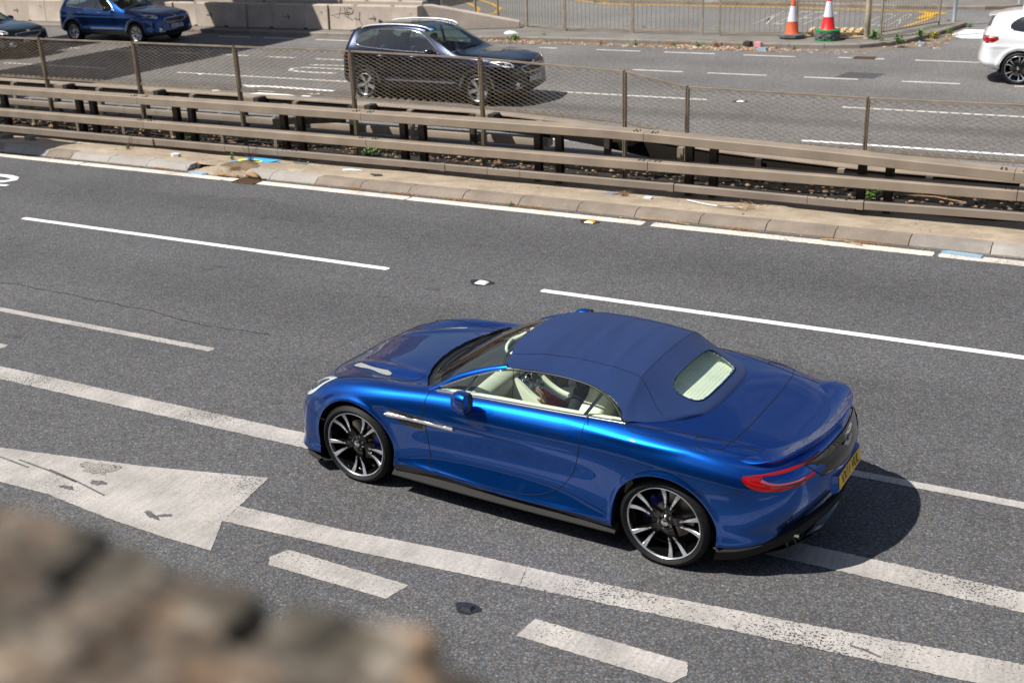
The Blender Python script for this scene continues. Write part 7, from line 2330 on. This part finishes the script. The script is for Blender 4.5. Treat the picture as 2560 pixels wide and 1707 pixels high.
# loose grit, leaves and crumbs in the gutters and on the verge
def scatter(name, regions, n, mats, smin, smax, seed=1):
    rd = random.Random(seed)
    for mi, mt in enumerate(mats):
        mb = MB()
        for i in range(n//len(mats)):
            x0, x1, y0, y1, z = rd.choice(regions)
            x = rd.uniform(x0, x1); y = y0+(y1-y0)*rd.random(); s = rd.uniform(smin, smax)*(1 if rd.random() < .93 else 1.8); a = rd.uniform(0, PI)
            if 15.45 < y < 16.7: z = vz(y)
            c_, s_ = math.cos(a)*s, math.sin(a)*s; h = s*rd.uniform(.2, .7)
            mb.add([(x-c_, y-s_, z), (x+s_*.7, y-c_*.7, z), (x+c_, y+s_, z), (x-s_*.7, y+c_*.7, z), (x+rd.uniform(-.3, .3)*s, y, z+h)], [(0, 1, 4), (1, 2, 4), (2, 3, 4), (3, 0, 4)])
        tag(mb.obj(name, M[mt], None), kind='stuff')
M['pebble'] = simple('pale_pebble', (.5, .45, .38), .8)
M['brownbit'] = simple('brown_crumb', (.22, .12, .06), .9)
M['darkbit'] = simple('dark_crumb', (.04, .04, .04), .8)
M['whitebit'] = simple('white_crumb', (.75, .75, .75), .6)
M['orangebit'] = simple('orange_crumb', (.6, .2, .05), .7)
vr = [(-20.5, -.5, 15.5, 16.3, .10), (-20.5, -.5, 15.95, 16.4, .085), (-20.5, -.5, 15.08, 15.16, .005), (-14.8, -13.2, 15.1, 15.8, .06)]
scatter('gutter_debris', vr, 1300, ['pebble', 'brownbit', 'darkbit', 'dry'], .004, .014)
scatter('gutter_debris', [vr[0], vr[2]], 160, ['whitebit', 'orangebit'], .005, .013, 5)
scatter('leaf_litter', [(-20, -6.5, 31.35, 32.0, .006), (-17, -8, 31.45, 31.85, .006), (-18.5, -16, 31.2, 32.6, .03), (-12, -9, 31.3, 32.1, .01), (-6.6, -4.9, 32.9, 36.5, .006)], 3200, ['leaf_r', 'dry', 'brownbit', 'pebble'], .012, .05, 2)
scatter('median_debris', [(-22, -1, 16.75, 18.0, .07)], 1400, ['brownbit', 'darkbit', 'dry', 'twig'], .012, .05, 3)

def tuft(name, x, y, z, r, h, n, mat, label, seed, droop=.3, thick=.0022):
    rd = random.Random(seed); mb = MB()
    for i in range(n):
        a = rd.uniform(0, 2*PI); e = rd.uniform(.1, 1); p0 = Vector((rd.uniform(-.3, .3)*r, rd.uniform(-.3, .3)*r, 0))
        p2 = Vector((math.cos(a)*r*e, math.sin(a)*r*e, h*rd.uniform(.2, 1))); p1 = p0*.5+p2*.5+Vector((0, 0, h*droop))
        mb.tube([p0, p1, p2], thick, 3, cap=False)
    o = mb.obj(name, M[mat], None); o.location = (x, y, vz(y) if 15.45 < y < 16.7 else z)
    return tag(o, label, 'dead plant')
tuft('dry_tuft', -6.75, 16.02, .09, .16, .10, 60, 'dry', 'dry straw tuft spilling from under the rail by a grey rag', 1)
tuft('dry_tuft', -4.75, 16.0, .10, .34, .06, 90, 'dry', 'low mat of dry straw near the right end of the white pipe', 2)
tuft('dry_tuft', -13.75, 15.75, .07, .20, .34, 26, 'twig', 'bare upright twigs standing in front of the blue board', 3, .1, .0026)
tuft('dry_tuft', -17.0, 16.1, .08, .20, .30, 14, 'twig', 'thin bare twigs in front of the bottom rail at left', 4, .1, .0022)
tuft('dry_tuft', -13.75, 15.3, .03, .16, .10, 120, 'dry', 'brown bristly clump in the broken gap of the kerb', 5)
tuft('dry_tuft', -5.0, 16.25, .08, .05, .2, 6, 'twig', 'single curly stem by the bottom rail, right of the grey rag', 6, .1, .002)
# root stump on the kerb
rb = MB(); rd = random.Random(9)
for i in range(26):
    t = i/26; y = .05*math.sin(i*1.7); z = .035*math.cos(i*1.7)
    rb.tube([(-.15, y*.9, z*.8+.03), (-.05, y*1.2, z*1.2+.045), (.07, y*.8, z+.03), (.15, y*.5, z*.4+.015)], .013, 5)
o = rb.obj('root_stump', M['dry'], None, smooth=True); o.location = (-13.16, 15.10, .03); o.rotation_euler = (0, 0, -.25)
tag(o, 'gnarled pale root lump lying against the kerb right of the grating gap', 'root')

def flat_scrap(name, pts, z, mat, label, cat, th=.006, curl=.0, parent=None):
    mb = MB().prism([(x, y) for x, y in pts], 0, th, 'z')
    mb.v = [(a, b, c+curl*math.sin(a*22)*math.cos(b*17)) for a, b, c in mb.v]
    cx = sum(p[0] for p in pts)/len(pts); cy = sum(p[1] for p in pts)/len(pts)
    mb.v = [(a-cx, b-cy, c) for a, b, c in mb.v]
    o = mb.obj(name, mat, None); o.location = (cx, cy, vz(cy)+.003 if 15.45 < cy < 16.7 else z)
    return tag(o, label, cat)
# blue board with yellow-green shapes
bb = empty('printed_board', (-13.9, 16.0, .055), .02, 'creased sky-blue printed board with yellow-green blobs under the bottom rail', 'board')
MB().prism([(-.42, -.16), (-.05, -.12), (.10, -.16), (.36, -.11), (.48, .18), (-.28, .20), (-.22, .0)], .0, .012, 'z').obj('board', simple('sky_blue_print', (.06, .42, .80), .45), bb)
for (cx, cy, r) in ((-.22, -.04, .09), (.12, -.08, .11), (.0, .02, .06)):
    MB().lathe([(r, .013), (.0001, .0135)], 18, 'z', c=(cx, cy, 0)).obj('printed_blob', simple('lime_print', (.62, .72, .05), .5), bb)
MB().prism([(-.18, -.12), (.10, -.10), (.18, -.04), (-.05, -.02)], .016, .022, 'z').obj('torn_flap', M['darkbit'], bb)
M['rag_white'] = simple('white_rag', (.62, .66, .68), .8); M['rag_grey'] = simple('grey_rag', (.20, .19, .22), .9)
M['clear'] = glass_mat('clear_plastic', (.70, .76, .78), 1.4)
M['bagblue'] = simple('pale_blue_plastic', (.28, .45, .58), .4)
btl = empty('plastic_bottle', (-12.92, 16.10, .08), .15, 'crushed clear plastic bottle with a teal cap lying on the verge', 'bottle')
MB().lathe([(.0001, -.13), (.03, -.13), (.042, -.10), (.040, -.02), (.044, .05), (.034, .10), (.016, .13), (.015, .15)], 14, 'x').obj('bottle_body', M['clear'], btl, smooth=True)
MB().lathe([(.018, -.155), (.018, -.13), (.0001, -.13)], 12, 'x').obj('cap', simple('teal_cap', (.02, .35, .35), .4), btl)
btl.rotation_euler = (0, 0, PI+.15)
flat_scrap('litter', [(-11.92, 15.95), (-11.8, 16.02), (-11.6, 16.04), (-11.52, 15.98), (-11.65, 15.9), (-11.72, 15.96), (-11.85, 15.86)], .105, M['rag_white'], 'crumpled white rag lying flat on the sandy verge left of centre', 'rag', .01, .008)
flat_scrap('litter', [(-11.22, 15.76), (-11.05, 15.64), (-10.95, 15.72), (-11.0, 15.8)], .105, M['darkbit'], 'small broken dark frame on the verge below the white rag', 'debris', .008, .004)
flat_scrap('litter', [(-7.12, 16.02), (-6.95, 16.0), (-6.86, 16.16), (-7.04, 16.14)], .105, M['rag_grey'], 'dull purple-grey rag half under the bottom rail', 'rag', .02, .008)
flat_scrap('litter', [(-6.43, 15.98), (-6.30, 15.97), (-6.30, 16.07), (-6.40, 16.08)], .105, M['rag_white'], 'small white plastic piece on the verge right of the straw tuft', 'debris', .02)
flat_scrap('litter', [(-15.54, 15.66), (-15.44, 15.62), (-15.36, 15.66), (-15.37, 15.74), (-15.5, 15.75)], .10, M['rag_white'], 'smooth white stone on the verge at left', 'stone', .05)
flat_scrap('litter', [(-19.53, 15.80), (-19.38, 15.78), (-19.33, 15.90), (-19.5, 15.93)], .10, M['kerb_mid'], 'broken grey block chunk on the verge at far left', 'rubble', .09)
flat_scrap('litter', [(-20.35, 15.78), (-20.1, 15.72), (-20.02, 15.95), (-20.3, 16.0)], .10, M['kerb_dark'], 'brown broken slab on the verge at the left frame edge', 'rubble', .08)
flat_scrap('litter', [(-18.45, 15.98), (-18.3, 15.95), (-18.22, 16.02), (-18.38, 16.06)], .10, M['rag_white'], 'white scrap of plastic beside the grey block chunk', 'debris', .02, .006)
flat_scrap('litter', [(-14.55, 15.02), (-14.2, 14.98), (-14.12, 15.05), (-14.3, 15.05), (-14.4, 15.12)], .006, M['bagblue'], 'pale blue plastic shard on the gutter left of the grating', 'debris', .03, .006)
flat_scrap('litter', [(-1.98, 14.98), (-1.5, 14.93), (-1.48, 14.98), (-1.9, 15.03)], .006, M['bagblue'], 'long pale blue slat in the gutter at right, above the edge line', 'slat', .03)
flat_scrap('litter', [(-13.95, 15.02), (-13.75, 14.98), (-13.60, 15.03), (-13.45, 15.02), (-13.5, 15.1), (-13.72, 15.08), (-13.85, 15.18)], .02, M['dry'], 'curled dry orange-brown leaf in the kerb gap', 'leaf', .03, .02)
flat_scrap('litter', [(-9.42, 31.50), (-9.15, 31.46), (-9.12, 31.62), (-9.35, 31.66)], .01, M['bagblue'], 'crumpled light blue wrapper in the far gutter', 'litter', .08, .02)
flat_scrap('litter', [(-9.6, 31.9), (-9.42, 31.88), (-9.4, 32.02), (-9.56, 32.04)], .05, M['pink'], 'crumpled pink wrapper on the far kerb beside the blue one', 'litter', .12, .02)
flat_scrap('litter', [(-9.95, 32.0), (-9.75, 31.97), (-9.7, 32.1), (-9.9, 32.14)], .06, M['darkbit'], 'black scrap on the far kerb left of the pink wrapper', 'litter', .1, .02)
flat_scrap('litter', [(-5.62, 33.62), (-5.42, 33.6), (-5.40, 33.72), (-5.6, 33.74)], .01, M['bagblue'], 'small blue wrapper on the tarmac by the turned kerb', 'litter', .04, .01)
flat_scrap('litter', [(-14.9, 42.9), (-14.4, 42.85), (-14.35, 43.1), (-14.8, 43.15)], .12, M['rag_white'], 'white wrapper on the far footway near the frame top', 'litter', .1, .02)
# white pipe
pp = smooth_path([(-5.80, 16.18, .04), (-5.62, 16.02, .07), (-5.40, 15.88, .09), (-5.15, 15.83, .095), (-4.84, 15.86, .10)], 6)
o = MB().tube(pp, .011, 6).obj('pipe', simple('white_pvc', (.75, .76, .78), .4), None, smooth=True)
tag(o, 'thin bent white plastic pipe lying along the sandy verge at right', 'pipe')
for (a, b, lab) in (((-3.5, 14.99), (-2.95, 14.93), 'bent brown stick in the gutter left of the pale kerb stones'), ((-5.2, 15.78), (-4.75, 15.74), 'short grey stick on the verge below the white pipe'), ((-6.1, 15.06), (-5.35, 15.02), 'long brown stick in the gutter right of the orange stud'), ((-2.9, 17.3), (-2.0, 17.15), 'pale bark strip between the barriers at right')):
    z = .02 if a[1] < 15.3 else .11
    o = MB().tube([(a[0], a[1], z), ((a[0]+b[0])/2, (a[1]+b[1])/2+.03, z+.02), (b[0], b[1], z)], .010, 5).obj('stick', M['dry'], None); tag(o, lab, 'stick')

# heap of dirt filling the broken kerb gap
def mound(x, y, z, rx, ry, h, mat, name='dirt_heap', seed=1):
    rd = random.Random(seed); v = [(0, 0, h)]; f = []; n = 28
    for r in range(1, 7):
        t = r/6
        for k in range(n):
            a = 2*PI*k/n; q = 1+.18*math.sin(3*a+seed)+.1*math.sin(7*a)
            v.append((rx*t*q*math.cos(a)+rd.uniform(-.01, .01), ry*t*q*math.sin(a)+rd.uniform(-.01, .01), h*(1-t*t)+rd.uniform(-.008, .012)-(.01 if r == 6 else 0)))
    for k in range(n): f.append((0, 1+k, 1+(k+1) % n))
    for r in range(5):
        for k in range(n): a = 1+r*n+k; b = 1+r*n+(k+1) % n; f.append((a, a+n, b+n, b))
    o = mesh_obj(name, v, f, M[mat], None, smooth=True); o.location = (x, y, z); return tag(o, kind='stuff')
o = mound(-17.5, 32.55, .08, .26, .16, .12, 'rag_white', 'plastic_bag', 7); del o['kind']; tag(o, 'crumpled white plastic bag lying at the foot of the sloping end block', 'bag')
mound(-14.05, 15.33, .0, .60, .26, .09, 'sand', seed=2)
mound(-13.75, 15.55, .05, .50, .25, .10, 'soil_brown', seed=3)
mound(-4.5, 16.05, .03, .65, .22, .07, 'sand', seed=4)
mound(-19.5, 16.0, .03, .7, .2, .05, 'sand', seed=5)
for i, (x, y, r) in enumerate(((-9.1, 15.09, .30), (-8.0, 15.10, .45), (-10.2, 15.10, .2), (-4.7, 15.08, .3), (-3.0, 15.07, .35), (-15.2, 15.08, .3), (-11.1, 15.1, .2))):
    rd = random.Random(i+40); mb = MB()
    for k in range(90):
        px, py = rd.gauss(0, r*.5), rd.gauss(0, .022); a = rd.uniform(-.6, .6); l = rd.uniform(.02, .06)
        mb.tube([(px, py, .006), (px+l*math.cos(a), py+l*math.sin(a), .008+rd.random()*.02)], .003, 3, cap=False)
    o = mb.obj('straw', M['straw'], None); o.location = (x, y, 0); tag(o, kind='stuff')
